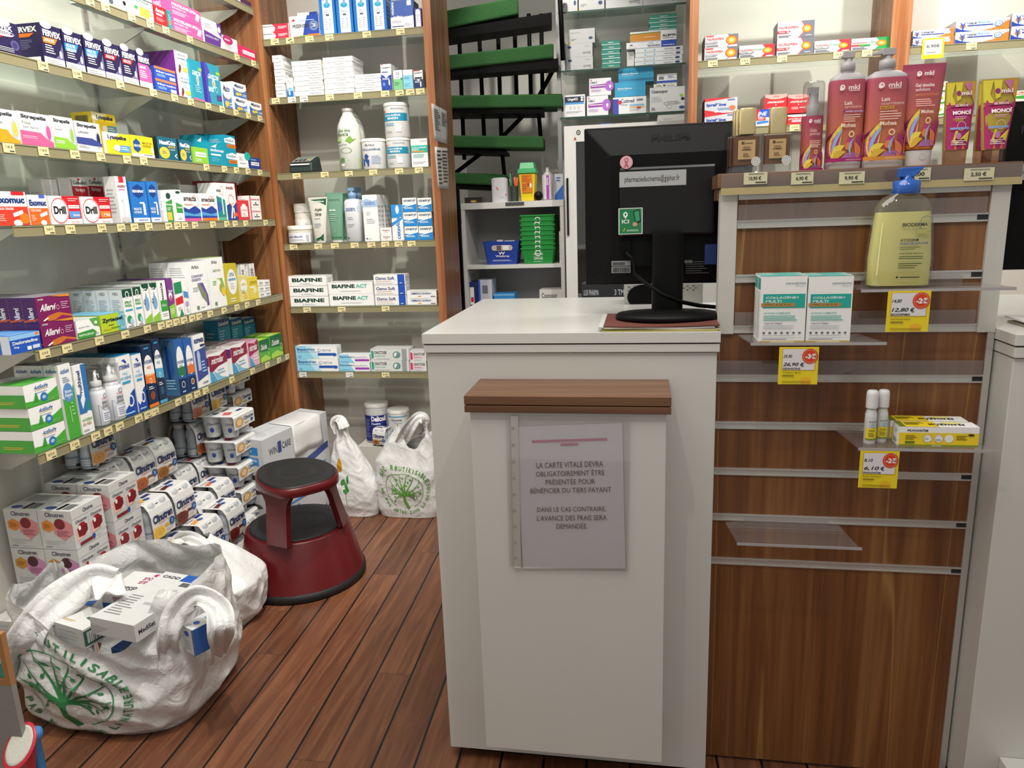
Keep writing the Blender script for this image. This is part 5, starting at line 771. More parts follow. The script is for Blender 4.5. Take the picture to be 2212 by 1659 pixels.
for k, (a, b_, dy, lb) in enumerate([(752, 785, 0, 'tall white cream pump bottle with pale blue pump, front one'), (765, 795, .05, 'tall white cream pump bottle with pale blue pump, behind the front one')]):
    c, W, hh = base_at('B', a, b_, 430+k, YC_-.005+dy, z3); e = empty('pump_bottle', c); tag(e, lb, 'bottle')
    V, F = surf([(0, .94, .94), (.01, 1, 1), (.94, 1, 1), (.99, .8, .8), (1, .5, .5)], W, W*.8, hh, 3); mb = MB(); V(mb, mat('#d9dade', .35)); draw(mb, F(.02, .92), 'p #a8c4e8 0 .74 1 .74 1 .92 .6 .86 0 .9; T .14 .78 .86 .86 #5a7aa8 DEXERYL; l .2 .55 .7 .64 2 s; l .2 .36 .8 .46 2 s; e .2 .08 .05 .02 n', curved=True, e0=.0007); mb.build('bottle', e)
    pump(e, 'pump_collar', mat('#7fa4c8', .35), (0, 0, hh), W*.26, solvev(405, c)-hh, 1.3)
z2 = BZ[2]+.0005
def can(u0, u1, vt, Y, zb, label, prt, lid='#e4e2dc', body='#dfdfdc', kind='powder_tub', clear=None):
    c, W, hh = base_at('B', u0, u1, vt, Y, zb); e = empty(kind, c); tag(e, label, 'tub')
    V, F = surf([(0, .97, .97), (.02, 1, 1), (.9, 1, 1)], W*.97, W*.97, hh); mb = MB(); V(mb, mat(body, .35), 0, .9); draw(mb, F(.03, .88, .94), prt, curved=True, e0=.0007); mb.build('tub_body', e)
    MB().lathe([(W/2, hh*.905), (W/2, hh*.97), (W*.47, hh)], clear or mat(lid, .4), seg=32).build('lid', e)
COLM = 'r 0 .52 1 .78 #1c8cae; T .1 .67 .8 .75 w COLLAGÈNE; T .25 .56 .7 .64 w MARIN; l .1 .34 .6 .46 2 #6ab0c8; r .58 .14 .8 .36 #e8eef0; l .1 .1 .5 .2 2 s; t .4 .9 .9 .96 #6a88a8 GRANIONS; e .1 .84 .06 .04 #d8604a'
can(786, 837, 301, YC_, z2, 'white powder tub with dark blue mermaid figure on third rear shelf', 't .25 .84 .7 .94 #3a3a44 Arko; T .1 .68 .9 .77 #4a6a9a COLLAGÈNE; p #2a4a9a .12 .1 .4 .06 .44 .3 .34 .36 .42 .46 .3 .56 .2 .48 .24 .3 .12 .4; e .32 .46 .08 .06 #2a4a9a; l .55 .15 .9 .5 6 #a8b8d8')
can(839, 889, 299, YC_, z2, 'white tub with turquoise band under another, third rear shelf', COLM)
c_, w_, h_ = base_at('B', 839, 889, 299, YC_, z2)
can(834, 887, 224, YC_+.002, z2+h_+.0008, 'white tub with turquoise band on top of its twin, third rear shelf', COLM)
for k, (a, b_, dy, vt, lb) in enumerate([(737, 784, 0, 235, 'tall white aloe juice bottle with lime base on third rear shelf, front'), (752, 793, .075, 240, 'tall white aloe juice bottle with metal cap, behind its twin')]):
    c, W, hh = base_at('B', a, b_, vt, YC_-.01+dy, z2); e = empty('juice_bottle', c); tag(e, lb, 'bottle')
    V, F = surf([(0, .9, .9), (.02, 1, 1), (.62, 1, 1), (.72, .94, .94), (.84, .66, .66), (.9, .46, .46), (.95, .42, .42)], W, W, hh); mb = MB(); V(mb, mat('#d8dbd2', .3), 0, .95)
    draw(mb, F(.02, .8, .93), 'p #9ab82c 0 0 1 0 1 .22 .6 .17 .3 .24 0 .24; e .3 .08 .1 .02 w; r .2 .14 .4 .22 #5a8a4a; o .5 .38 .26 .06 .12 #8a9a6a; p #7aa83a .5 .58 .7 .68 .84 .6 .95 .62 .7 .52; T .14 .68 .66 .73 #5a7a3a BiO; s .12 .76 .8 .82 #6a8a5a Aloe Vera; r .06 .56 .3 .63 l; T .08 .57 .28 .62 w JUS; l .1 .49 .7 .53 1 s', curved=True, e0=.0008); mb.build('bottle', e)
    MB().lathe([(W*.235, hh*.945), (W*.24, hh*.95), (W*.24, hh*.995), (W*.22, hh)], ALU, seg=24).build('screw_cap', e)
# card terminal
c, W, hh = base_at('B', 634, 684, 337, YC_-.01, z2); e = empty('card_terminal', c); tag(e, 'dark green and grey card terminal resting on third rear shelf', 'payment terminal')
DG = mat('#2b3a36', .4, key='dark_green_plastic'); w2 = W/2
MB().hexa([(-w2, -.04, 0), (w2, -.04, 0), (w2*1.05, .06, 0), (-w2*1.05, .06, 0), (-w2*.96, -.036, hh*.55), (w2*.96, -.036, hh*.55), (w2*.96, .05, hh), (-w2*.96, .05, hh)], DG).build('housing', e, bevel=.006)
mb = MB(); f = plane_map((-w2*.8, -.030, hh*.585), (W*.8, 0, 0), (0, .066, hh*.36)); draw(mb, f, 'r 0 0 1 1 #9aa09c; r .1 .5 .9 .95 #7c8a80', e0=.0025)
draw(mb, f, ';'.join(f'r {.1+.22*i:.2f} {.1+.2*j:.2f} {.26+.22*i:.2f} {.24+.2*j:.2f} {"#d8b878" if i == 3 else "#4c5654"}' for i in range(4) for j in range(2)), e0=.004); mb.build('keypad', e)
MB().box(-w2*.8, w2*.8, -.043, -.040, hh*.42, hh*.50, mat('#e4e6e4', .4)).build('card_slot', e)
# ---------------------------------------------------------------- acrylic hook-on shelves with their goods
def acrylic(pts_f, zf, yf, label, xb0, xb1, lift=0.0):
    x0, x1 = pts_f; e = empty('acrylic_shelf', ((x0+x1)/2, YS, zf)); tag(e, label, 'shelf'); cx = (x0+x1)/2
    AC2 = ACR; d = yf-YS; mb = MB(); t = .003
    a = [(x0-cx+.012, d), (x1-cx, d), (x1-cx-.006, d+.004), (xb1-cx, -.006), (xb0-cx, -.006), (x0-cx, -.012)]
    mb.prism([(p[0], p[1]) for p in a][::-1], -t, AC2, at=(0, 0, 0), ux=Vector((1, 0, 0)), uy=Vector((0, 1, 0))); mb.build('ledge', e)
    MB().box(x0-cx+.012, x1-cx, d-.0015, d, -.003, .0022, mat('#a9a4a4', .15, coat=.5, key='acrylic_edge')).build('front_lip', e)
    gz = min((g[0] for g in GR if g[0] > zf-.005), key=lambda g: g-zf); MB().box(xb0+.02-cx, xb1-.02-cx, -.0075, -.0045, 0, gz-zf, AC2).build('hanger', e)
acrylic((.386, .656), 1.092, 1.44, 'clear acrylic ledge holding the big pump oil bottle', .40, .62)
acrylic((.194, .446), .996, 1.43, 'clear acrylic ledge holding two turquoise and white cartons', .21, .42)
acrylic((.39, .638), .802, 1.40, 'clear acrylic ledge holding white roll-on bottles and yellow carton', .375, .60)
acrylic((.181, .428), .592, 1.42, 'empty clear acrylic ledge hooked near the bottom grooves', .2, .41)
def promo(u0, v0, u1, v1, Y, label, old, new, cut, brand, sub, grp='yellow promotional price cards'):
    a = PY(u0, v1, Y); b_ = PY(u1, v1, Y); c = PY(u0, v0, Y); o = empty('x'); bpy.data.objects.remove(o); mb = MB(); w_, h_ = (b_-a), (c-a); h_ = Vector((0, 0, h_.z)); w_ = Vector((w_.x, 0, 0))
    f = plane_map(Vector((-w_.x/2, 0, 0)), w_, h_); q = [f(0, 0, 0), f(1, 0, 0), f(1, 1, 0), f(0, 1, 0)]; mb.add(q+[p+Vector((0, .0008, 0)) for p in q], [(0, 1, 2, 3), (7, 6, 5, 4), (0, 4, 5, 1), (1, 5, 6, 2), (2, 6, 7, 3), (3, 7, 4, 0)], mat('#ecd51e', .45))
    draw(mb, f, f'e .7 .1 .14 .1 #f0b82a; r .08 .38 .92 .96 #e0a83a; r .095 .39 .905 .95 #e2e0e2; s .1 .7 .34 .8 #1c1c1c {old}; s .1 .48 .52 .59 #1c1c1c {new}; T .54 .48 .64 .59 #1c1c1c €; T .1 .40 .55 .455 #333333 {brand}; e .78 .76 .2 .2 #d8401f; o .78 .76 .17 .17 .06 #f0a080; X .66 .69 .92 .83 w {cut}; T .1 .3 .56 .335 #6a6010 {sub}; l .1 .2 .5 .28 1 #8a8020; l .1 .04 .9 .1 2 #8a8020')
    ob = mb.build('price_card', loc=(a+w_/2)); tag(ob, label, 'price card', grp)
promo(1912, 629, 2004, 717, 1.437, 'yellow promotional price card below the big pump oil bottle', '14,80', '12,80', '-2€', 'BIODERMA', 'Huile Douche Lavante')
promo(1680, 750, 1765, 830, 1.427, 'yellow promotional price card below the turquoise and white cartons', '29,90', '26,90', '-3€', 'GRANIONS', 'Collagène Multi')
promo(1853, 974, 1937, 1053, 1.397, 'yellow promotional price card below the two white roll-on bottles', '8,10', '6,10', '-2€', 'PRANARÔM', 'Roller Apaisant')
# big oil bottle
c, W, hh = base_at('B', 1866, 2008, 416, 1.476, 1.0955); e = empty('pump_oil_bottle', c); tag(e, 'large clear pump bottle of yellow shower oil with blue pump', 'bottle')
pr = [(0, .90, .9), (.015, .98, .98), (.3, 1, 1), (.62, .92, .96), (.8, .86, .9), (.88, .80, .8), (.95, .62, .6), (1, .3, .5)]
V, F = surf(pr, W, .062, hh, 2.8); OIL = bpy.data.materials.new('yellow_oil'); OIL.use_nodes = True; b = OIL.node_tree.nodes['Principled BSDF']; b.inputs['Base Color'].default_value = lin('#e4de92'); b.inputs['Roughness'].default_value = .12; b.inputs['Transmission Weight'].default_value = .1; b.inputs['IOR'].default_value = 1.2
pr2 = [(z, a*.93, b_*.88) for z, a, b_ in pr]; V2, F2 = surf(pr2, W, .062, hh, 2.8); mb = MB(); V2(mb, OIL, .02, .80); mb.build('yellow_oil', e)
mb = MB(); V(mb, glass('clear_bottle', '#f8f8f0', .5, haze=.04), 0, 1); mb.build('clear_bottle', e)
mb = MB(); f = F(.04, .86, .92); draw(mb, f, 'T .42 .74 .86 .785 #2a2c30 BIODERMA; o .84 .76 .13 .11 .05 #2f5f9c; r .66 .65 .9 .70 #b8b468; T .4 .55 .70 .585 #2a2c30 ATODERM; T .4 .51 .86 .54 #2f5f9c HUILE DE DOUCHE; l .4 .44 .8 .49 2 #6a7a4a; T .4 .385 .78 .405 #3c4a30 Huile lavante relipidante; l .4 .32 .8 .37 2 #4a5a38; l .4 .2 .8 .28 3 #4a5a38; r .38 .08 .41 .105 #2a2c30; l .44 .07 .8 .11 1 #4a5a38; r .08 .12 .095 .8 #e8e8b0', curved=True, e0=.0012); mb.build('printed_label_and_glint', e)  # label print, plus a pale upright stripe at left painted as a glint
PB = mat('#1f56a8', .2, coat=.3, key='blue_pump'); ph = solvev(361, c)-hh
MB().lathe([(.022, 0), (.023, .002), (.023, ph*.5), (.012, ph*.55), (.011, ph*.8)], PB, (.003, 0, hh-.002), 28).build('pump_collar', e)
MB().hexa([(-.014, -.010, hh+ph*.6), (.012, -.012, hh+ph*.6), (.012, .012, hh+ph*.6), (-.014, .010, hh+ph*.6), (-.012, -.009, hh+ph*.98), (.03, -.008, hh+ph), (.03, .008, hh+ph), (-.012, .009, hh+ph*.98)], PB).build('pump_head', e, bevel=.002)
# turquoise cartons, two deep
z = .9965
for (u0, u1, nm) in [(1638, 1738, 'left'), (1739, 1836, 'right')]:
    A = Vector((0, 1.438, z)); X0, X1 = solve(u0, A, Vector((1, 0, 0))), solve(u1, A, Vector((1, 0, 0))); hh = solvev(598, Vector((X0, 1.438, z)))
    o1 = carton_mesh('gra', X1-X0-.0015, hh, .035).build('medicine_box', loc=((X0+X1)/2, 1.438, z+.0005)); tag(o1, f'turquoise and white carton on acrylic ledge, front {nm}', 'box', 'turquoise and white cartons on the acrylic ledge')
    o2 = o1.copy(); COL.objects.link(o2); o2.location.y += .0362; tag(o2, f'turquoise and white carton on acrylic ledge, behind the front {nm} one', 'box', 'turquoise and white cartons on the acrylic ledge')
# roll-on bottles and balm carton
for u0, u1, vt, dy, lb in [(1864, 1890, 843, 0, 'white roll-on bottle with yellow label on acrylic ledge, left of two'), (1889, 1914, 842, .012, 'white roll-on bottle with yellow label on acrylic ledge, right of two')]:
    c, W, hh = base_at('B', u0, u1, vt, 1.435+dy, .8025); e = empty('roll_on_bottle', c); tag(e, lb, 'bottle', 'white roll-on bottles'); W *= .98
    V, F = surf([(0, .9, .9), (.02, 1, 1), (.5, 1, 1), (.57, .96, .96), (.63, .78, .78), (.67, .8, .8)], W, W, hh); mb = MB(); V(mb, mat('#d5d6d4', .3)); draw(mb, F(.06, .55), 'r 0 .1 1 .52 #e8d230; r 0 .06 1 .12 #7a8a2a; T .2 .74 .9 .8 #5a6a70 PRANARÔM; e .6 .62 .2 .06 #9ac0d0; T .25 .4 .75 .46 #5a6010 ROLLER; l .2 .18 .8 .36 3 #7a7a20', curved=True, e0=.0006); mb.build('bottle', e)
    MB().lathe([(W*.5, hh*.68), (W*.5, hh*.92), (W*.46, hh*.98), (W*.36, hh)], mat('#dcdcda', .35), seg=24).build('cap', e)
for dy, dx, lb in [(0, 0, 'white and yellow balm carton on acrylic ledge, front one'), (.04, -.004, 'white and yellow balm carton on acrylic ledge, back one')]:
    A = Vector((0, 1.418, .8025)); X0, X1 = solve(1940, A, Vector((1, 0, 0))), solve(2112, A, Vector((1, 0, 0))); hh = solvev(922, Vector((X0, 1.418, .8025)))
    o = carton_mesh('pmb', X1-X0, hh, .036).build('medicine_box', loc=((X0+X1)/2+dx, 1.418+dy, .803), rz=R(0)); tag(o, lb, 'box', 'white and yellow balm cartons')
# price notice on the rightmost bay
a = PY(1990, 128, YB+.004); bq = PY(2037, 128, YB+.004); cq = PY(1990, 84, YB+.004)
mb = MB(); f = plane_map(Vector((0, 0, 0)), Vector((bq.x-a.x, 0, 0)), Vector((0, 0, cq.z-a.z))); q = [f(0, 0, 0), f(1, 0, 0), f(1, 1, 0), f(0, 1, 0)]; mb.add(q+[p+Vector((0, .001, 0)) for p in q], [(0, 1, 2, 3), (7, 6, 5, 4), (0, 4, 5, 1), (1, 5, 6, 2), (2, 6, 7, 3), (3, 7, 4, 0)], mat('#f0d020', .5))
draw(mb, f, 'r .1 .2 .9 .92 w; T .2 .5 .8 .7 k 6,90€; l .2 .26 .8 .34 1 d'); tag(mb.build('price_card', loc=a), 'bright yellow 6,90 price card in front of the gel cartons', 'price card', 'yellow promotional price cards')
# ================================================================ FLOOR GOODS, BAGS, STOOL
def flat_shapes(items, maxl):
    """items: (verts2d, faces, colour) -> finely cut triangles so the print follows a crumpled surface"""
    out = []
    for vs, fs, c in items:
        bm = bmesh.new(); bv = [bm.verts.new((x, y, 0)) for x, y in vs]
        for f in fs:
            try: bm.faces.new([bv[i] for i in f])
            except ValueError: pass
        bmesh.ops.triangulate(bm, faces=bm.faces[:])
        for _ in range(4):
            lg = [e for e in bm.edges if e.calc_length() > maxl]
            if not lg: break
            bmesh.ops.subdivide_edges(bm, edges=lg, cuts=1, use_grid_fill=False); bmesh.ops.triangulate(bm, faces=[f for f in bm.faces if len(f.verts) > 3])
        bm.verts.index_update(); out.append(([(v.co.x, v.co.y) for v in bm.verts], [tuple(v.index for v in f.verts) for f in bm.faces], c)); bm.free()
    return out
def stroke(pts, w0, w1):
    n = len(pts); L_, R_ = [], []
    for i, (x, y) in enumerate(pts):
        a, b_ = pts[max(i-1, 0)], pts[min(i+1, n-1)]; dx, dy = b_[0]-a[0], b_[1]-a[1]; k = math.hypot(dx, dy) or 1; w_ = (w0+(w1-w0)*i/(n-1))/2
        L_.append((x-dy/k*w_, y+dx/k*w_)); R_.append((x+dy/k*w_, y-dx/k*w_))
    return L_+R_, [(i, n+i, n+i+1, i+1) for i in range(n-1)]
def ell(cx, cy, rx, ry, rot=0, n=14):
    c, s = math.cos(rot), math.sin(rot); return [(cx+rx*math.cos(t)*c-ry*math.sin(t)*s, cy+rx*math.cos(t)*s+ry*math.sin(t)*c) for t in [2*math.pi*i/n for i in range(n)]], [tuple(range(n))]
def bez(p0, p1, p2, n=9): return [((1-t)**2*p0[0]+2*t*(1-t)*p1[0]+t*t*p2[0], (1-t)**2*p0[1]+2*t*(1-t)*p1[1]+t*t*p2[1]) for t in [i/(n-1) for i in range(n)]]
def arc_text(s, cx, cy, r, a0, a1, h, col, inward=False):
    out = []; n = len(s); wd = abs(a1-a0)*r/n*.72
    for i, ch in enumerate(s):
        if ch == ' ': continue
        a = a0+(a1-a0)*(i+.5)/n; vs, fs = txt(ch, 1); x, y = cx+r*math.cos(a), cy+r*math.sin(a); th = a+math.pi/2 if inward else a-math.pi/2; c, s_ = math.cos(th), math.sin(th); ww = wd*(.3 if ch in "I'" else 1)
        out.append(([(x+((u-.5)*ww)*c-((v-.5)*h)*s_, y+((u-.5)*ww)*s_+((v-.5)*h)*c) for u, v in vs], fs, col))
    return out
def tree_logo(col='#2f8a48'):
    it = []; R_ = .30; cx, cy = .5, .5
    it.append((*stroke([(cx+R_*math.cos(t), cy+R_*math.sin(t)) for t in [R(-62+i*(305)/40) for i in range(41)]], .008, .008), col))
    it.append((*stroke(bez((.56, .20), (.47, .32), (.5, .44)), .05, .035), col))
    rnd = random.Random(5)
    for k, (x, y, bx, by) in enumerate([(.26, .62, .42, .46), (.3, .74, .44, .56), (.42, .78, .44, .6), (.54, .79, .5, .62), (.66, .76, .58, .58), (.76, .66, .62, .5), (.79, .52, .64, .46), (.74, .4, .64, .46), (.24, .5, .38, .46), (.27, .4, .4, .47), (.66, .34, .6, .44), (.35, .33, .42, .46)]):
        it.append((*stroke(bez((.5, .44), (bx, by), (x, y)), .026, .006), col))
        for j in range(3):
            t = .5+.2*j; q = bez((.5, .44), (bx, by), (x, y), 11)[int(t*10)]; a = rnd.uniform(0, 6.28); x2, y2 = q[0]+.05*math.cos(a), q[1]+.05*math.sin(a)
            it.append((*stroke(bez(q, ((q[0]+x2)/2+.01, (q[1]+y2)/2+.01), (x2, y2), 4), .005, .004), col)); it.append((*ell(x2, y2, .018, .010, a), col))
    it += arc_text('SAC RÉUTILISABLE', cx, cy, .385, R(168), R(14), .062, col); it += arc_text('NE PAS JETER DANS LA NATURE', cx, cy, .385, R(192), R(372), .055, col, True)
    return it
def herb_logo():
    it = []; 
    for x, y, r, a in [(.4, .5, .09, .4), (.52, .42, .1, 2.2), (.6, .55, .08, 1.2), (.46, .34, .07, 3.)]: it.append((*ell(x, y, r, r*.5, a), '#3c8a34'))
    it += [(*ell(.35, .8, .1, .12), '#e0b020'), (*ell(.35, .8, .1, .12, 0)[:1], [tuple(range(14))], '#e0b020'), (*stroke(bez((.5, .1), (.45, .3), (.5, .5)), .02, .01), '#4a9a3c')]
    return it
BAGM = bpy.data.materials.new('white_plastic_film'); BAGM.use_nodes = True; b = BAGM.node_tree.nodes['Principled BSDF']; N, L = BAGM.node_tree.nodes, BAGM.node_tree.links
b.inputs['Base Color'].default_value = lin('#dcdcda'); b.inputs['Roughness'].default_value = .38
tc = N.new('ShaderNodeTexCoord'); nz = N.new('ShaderNodeTexNoise'); nz.inputs['Scale'].default_value = 17; nz.inputs['Detail'].default_value = 3; nz.inputs['Distortion'].default_value = 2.2; L.new(tc.outputs['Object'], nz.inputs[0])
bp = N.new('ShaderNodeBump'); bp.inputs['Strength'].default_value = .45; bp.inputs['Distance'].default_value = .012; L.new(nz.outputs[0], bp.inputs['Height']); L.new(bp.outputs[0], b.inputs['Normal'])
def fold(x, y, z, k, seed):
    p = Vector((x*k+seed, y*k, z*k*.7)); q = Vector((x*k*.6+z*k*.9+seed, y*k*1.1, z*k*.5-x*k*.3))
    return (1-2*abs(noise.noise(p)*1.4))*.5+(1-2*abs(noise.noise(q*1.7)*1.4))*.35+noise.noise(p*3.1)*.25
def front_angle(s_, p):
    s_ = max(-.995, min(.995, s_)); return -math.acos(math.copysign(abs(s_)**(p/2), s_))
def bag(name, c, a, b_, rim, prof, label, rz=0, amp=.014, k=7., seed=1., p=3., logo=None, sr=(-.9, .9), ty=(.05, .95), group=None, pinch=None):
    e = empty(name, c, rz); tag(e, label, 'bag', group)
    def P(th, t, e_=0.):
        cs, sn = math.cos(th), math.sin(th); cx = math.copysign(abs(cs)**(2/p), cs); sy = math.copysign(abs(sn)**(2/p), sn)
        r = 1.
        for q0, q1 in zip(prof, prof[1:]):
            if q0[0] <= t <= q1[0]: f = (t-q0[0])/(q1[0]-q0[0]); f = f*f*(3-2*f); r = q0[1]+(q1[1]-q0[1])*f; break
        z = t*rim(th); x, y = a*r*cx, b_*r*sy
        d = fold(x, y, z, k, seed)*amp*min(1, t*6+.25)+e_; n = Vector((x/(a*a), y/(b_*b_), .001)); n.normalize()
        if pinch: x, y, z = pinch(x, y, z, t)
        return Vector((x+n.x*d, y+n.y*d, max(.0006, z+d*.3*t)))
    nu, nt = 168, 64; mb = MB(); vs = [P(2*math.pi*i/nu, j/nt) for j in range(nt+1) for i in range(nu)]
    mb.add(vs, [(j*nu+i, j*nu+(i+1) % nu, (j+1)*nu+(i+1) % nu, (j+1)*nu+i) for j in range(nt) for i in range(nu)]+[tuple(range(nu-1, -1, -1))], BAGM, True); mb.build('bag_body', e)
    if logo:
        mb = MB()
        for vs2, fs, col in flat_shapes(logo, .02): mb.add([P(front_angle(sr[0]+(sr[1]-sr[0])*x, p), ty[0]+(ty[1]-ty[0])*y, .0028) for x, y in vs2], fs, mat(col, .5))
        mb.build('printed_design', e)
    return e, P
def strap(e, pts, w, name='handle', seed=0):
    pts = [Vector(p) for p in pts]; Q = []
    for i in range(len(pts)-1):
        p0, p1, p2, p3 = pts[max(i-1, 0)], pts[i], pts[i+1], pts[min(i+2, len(pts)-1)]
        for s in range(8):
            t = s/8; Q.append(.5*((2*p1)+(p2-p0)*t+(2*p0-5*p1+4*p2-p3)*t*t+(-p0+3*p1-3*p2+p3)*t**3))
    Q.append(pts[-1]); n = len(Q); vs = []; m = 9
    for i, q in enumerate(Q):
        T = (Q[min(i+1, n-1)]-Q[max(i-1, 0)]).normalized(); sd = T.cross(Vector((.62, -.62, .48))).normalized(); up = sd.cross(T)
        for j in range(m):
            f = j/(m-1)-.5; vs.append(q+sd*f*w*(1.+.12*math.sin(i*.33+seed))+up*(.007*math.sin(j*1.6+i*.17+seed)+.012*(f*f)*4))
    mb = MB(); mb.add(vs, [(i*m+j, i*m+j+1, (i+1)*m+j+1, (i+1)*m+j) for i in range(n-1) for j in range(m-1)], BAGM, True); o = mb.build(name, e); s = o.modifiers.new('film', 'SOLIDIFY'); s.thickness = .0015; return o
# big front bag
def rim1(t):
    d = (math.degrees(t)+180) % 360-180; g = lambda c, w: math.exp(-((d-c)/w)**2)
    return .325+.03*math.cos(t)**2+(.03 if d > 0 else 0)*abs(math.sin(t))-.095*g(-76, 24)+.03*g(-138, 20)+.035*g(-35, 16)+.006*math.sin(9*t)
C1 = Vector((-1.362, 1.60, 0))
def pin1(x, y, z, t):
    w_ = min(1, max(0, (-.09-x)/.07)); return x, y*(1-w_)+min(y, .018)*w_, z
e1, P1 = bag('plastic_bag', C1, .232, .185, rim1, [(0, .93), (.1, 1.02), (.4, 1.06), (.75, 1.02), (1, .96)], 'big white plastic bag full of boxes with green tree print, in front', amp=.022, k=8.5, seed=3.1, p=3.6, pinch=pin1,
             logo=tree_logo('#2c7a44'), sr=(-1.08, .72), ty=(-.08, 1.02))
def L1(u, v, z): return PZ(u, v, z)-C1
strap(e1, [L1(70, 1450, .13), L1(52, 1395, .25), L1(85, 1335, .31), L1(140, 1290, .34), L1(200, 1250, .365), L1(235, 1262, .345)], .085)
strap(e1, [L1(372, 1450, .12), L1(362, 1390, .26), L1(380, 1325, .33), L1(425, 1288, .365), L1(468, 1315, .34), L1(474, 1370, .29), L1(468, 1420, .14)], .055, seed=2)
def boxq(name, q, z, th, base, dtop, dfront, dside, label, cat='box', grp=None):
    """carton whose top face corners (front-left, front-right, back-right, back-left) are seen at the given columns and rows, lying level at height z"""
    A, B, D_ = PZ(*q[0], z), PZ(*q[1], z), PZ(*q[3], z); ux = B-A; uy = D_-A; uy = uy-ux*(uy.dot(ux)/ux.dot(ux)); o = A.copy(); mb = MB(); up = Vector((0, 0, -th))
    X, Y_ = ux, uy; v = [Vector((0, 0, 0)), X, X+Y_, Y_]; lo = [p+up for p in v]; mb.hexa(lo+v, mat(base, .4))
    draw(mb, plane_map(v[0], X, Y_), dtop); draw(mb, plane_map(lo[0], X, -up), dfront); draw(mb, plane_map(lo[1], Y_, -up), dside)
    ob = mb.build(name, loc=o); tag(ob, label, cat, grp); return ob
boxq('medical_box', [(193, 1332), (289, 1352), (421, 1243), (362, 1235)], .335, .045, '#cfd0cf', 'l .1 .1 .5 .5 9 #8a8a8e; r .55 .86 1 1 #2456a8; b .68 .76 .9 .84 d; e .75 .68 .06 .02 s; l .55 .35 .9 .4 3 s; T .1 .88 .5 .93 d CADD', 'l .1 .3 .3 .6 1 s; p #b4b5b4 0 0 .4 .5 0 .6; r 0 0 1 .02 s',
     'T .04 .35 .5 .62 #3a3a48 MediSet Perfusion; e .62 .4 .05 .16 #b02a6a; T .74 .5 .98 .75 #a02a5a ES FRAGILES; r .7 0 1 .25 #2456a8', 'long white infusion set carton with blue stripe, topmost in the front bag')
boxq('medical_box', [(112, 1342), (178, 1362), (214, 1318), (158, 1300)], .30, .05, '#d2d2cf', 'p #3a6a5a .6 .5 1 .4 1 1 .7 1; l .1 .2 .5 .3 2 q; b .68 .55 .95 .9 #224438', 'l .2 .2 .8 .8 3 s', 'r 0 .1 1 .9 #3a5a50; b .1 .2 .9 .8 w', 'white carton with green window at left in the front bag')
boxq('medical_box', [(218, 1282), (300, 1290), (312, 1240), (228, 1228)], .325, .05, '#d6d6d4', 'U .3 .2 .9 .36 #3a3a48 MediSet; U .5 .5 .95 .62 #a02a5a FRAGILES; U .5 .66 .8 .78 #a02a5a SOUS; e .75 .88 .1 .06 #b02a6a', 'r 0 0 1 .5 #2456a8; U .3 .5 .8 .9 #a02a5a OU VOIE SOUS', 'l .2 .2 .8 .8 3 s', 'white infusion set carton turned upside down behind, in the front bag')
boxq('medical_box', [(118, 1322), (190, 1318), (255, 1276), (185, 1280)], .287, .05, '#d6d6d4', 'r 0 0 1 .5 #2456a8; T .3 .6 .8 .8 #8a8ab0 Perfusion', 'l .2 .2 .8 .8 3 s', 'l .2 .2 .8 .8 3 s', 'white and blue carton lying lowest at the left of the front bag')
for k in range(3):
    boxq('small_box', [(392+15*k, 1350-8*k), (415+16*k, 1362-9*k), (440+10*k, 1330-12*k), (415+12*k, 1320-10*k)], .292-.002*k, .07, '#d8d9da', 'e .5 .5 .2 .14 #2456a8; l .2 .1 .8 .3 2 s', 'e .4 .75 .2 .1 #2456a8; l .2 .1 .8 .5 3 s; r .9 0 1 1 #2f5aa0', 'r 0 0 1 1 #2f5aa0', 'small white box with blue oval, standing at right in the front bag', 'box', 'small boxes at the right in the front bag')
boxq('small_box', [(240, 1400), (300, 1412), (330, 1380), (270, 1372)], .235, .06, '#d8d9da', 'r 0 0 .5 1 #2456a8; e .7 .5 .12 .1 #2456a8', 'r 0 0 .6 1 #2456a8; b .7 .2 .9 .7 d', 'l .2 .2 .8 .8 3 s', 'small blue and white box deep under the long carton in the front bag')
# crumpled delivery note on the cartons
mb = MB(); n = 16; a, bq, dq = PZ(195, 1250, .375), PZ(262, 1240, .375), PZ(205, 1290, .36)
ux, uy = bq-a, dq-a; mb.add([a+ux*(i/n)+uy*(j/n)+Vector((0, 0, .006*math.sin(i*.45+j*.3)+.008*noise.noise(Vector((i*.25, j*.25, 1))))) for j in range(n+1) for i in range(n+1)], [(j*(n+1)+i, (j+1)*(n+1)+i, (j+1)*(n+1)+i+1, j*(n+1)+i+1) for j in range(n) for i in range(n)], mat('#dededc', .6), True)
tag(mb.build('delivery_note'), 'crumpled white delivery note lying on boxes in the front bag', 'paper').modifiers.new('sheet', 'SOLIDIFY').thickness = .0012
# tied white bag behind it
def rim2(t): return .262+.01*math.sin(2*t)
def pin2(x, y, z, t):
    k = max(0, (t-.55)/.45); s = 1-.72*k**1.3; return x*s-.06*k, y*s+.02*k, z
e2, P2 = bag('plastic_bag', Vector((-1.352, 1.985, 0)), .145, .118, rim2, [(0, .8), (.15, 1), (.5, 1.04), (.8, .98), (1, .8)], 'tied white plastic bag with yellow and green herb print beside the red stool', amp=.014, k=9, seed=8., p=2.4, logo=herb_logo(), sr=(-.2, .95), ty=(.05, .8), pinch=pin2)
strap(e2, [(-.07, .0, .235), (-.09, -.02, .27), (-.05, -.03, .285), (.0, -.04, .26), (.02, -.05, .22)], .045)
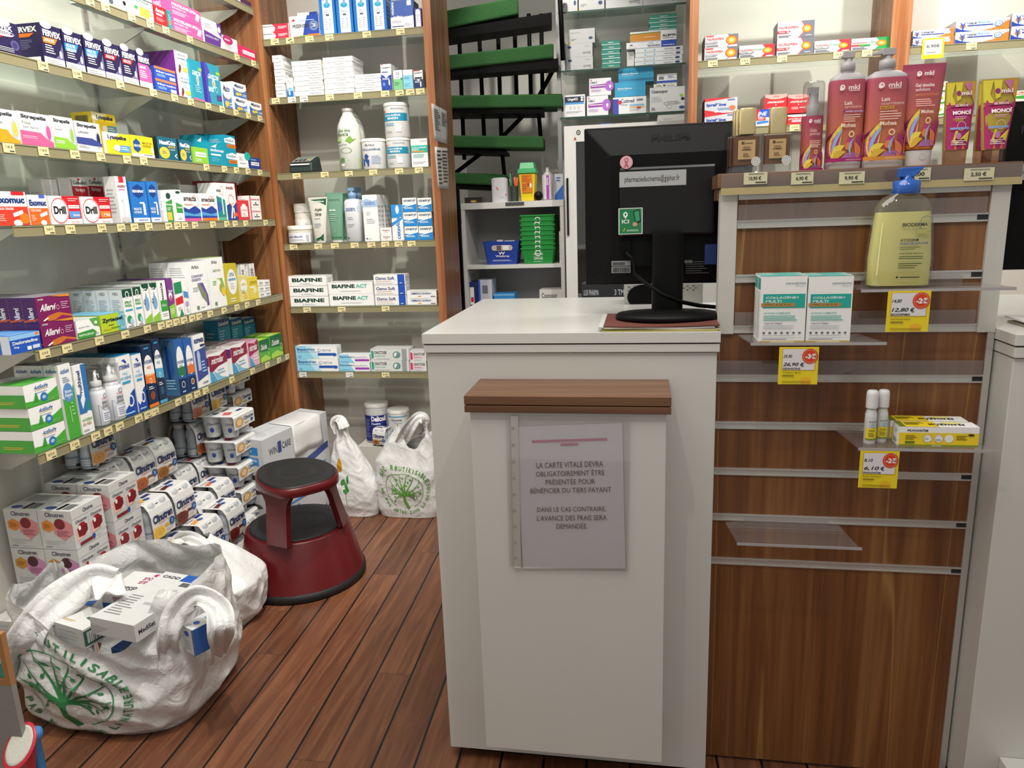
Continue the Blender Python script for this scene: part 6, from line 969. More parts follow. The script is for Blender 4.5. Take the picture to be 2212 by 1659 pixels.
# bags by the rear unit
def pin3(x, y, z, t):
    k = max(0, (t-.3)/.7); s = 1-.78*k; return x*s-.05*k, y*s, z
e3, P3 = bag('plastic_bag', Vector((-1.215, 2.865, 0)), .108, .065, lambda t: .40, [(0, .9), (.2, 1.), (.5, 1.02), (1, .8)], 'tall tied white plastic bag leaning beside the white cushion carton', amp=.010, k=10, seed=4., p=2.6, logo=herb_logo(), sr=(-.8, .5), ty=(.1, .7), pinch=pin3)
strap(e3, [(-.06, 0, .36), (-.07, 0, .40), (-.04, -.02, .42), (-.02, -.03, .39)], .045)
def pin4(x, y, z, t):
    k = max(0, (t-.62)/.38); return x*(1-.5*k)+.03*k, y*(1-.6*k), z
e4, P4 = bag('plastic_bag', Vector((-.978, 2.925-.055, 0)), .135, .055, lambda t: .36+.05*math.cos(2*t-.6)+.015*math.sin(5*t), [(0, .95), (.1, 1.), (.5, 1.), (1, .92)], 'white plastic bag with green tree print standing before rear unit', amp=.008, k=9, seed=6., p=3., logo=tree_logo('#5a9a38'), sr=(-.98, .98), ty=(.0, .82), pinch=pin4)
strap(e4, [(-.02, -.01, .33), (.02, -.02, .39), (.06, -.01, .43), (.085, 0, .42), (.07, .02, .36)], .05)
# dessert cartons against the left wall
def dessert(lower):
    mb = MB(); w2, d, h = .052, .118, .113; mb.box(-w2, w2, 0, d, 0, h, '#cfcfcb'); o_, pk = ('#c8902c', '#c88ab4') if lower else ('#e08a2e', '#dc8a8e'); fr = '#4a1c22' if lower else '#7c1620'
    draw(mb, plane_map((-w2, 0, 0), (2*w2, 0, 0), (0, 0, h)), CLI.replace('#44454d', '#44455a')+f'; p {o_} .08 .52 .25 .44 .42 .52 .42 .68 .25 .76 .08 .68; p {pk} .42 .42 .7 .24 .98 .42 .98 .66 .7 .8 .42 .66; e .62 .66 .16 .14 {fr}; l .5 .34 .9 .5 5 #8a4a5a; l .14 .54 .36 .66 4 #a06018; l .12 .18 .8 .24 1 s; l .12 .12 .6 .16 1 s; l .1 .04 .4 .08 1 d; r .4 .05 .8 .06 s')
    fruit = ';'.join(f'p #efb8a8 {x} .2 {x+.3} .24 {x+.3} .6 {x} .5; p {fr} {x+.06} .28 {x+.24} .26 {x+.36} .36 {x+.36} .52 {x+.2} .58 {x+.04} .5; e {x+.2} .56 .1 .05 #a01a20; e {x+.12} .5 .04 .06 #f0e8e0; T {x+.02} .64 {x+.38} .71 #44455a Clinutren' for x in (.06, .54))
    draw(mb, plane_map((w2, 0, 0), (0, d, 0), (0, 0, h)), 'T .36 .83 .68 .93 #44455a Clinutren; r 0 .775 1 .785 s; r .49 .2 .5 .77 s; '+fruit+'; p #7c1f28 .12 .06 .5 .06 .52 .14 .12 .14; e .56 .12 .05 .07 #1f4f9c; l .66 .08 .85 .14 2 s; r 0 .19 1 .2 s')
    draw(mb, plane_map((-w2, 0, h), (2*w2, 0, 0), (0, d, 0)), 'e .28 .16 .16 .09 #2a4a8a; r .5 .06 .62 .42 k; b .66 .08 .9 .4 d; l .1 .5 .9 .9 6 #a8aaae')
    return mb
dm = {0: dessert(False), 1: dessert(True)}
dfirst = {}
for col, (bx, by, dz) in enumerate([(-1.668, 1.627, 0), (-1.562, 1.627, 0), (-1.648, 1.757, .025), (-1.545, 1.757, .025)]):
    for r_ in range(4):
        z = .398-.1145*r_+dz; low = 1 if (r_ > 0 and col < 2) else 0
        if r_ == 3 and col != 0: pass
        if low not in dfirst: o = dfirst[low] = dm[low].build('dessert_box')
        else: o = dfirst[low].copy(); COL.objects.link(o)
        o.location = (bx, by, z+.0005)
        if r_ == 3: o.scale = (1, 1, (z+dz*0)/.1145 if z > 0 else 1); o.location.z = .0005 if False else o.location.z
        nm = ['left column', 'second column', 'rear left column', 'rear right column'][col]
        o['zz'] = 0; del o['zz']; tag(o, f'white dessert box with {"plum" if low else "red"} fruit, {["top", "second", "third", "bottom"][r_]} of the {nm} by left wall', 'box', 'white dessert boxes stacked by the left wall')
MB().box(-1.722, -1.49, 1.625, 1.878, 0, .0545, mat('#b9b8b2', .5)).build('x'); o = bpy.data.objects['x']; o.name = 'low_plinth'; tag(o, 'low grey plinth under the stacked dessert boxes by left wall', 'plinth')
for o in list(dfirst.values())+[c for c in bpy.data.objects if c.name.startswith('dessert_box')]: o.scale = (1, 1, 1)
for k in range(2):
    boxq('medical_box', [(-20, 1340+22*k), (45, 1345+22*k), (75, 1275+22*k), (25, 1275+22*k)], .22-.045*k, .04, '#cfcfcb', 'e .6 .25 .2 .1 #2a4a8a; r .8 .1 .98 .3 k; T .2 .5 .7 .6 d Clinutren', 'l .2 .2 .8 .8 2 s', 'r .1 .2 .9 .5 k', f'{["upper", "lower"][k]} flat white dessert carton left of the big front bag', 'box')
# ---- drink packs: four bottles in a printed sleeve
BOT = mat('#b4bac2', .35, key='milky_bottle')
def drink_pack(swirl, band, white=False):
    e = empty('drink_pack'); w, d = .108, .108
    for i, (x, y) in enumerate([(-.027, .028), (.027, .028), (-.027, .080), (.027, .080)]):
        if i == 0:
            mb = MB().lathe([(.022, 0), (.0245, .004), (.0245, .038), (.0215, .052), (.0215, .060), (.0245, .074), (.0245, .092), (.017, .106), (.016, .110)], BOT, seg=20); draw(mb, lambda x_, y_, e_: Vector(((.0248+e_)*math.sin((x_-.5)*2.2-1.2), -(.0248+e_)*math.cos((x_-.5)*2.2-1.2), .004+.034*y_)), 'r 0 0 1 1 #8a96a6; l .1 .2 .9 .8 4 w; r .7 .05 .9 .3 k', curved=True)
            b0 = mb.build('bottle', e, loc=(x, y, 0)); cp = MB().lathe([(.019, 0), (.019, .014), (.017, .017)], mat('#cfd1d4', .4), seg=18).build('cap', b0, loc=(0, 0, .109))
        else:
            b1 = b0.copy(); COL.objects.link(b1); b1.parent = e; b1.location = (x, y, 0); c1 = b0.children[0].copy(); COL.objects.link(c1); c1.parent = b1
    path = [(-.002, .012), (-.0035, .05), (-.002, .088), (.004, .108), (.016, .126), (.024, .1285), (.084, .1285), (.092, .126), (.104, .108), (.110, .088), (.1115, .05), (.110, .012)]
    mb = MB(); n = len(path); cd_ = mat('#d8d8d5', .45, key='sleeve_card')
    mb.add([(x, y, z) for y, z in path for x in (-w/2, w/2)], [(2*i, 2*i+1, 2*i+3, 2*i+2) for i in range(n-1)], cd_)
    mb.add([(x, y+(.0008 if y < .05 else -.0008), z-.0008) for y, z in path for x in (-w/2, w/2)], [(2*i+2, 2*i+3, 2*i+1, 2*i) for i in range(n-1)], mat('#8f7f6a', .7))
    f = plane_map((-w/2, -.0042, .012), (w, .0, 0), (0, .0018, .084))
    draw(mb, f, f'X .08 .60 .95 .92 #23305c Clinutren; T .3 .50 .86 .57 #d88a68 BOISSON 2 KCAL; p {swirl} .0 0 .44 0 .55 .12 .56 .3 .42 .42 .2 .46 0 .44; e .26 .2 .22 .18 {band}; o .26 .2 .15 .13 .2 {swirl}; p {band} .5 .3 .8 .3 .82 .38 .56 .4; p #1f4a8a .76 .3 .87 .23 .98 .3 .98 .48 .87 .55 .76 .48; r .84 .32 .86 .46 a; r .89 .32 .91 .46 a; l .58 .1 .9 .2 2 #b09a90')
    g = plane_map((-w/2, .0045, .1085), (w, 0, 0), (0, .0115, .0175)); draw(mb, g, 'e .25 .5 .14 .42 #a9adb0; e .75 .5 .14 .42 #a9adb0; l .42 .3 .6 .7 1 d')
    h_ = plane_map((-w/2, .024, .1286), (w, 0, 0), (0, .06, 0)); draw(mb, h_, f'p {band} .1 .2 .5 .3 .5 .6 .1 .5; e .5 .35 .12 .14 #2a4a8a; r .55 .6 .9 .85 #1d2f6a; T .1 .65 .45 .8 #6a6a80 Clinutren')
    mb.build('card_sleeve', e); return e
SW = {'beige': ('#e2b98a', '#d8964a'), 'orange': ('#c8743a', '#9a4f24'), 'caramel': ('#b8622e', '#8a4420'), 'brown': ('#a8702e', '#7a4a1c'), 'salmon': ('#d89070', '#b86a50'), 'yellow': ('#e3c05a', '#d8a43a'), 'red': ('#7a2a22', '#541a16'),
      'green and yellow': ('#d8b04a', '#6aa088'), 'pink': ('#d87a8a', '#c8506a'), 'peach': ('#e8a88a', '#c86a4a'), 'white': ('#e8dcd0', '#c8b8a8')}
PK = {}
def pack(colr, X, Y, z, where, t=0):
    if colr not in PK: e = PK[colr] = drink_pack(*SW[colr])
    else: e = copy_tree(PK[colr])
    e.location = (X, Y+.054, z+.0008); e.rotation_euler = (0, R(t), R(90)); tag(e, f'four-bottle drink pack, {colr} swirl sleeve, {where}', 'drink pack', 'four-bottle drink packs piled under the left shelves'); return e
for a in [('beige', -1.61, 1.845, .548, 'top of the pile at its left end'), ('orange', -1.60, 1.878, .411, 'just below the left end top one'), ('caramel', -1.59, 1.988, .411, 'third layer, second from left'), ('brown', -1.59, 2.098, .411, 'third layer, third from left'),
          ('salmon', -1.61, 2.36, .548, 'top layer beside the yellow one'), ('orange', -1.61, 2.36, .411, 'under the salmon one on top'), ('yellow', -1.605, 2.475, .548, 'top layer near the end panel'), ('brown', -1.61, 2.475, .411, 'under the yellow top one'),
          ('green and yellow', -1.60, 2.215, .274, 'second layer, middle of the pile'), ('pink', -1.60, 2.335, .274, 'second layer, toward the end panel'), ('white', -1.60, 2.09, .274, 'second layer behind dark red one'), ('white', -1.60, 1.975, .274, 'second layer behind the front yellow one'),
          ('yellow', -1.475, 1.885, .292, 'large and nearest, second layer'), ('red', -1.475, 2.005, .292, 'right of the nearest yellow one'), ('white', -1.475, 2.125, .205, 'in front, right of the dark red one'), ('peach', -1.475, 2.245, .215, 'in front, below the cup packs'),
          ('white', -1.41, 1.905, .155, 'behind the tied bag, front left'), ('orange', -1.475, 1.885, .155, 'bottom layer under the nearest yellow one'), ('red', -1.47, 2.02, .155, 'bottom layer under the dark red one'), ('beige', -1.40, 2.03, .165, 'behind the tied bag, middle'),
          ('red', -1.385, 2.145, .175, 'low front, beside the stool'), ('pink', -1.40, 2.26, .065, 'lowest, beside the white cushion carton'), ('white', -1.47, 2.125, .07, 'bottom layer, hidden middle'), ('peach', -1.47, 2.245, .08, 'bottom layer under the peach one'), ('caramel', -1.385, 2.145, .04, 'on the floor under the low red one'),
          ('orange', -1.60, 2.09, .137, 'first layer against the wall, left'), ('beige', -1.60, 2.215, .137, 'first layer against the wall, middle'), ('orange', -1.60, 2.335, .137, 'first layer against the wall, right'), ('yellow', -1.41, 1.905, .018, 'on the floor behind the tied bag'), ('peach', -1.40, 2.03, .028, 'on the floor behind the bag, middle')]: pack(*a)
# ---- cup packs
def cup_pack():
    e = empty('cup_pack'); w = .145
    for i, (x, y) in enumerate([(-.036, .036), (.036, .036), (-.036, .108), (.036, .108)]):
        if i == 0:
            mb = MB().lathe([(.024, 0), (.026, .003), (.033, .074), (.035, .076), (.035, .08)], mat('#c9cbcc', .35, key='cup_plastic'), seg=24)
            draw(mb, lambda x_, y_, e_: Vector(((.0262+.0065*y_+e_)*math.sin((x_-.5)*2.4-.9), -(.0262+.0065*y_+e_)*math.cos((x_-.5)*2.4-.9), .004+.066*y_)), 'p #1f3f84 .3 .3 .4 .22 .5 .3 .5 .46 .4 .54 .3 .46; T .2 .66 .8 .8 #5a5a6a Clinutren; l .6 .2 .9 .5 4 s', curved=True); b0 = mb.build('cup', e, loc=(x, y, 0))
        else: b1 = b0.copy(); COL.objects.link(b1); b1.parent = e; b1.location = (x, y, 0)
    mb = MB(); cd_ = mat('#d8d8d5', .45, key='sleeve_card'); mb.box(-w/2, w/2, .004, .14, .081, .0825, cd_).box(-w/2, w/2, -.001, .0, .03, .076, cd_).hexa([(-w/2, -.001, .076), (w/2, -.001, .076), (w/2, 0, .0765), (-w/2, 0, .0765), (-w/2, .004, .081), (w/2, .004, .081), (w/2, .0055, .0825), (-w/2, .0055, .0825)], cd_)
    draw(mb, plane_map((-w/2, -.001, .03), (w, 0, 0), (0, 0, .046)), 'e .25 .5 .2 .4 #c89a5a; e .25 .5 .12 .25 #e8c890; T .48 .5 .95 .8 #23305c Clinutren; e .85 .3 .07 .14 #1f4a8a; r .5 .2 .7 .3 q')
    draw(mb, plane_map((-w/2, .004, .0826), (w, 0, 0), (0, .13, 0)), 'p #c85a5a .2 .2 .5 .3 .4 .5 .15 .4; r .6 .2 .85 .3 #1d2f6a; e .3 .7 .1 .08 #2a4a8a; r .5 .6 .8 .66 k; l .1 .8 .8 .9 2 d')
    mb.build('card_sleeve', e); return e
c0 = cup_pack(); first = True
for X, Y, z, wh in [(-1.455, 2.37, .485, 'top of the column by the cushion carton')]+[(-1.46, 2.37, .485-.097*k, f'{["", "second", "third", "fourth", "fifth"][k]} in the column by the cushion carton') for k in range(1, 5)]+[(-1.60, 2.62, .50, 'lower of two by the end panel'), (-1.60, 2.62, .588, 'upper of two by the end panel')]+[(-1.61, 2.62, .50-.0835*k, f'rear stack, {["", "third", "fourth", "fifth"][k]} from top, by end panel') for k in range(1, 4)]:
    e = c0 if first else copy_tree(c0); first = False; e.location = (X, Y+.072, z); e.rotation_euler[2] = R(90); tag(e, 'pack of four white dessert cups, '+wh, 'cup pack', 'four-cup dessert packs under the left shelves')
# ---- white cushion carton
A = Vector((-1.541, 2.50, 0)); B = Vector((-1.403, 2.455, 0)); Cq = Vector((-1.331, 2.882, 0)); ux = B-A; uy = Cq-B; hz = Vector((0, 0, .452)); mb = MB(); v = [Vector((0, 0, 0)), ux, ux+uy, uy]; mb.hexa(v+[p+hz for p in v], mat('#c6c8ca', .5))
sm = ';'.join(f'p #1c1c1e .32 {y-.05} .6 {y-.065} .8 {y-.05} .7 {y-.025} .45 {y-.02}; r .34 {y} .44 {y+.025} #2f7fc0; l .5 {y} .7 {y+.02} 1 s; o .2 {y+.01} .05 .014 .2 s' for y in (.70, .57, .44, .31, .18, .06))
draw(mb, plane_map(v[0], ux, hz), 'r .08 .86 .82 .93 #2f86cc; r .08 .77 .82 .84 #2f86cc; T .3 .88 .6 .91 w COUSSINS; T .3 .8 .76 .82 w THERAPEUTIQUES; e .2 .895 .06 .012 w; e .2 .805 .06 .012 w;'+sm)
draw(mb, plane_map(v[1], uy, hz), 'T .08 .84 .2 .9 #5a5a62 WIN; r .21 .83 .26 .93 #2a3f80; T .27 .85 .4 .91 #5a5a62 CARE; l .46 .74 .7 .86 2 d; p #34478c .25 .52 .98 .66 .98 .72 .25 .6; l .55 .4 .95 .56 5 #3f8ac8; l .1 .2 .6 .5 6 #3f8ac8; e .85 .1 .02 .02 b; r .9 .03 .96 .1 k; e .2 .12 .02 .02 b')
draw(mb, plane_map(hz, ux, uy), 'r .48 0 .49 1 s; l .1 .05 .9 .2 4 s')
tag(mb.build('cushion_carton', loc=A), 'tall white and blue cushion carton standing behind the red stool', 'box')
mb = MB(); ns = 14; T_ = [(0, -.015), (.02, .0008), (.138, .0008), (.1462, -.002), (.147, -.05), (.148, -.10), (.150, -.125)]
u_ = ux.normalized(); w_ = uy.normalized(); vs = []
for i, (s, dz) in enumerate(T_):
    for j in range(ns+1): t = j/ns; vs.append(A+u_*(s+.003*(i > 4)*math.sin(t*9))+w_*(.19+.2*t)+Vector((0, 0, .4532+dz+.002*math.sin(t*7+i))))
mb.add(vs, [(i*(ns+1)+j, (i+1)*(ns+1)+j, (i+1)*(ns+1)+j+1, i*(ns+1)+j+1) for i in range(len(T_)-1) for j in range(ns)], mat('#dcdcda', .55), True)
o = mb.build('delivery_note'); o.modifiers.new('sheet', 'SOLIDIFY').thickness = .001; tag(o, 'large white paper draped over the top of the cushion carton', 'paper')
# ---- tubs and cartons at the foot of the rear unit
def can2(u0, u1, vt, Y, zb, *a, **k): can(u0, u1, vt, Y, zb, *a, **k)
can2(794, 843, 868, 3.10, .262, 'navy and white thickener powder tub standing at foot of rear unit', 'r 0 .0 1 .80 #20307e; X .42 .62 .98 .78 w Delical; T .42 .52 .8 .58 w Poudre; l .04 .1 .36 .7 14 #8a96c8; e .66 .12 .1 .06 #e8703a')
can2(842, 888, 882, 3.08, .262, 'white powder tub with blue rim line and clear lid, rear unit foot', 'r 0 .92 1 .95 #4a9ad0; T .3 .78 .8 .86 #4a5a7a Clinutren; t .4 .68 .8 .74 #4a5a7a ThickenUp; e .4 .4 .1 .08 #2a5a9c; e .65 .5 .08 .06 #2a5a9c')
MB().box(-1.25, -.87, 3.0, 3.19, 0, .258, mat('#c9c5bc', .5)).build('x'); o = bpy.data.objects['x']; o.name = 'low_plinth'; tag(o, 'low pale plinth inside the rear unit under the powder tubs', 'plinth')
c0p = drink_pack('#c8905a', '#7a4a2a'); c0p.location = (-1.165, 2.985-.03, .262); c0p.rotation_euler = (0, 0, 0); c0p.location = (-1.13, 2.975-.115, .0); c0p.location = Vector((-1.145, 3.0, .262-.0)); c0p.rotation_euler = (R(0), 0, R(-12)); c0p.scale = (.6, .6, .6); tag(c0p, 'small brown and white drink pack at foot of the rear unit', 'drink pack')
o = carton_mesh('wgr', .05, .05, .05).build('medicine_box', loc=(-.905, 3.06, .2585)); tag(o, 'small white and teal carton at foot of the rear unit', 'box')
# ---- red kick stool
RED = mat('#5c0a11', .36, var=.04, coat=.15, key='red_enamel'); RUB = mat('#1b1b1c', .55, bump=.3, scale=120, key='black_rubber'); Xs, Ys = -1.205, 2.292
e = empty('step_stool', (Xs, Ys, 0)); tag(e, 'dark red two-step kick stool with black rubber treads', 'stool')
def ring(mb, rs, z, m, cx=0, cy=0, sx=1, sy=1):
    for r_ in rs: n = 48; mb.add([(cx+sx*r_*k*math.cos(2*math.pi*i/n), cy+sy*r_*k*math.sin(2*math.pi*i/n), z) for k in (1, .975) for i in range(n)], [(i, (i+1) % n, n+(i+1) % n, n+i) for i in range(n)], m)
RG = mat('#333335', .5)
MB().lathe([(.217, 0), (.226, .004), (.226, .022), (.218, .03)], RUB, seg=64).build('rubber_bumper', e)
MB().lathe([(.219, .0305), (.217, .034), (.180, .196), (.176, .2005), (.160, .2015)], RED, seg=64).build('base_drum', e)
mb = MB().lathe([(.166, .202), (.166, .205), (.163, .2065)], RUB, seg=64); ring(mb, [.158, .152, .146, .140, .092, .086, .080, .074, .04, .034], .2068, RG); mb.build('lower_tread', e)
zs = .415; OUT = [(552, 1030), (556, 1014), (572, 1003), (600, 995), (632, 990), (668, 989), (700, 995), (722, 1006), (729, 1016), (724, 1029), (700, 1040), (668, 1049), (636, 1056), (604, 1058), (574, 1050), (558, 1040)]
pl = [PZ(u, v_, zs)-Vector((Xs, Ys, 0)) for u, v_ in OUT]; pl = pl[::-1]
cxs = sum(p.x for p in pl)/len(pl); cys = sum(p.y for p in pl)/len(pl)
def scaled(k, z): return [(cxs+(p.x-cxs)*k, cys+(p.y-cys)*k, z) for p in pl]
def loops(mb, ls, m, smooth=True, top=True):
    n = len(ls[0]); vs = [p for l in ls for p in l]; mb.add(vs, [(j*n+i, j*n+(i+1) % n, (j+1)*n+(i+1) % n, (j+1)*n+i) for j in range(len(ls)-1) for i in range(n)], m, smooth); mb.add(ls[0], [tuple(range(n-1, -1, -1))], m); mb.add(ls[-1], [tuple(range(n))], m)
ar = sum(pl[i].x*pl[(i+1) % len(pl)].y-pl[(i+1) % len(pl)].x*pl[i].y for i in range(len(pl)))
if ar < 0: pl = pl[::-1]
def dense(pl):
    n = len(pl); o = []
    for i in range(n):
        p0, p1, p2, p3 = pl[i-1], pl[i], pl[(i+1) % n], pl[(i+2) % n]
        for s in range(3): t = s/3; o.append(.5*((2*p1)+(p2-p0)*t+(2*p0-5*p1+4*p2-p3)*t*t+(-p0+3*p1-3*p2+p3)*t**3))
    return o
pl = dense(pl); mb = MB(); loops(mb, [scaled(.99, zs-.032), scaled(1.02, zs-.028), scaled(1.02, zs-.006), scaled(.99, zs-.001)], RED); mb.build('seat_rim', e)
mb = MB(); loops(mb, [scaled(.96, zs-.002), scaled(.955, zs+.003), scaled(.93, zs+.004)], RUB)
for k in (.88, .84, .80, .76, .5, .46, .42, .38): a = scaled(k, zs+.0044); b_ = scaled(k-.012, zs+.0044); n = len(a); mb.add(a+b_, [(i, (i+1) % n, n+(i+1) % n, n+i) for i in range(n)], RG)
mb.build('seat_tread', e)
def leg(b0, b1, t0, t1, inw, flare=.03):
    o = Vector((Xs, Ys, 0)); B0, B1, T0, T1 = PZ(*b0, .2065)-o, PZ(*b1, .2065)-o, PZ(*t0, zs-.03)-o, PZ(*t1, zs-.03)-o; iw = Vector(inw).normalized()*.022; mb = MB()
    n = 10; fr = []
    for i in range(n+1):
        t = i/n; f = max(0, (t-.7)/.3)**2; a = B0.lerp(T0, t); b_ = B1.lerp(T1, t); d = (b_-a).normalized(); a = a-d*flare*f; b_ = b_+d*flare*f; z = .2065+(zs-.03-.2065)*t; a.z = b_.z = z; fr += [a, b_, b_+iw, a+iw]
    mb.add(fr, [(4*i+j, 4*i+(j+1) % 4, 4*i+4+(j+1) % 4, 4*i+4+j) for i in range(n) for j in range(4)]+[(3, 2, 1, 0), (4*n, 4*n+1, 4*n+2, 4*n+3)], RED); mb.build('leg', e)
leg((576, 1176), (620, 1185), (574, 1062), (616, 1070), (.3, 1, 0)); leg((742, 1140), (752, 1118), (712, 1050), (722, 1040), (-1, .1, 0), .015)
# ---- near left foreground: red tester pot and kraft display corner
p = PY(42, 1612, 1.12); e = empty('display_pot', (p.x, p.y, p.z-.155)); tag(e, 'red pot with white round top at the lower left corner', 'pot'); rr = .030
def slant(mb, rr_=.155):
    mb.v = [(x, y, z+y*1.0*min(1, max(0, z/rr_))**3) for x, y, z in mb.v]; return mb
slant(MB().lathe([(rr*.45, 0), (rr*.6, .08), (rr*1.0, .145), (rr*1.1, .15), (rr*1.1, .155), (rr*.92, .1555)], mat('#c02c3c', .35), seg=36)).build('rim_cup', e); slant(MB().lathe([(rr*.9, .156), (rr*.9, .158), (rr*.8, .1585)], mat('#c9c8bc', .8, bump=.4, scale=200), seg=36)).build('white_top', e)
o = MB().lathe([(.012, 0), (.012, .14), (.018, .15), (.018, .163), (.013, .166)], mat('#3a86c8', .35), (0, 0, 0), 24).build('display_pot', loc=(p.x-.0, p.y+.035, p.z-.155)); tag(o, 'narrow blue topped pot standing behind the red pot', 'pot')
zt0 = p.z-.155; MB().box(-.34, .12, -.15, .02, zt0-.012, zt0, mat('#8f8c86', .6)).box(-.33, -.30, -.14, .01, 0, zt0-.012, mat('#8f8c86', .6)).box(.08, .11, -.14, .01, 0, zt0-.012, mat('#8f8c86', .6)).build('x', loc=(p.x-.0, 1.135, .0))
o = bpy.data.objects['x']; o.name = 'display_table'; tag(o, 'low grey display table under the red pot at the lower edge', 'table')
a, b_, c_ = PY(-60, 1600, 1.13), PY(24, 1480, 1.13), PY(22, 1372, 1.13); e = empty('kraft_display_stand', (b_.x, 1.13, zt0)); tag(e, 'grey and kraft card display stand cut off by the left picture edge', 'display stand')
MB().box(-.16, 0, 0, .012, .0005, b_.z-zt0-.002, mat('#8f8c86', .6)).build('grey_panel', e); KR = mat('#a9784a', .7, key='kraft_card')
MB().box(-.16, 0, 0, .012, b_.z-zt0-.0015, b_.z-zt0+.012, KR).box(-.012, 0, 0, .012, b_.z-zt0+.012, c_.z-zt0, KR).build('kraft_frame', e); MB().box(-.16, -.013, .003, .009, b_.z-zt0+.0125, b_.z-zt0+.045, mat('#3f8f78', .5)).build('green_panel', e)
# ================================================================ MONITORS AND COUNTER THINGS
def monitor(X0, X1, Z0, Z1, Y, label, full, bx):
    e = empty('computer_monitor', ((X0+X1)/2, Y, 1.018)); tag(e, label, 'monitor'); o = Vector(((X0+X1)/2, Y, 1.018)); w2 = (X1-X0)/2; z0, z1 = Z0-1.018, Z1-1.018
    mb = MB().box(-w2, w2, 0, .035, z0, z1, BLK); a = [(-w2+.004, 0, z0+.004), (w2-.004, 0, z0+.004), (w2-.004, 0, z1-.004), (-w2+.004, 0, z1-.004)]; b_ = [(-w2+.055, -.022, z0+.04), (w2-.055, -.022, z0+.04), (w2-.055, -.022, z1-.06), (-w2+.055, -.022, z1-.06)]
    mb.add(a+b_, [(0, 1, 5, 4), (1, 2, 6, 5), (2, 3, 7, 6), (3, 0, 4, 7), (4, 5, 6, 7)], BLK); mb.build('back_shell', e, bevel=.003)
    mb = MB().box(-w2+.075, w2-.075, -.034, -.0221, z0+.105, z1-.085, mat('#060607', .28, key='gloss_black')); mb.build('rear_cover', e, bevel=.006)
    MB().box(-w2+.004, w2-.004, .0351, .037, z0+.012, z1-.012, mat('#15181c', .12)).build('screen', e)
    def D(u0, v0, u1, v1, y, dsl, name, base=None):
        A, B = PY(u0, v1, Y+y)-o, PY(u1, v1, Y+y)-o; t = PY(u0, v0, Y+y)-o; mb = MB(); f = plane_map(A, Vector((B.x-A.x, 0, 0)), Vector((0, 0, t.z-A.z)))
        if base: draw(mb, f, f'r 0 0 1 1 {base}', e0=.0005)
        draw(mb, f, dsl, e0=.0008); mb.build(name, e)
    if full:
        D(1407, 290, 1491, 306, -.0125, 'T 0 0 1 1 #1a1c1e PHILIPS', 'raised_lettering')
        D(1339, 337, 1367, 366, -.0345, 'e .5 .5 .5 .5 #d8909c; e .5 .5 .44 .44 #d4a8b0; o .5 .66 .16 .18 .45 #b8566a; p #b8566a .3 .14 .42 .12 .62 .56 .52 .6; p #b8566a .7 .14 .58 .12 .38 .56 .48 .6', 'ribbon_sticker')
        D(1338, 372, 1482, 405, -.0345, 't .08 .22 .9 .7 #26262a pharmacieducinema@giphar.fr', 'email_label', '#a9abac')
        D(1335, 449, 1389, 508, -.0345, 'r .02 .02 .98 .98 #d4d8d4; r .06 .05 .94 .95 #1e7a48; e .3 .74 .09 .1 w; p w .22 .72 .38 .72 .3 .58; e .3 .75 .04 .045 #1e7a48; T .16 .42 .44 .56 w ICI; p #141414 .6 .84 .84 .94 .92 .48 .7 .4; p #2f9a68 .64 .82 .82 .89 .88 .52 .72 .46; e .68 .38 .1 .08 #c89880; p #e0d040 .18 .2 .24 .12 .3 .26 .26 .24 .23 .16; l .34 .12 .86 .2 2 #c8e0c8', 'round_green_sticker')
        D(1321, 564, 1362, 590, -.0225, 'r 0 .54 1 .6 k; b .06 .05 .94 .46 k; b .06 .66 .7 .9 k', 'barcode_label', '#8f9192')
        D(1478, 562, 1535, 594, -.0225, 'l .05 .05 .95 .95 6 #4a4c4e; r 0 .8 .3 1 #6a6c6e', 'rating_label')
    else:
        D(2176, 356, 2262, 390, -.0345, 't .08 .25 1.6 .7 #26262a pharmacieducinema@giphar.fr', 'email_label', '#a9abac')
        D(2205, 272, 2290, 290, -.0125, 'T 0 0 1 1 #1a1c1e PHILIPS', 'raised_lettering')
    MB().lathe([(.031, 0), (.031, .01), (.031, z0+.10)], BLK, (bx, -.058, .013), 32, 1.05, .62, 3).box(bx-.03, bx+.03, -.06, -.03, z0+.03, z0+.112, BLK).build('stand_column', e)
    MB().lathe([(.115, 0), (.118, .002), (.118, .008), (.112, .012), (.03, .0155)], BLK, (bx, -.108, .011), 56, .91, .60).build('stand_base', e)
    return e, o
em, om = monitor(-.121, .232, 1.0885, 1.4245, 1.675, 'black flat monitor seen from behind on the white counter', True, 0)
em.children[4].name
# move the stand under the cover: column centred on the base
for ch in em.children:
    if ch.name.startswith('stand'): ch.location = (.001, -.012, 0)
mb = MB(); pts = [(1352, 545, 1.643), (1366, 560, 1.640), (1372, 592, 1.635), (1400, 615, 1.575), (1430, 636, 1.560), (1470, 652, 1.565), (1510, 660, 1.610), (1553, 664, 1.645), (1590, 655, 1.675)]
mb.tube([PY(u, v, y)-om for u, v, y in pts], .0045, BLKM, 10).box(-.01+(PY(1352, 540, 1.643)-om).x, .01+(PY(1352, 540, 1.643)-om).x, -.034, -.022, (PY(1352, 545, 1.643)-om).z, (PY(1352, 520, 1.643)-om).z, BLKM); mb.build('power_cable', em)
q = PY(1535, 540, 1.645)-om; MB().box(q.x-.012, q.x+.012, -.036, -.022, q.z-.03, q.z+.012, mat('#1f2f6a', .4)).tube([q+Vector((0, 0, -.028)), q+Vector((.002, 0, -.045)), q+Vector((.012, .004, -.062)), q+Vector((.05, .02, -.066))], .003, BLKM).build('video_plug', em)
er, orr = monitor(.716, 1.07, 1.104, 1.432, 1.675, 'second black monitor at the right edge, half cut off', False, 0)
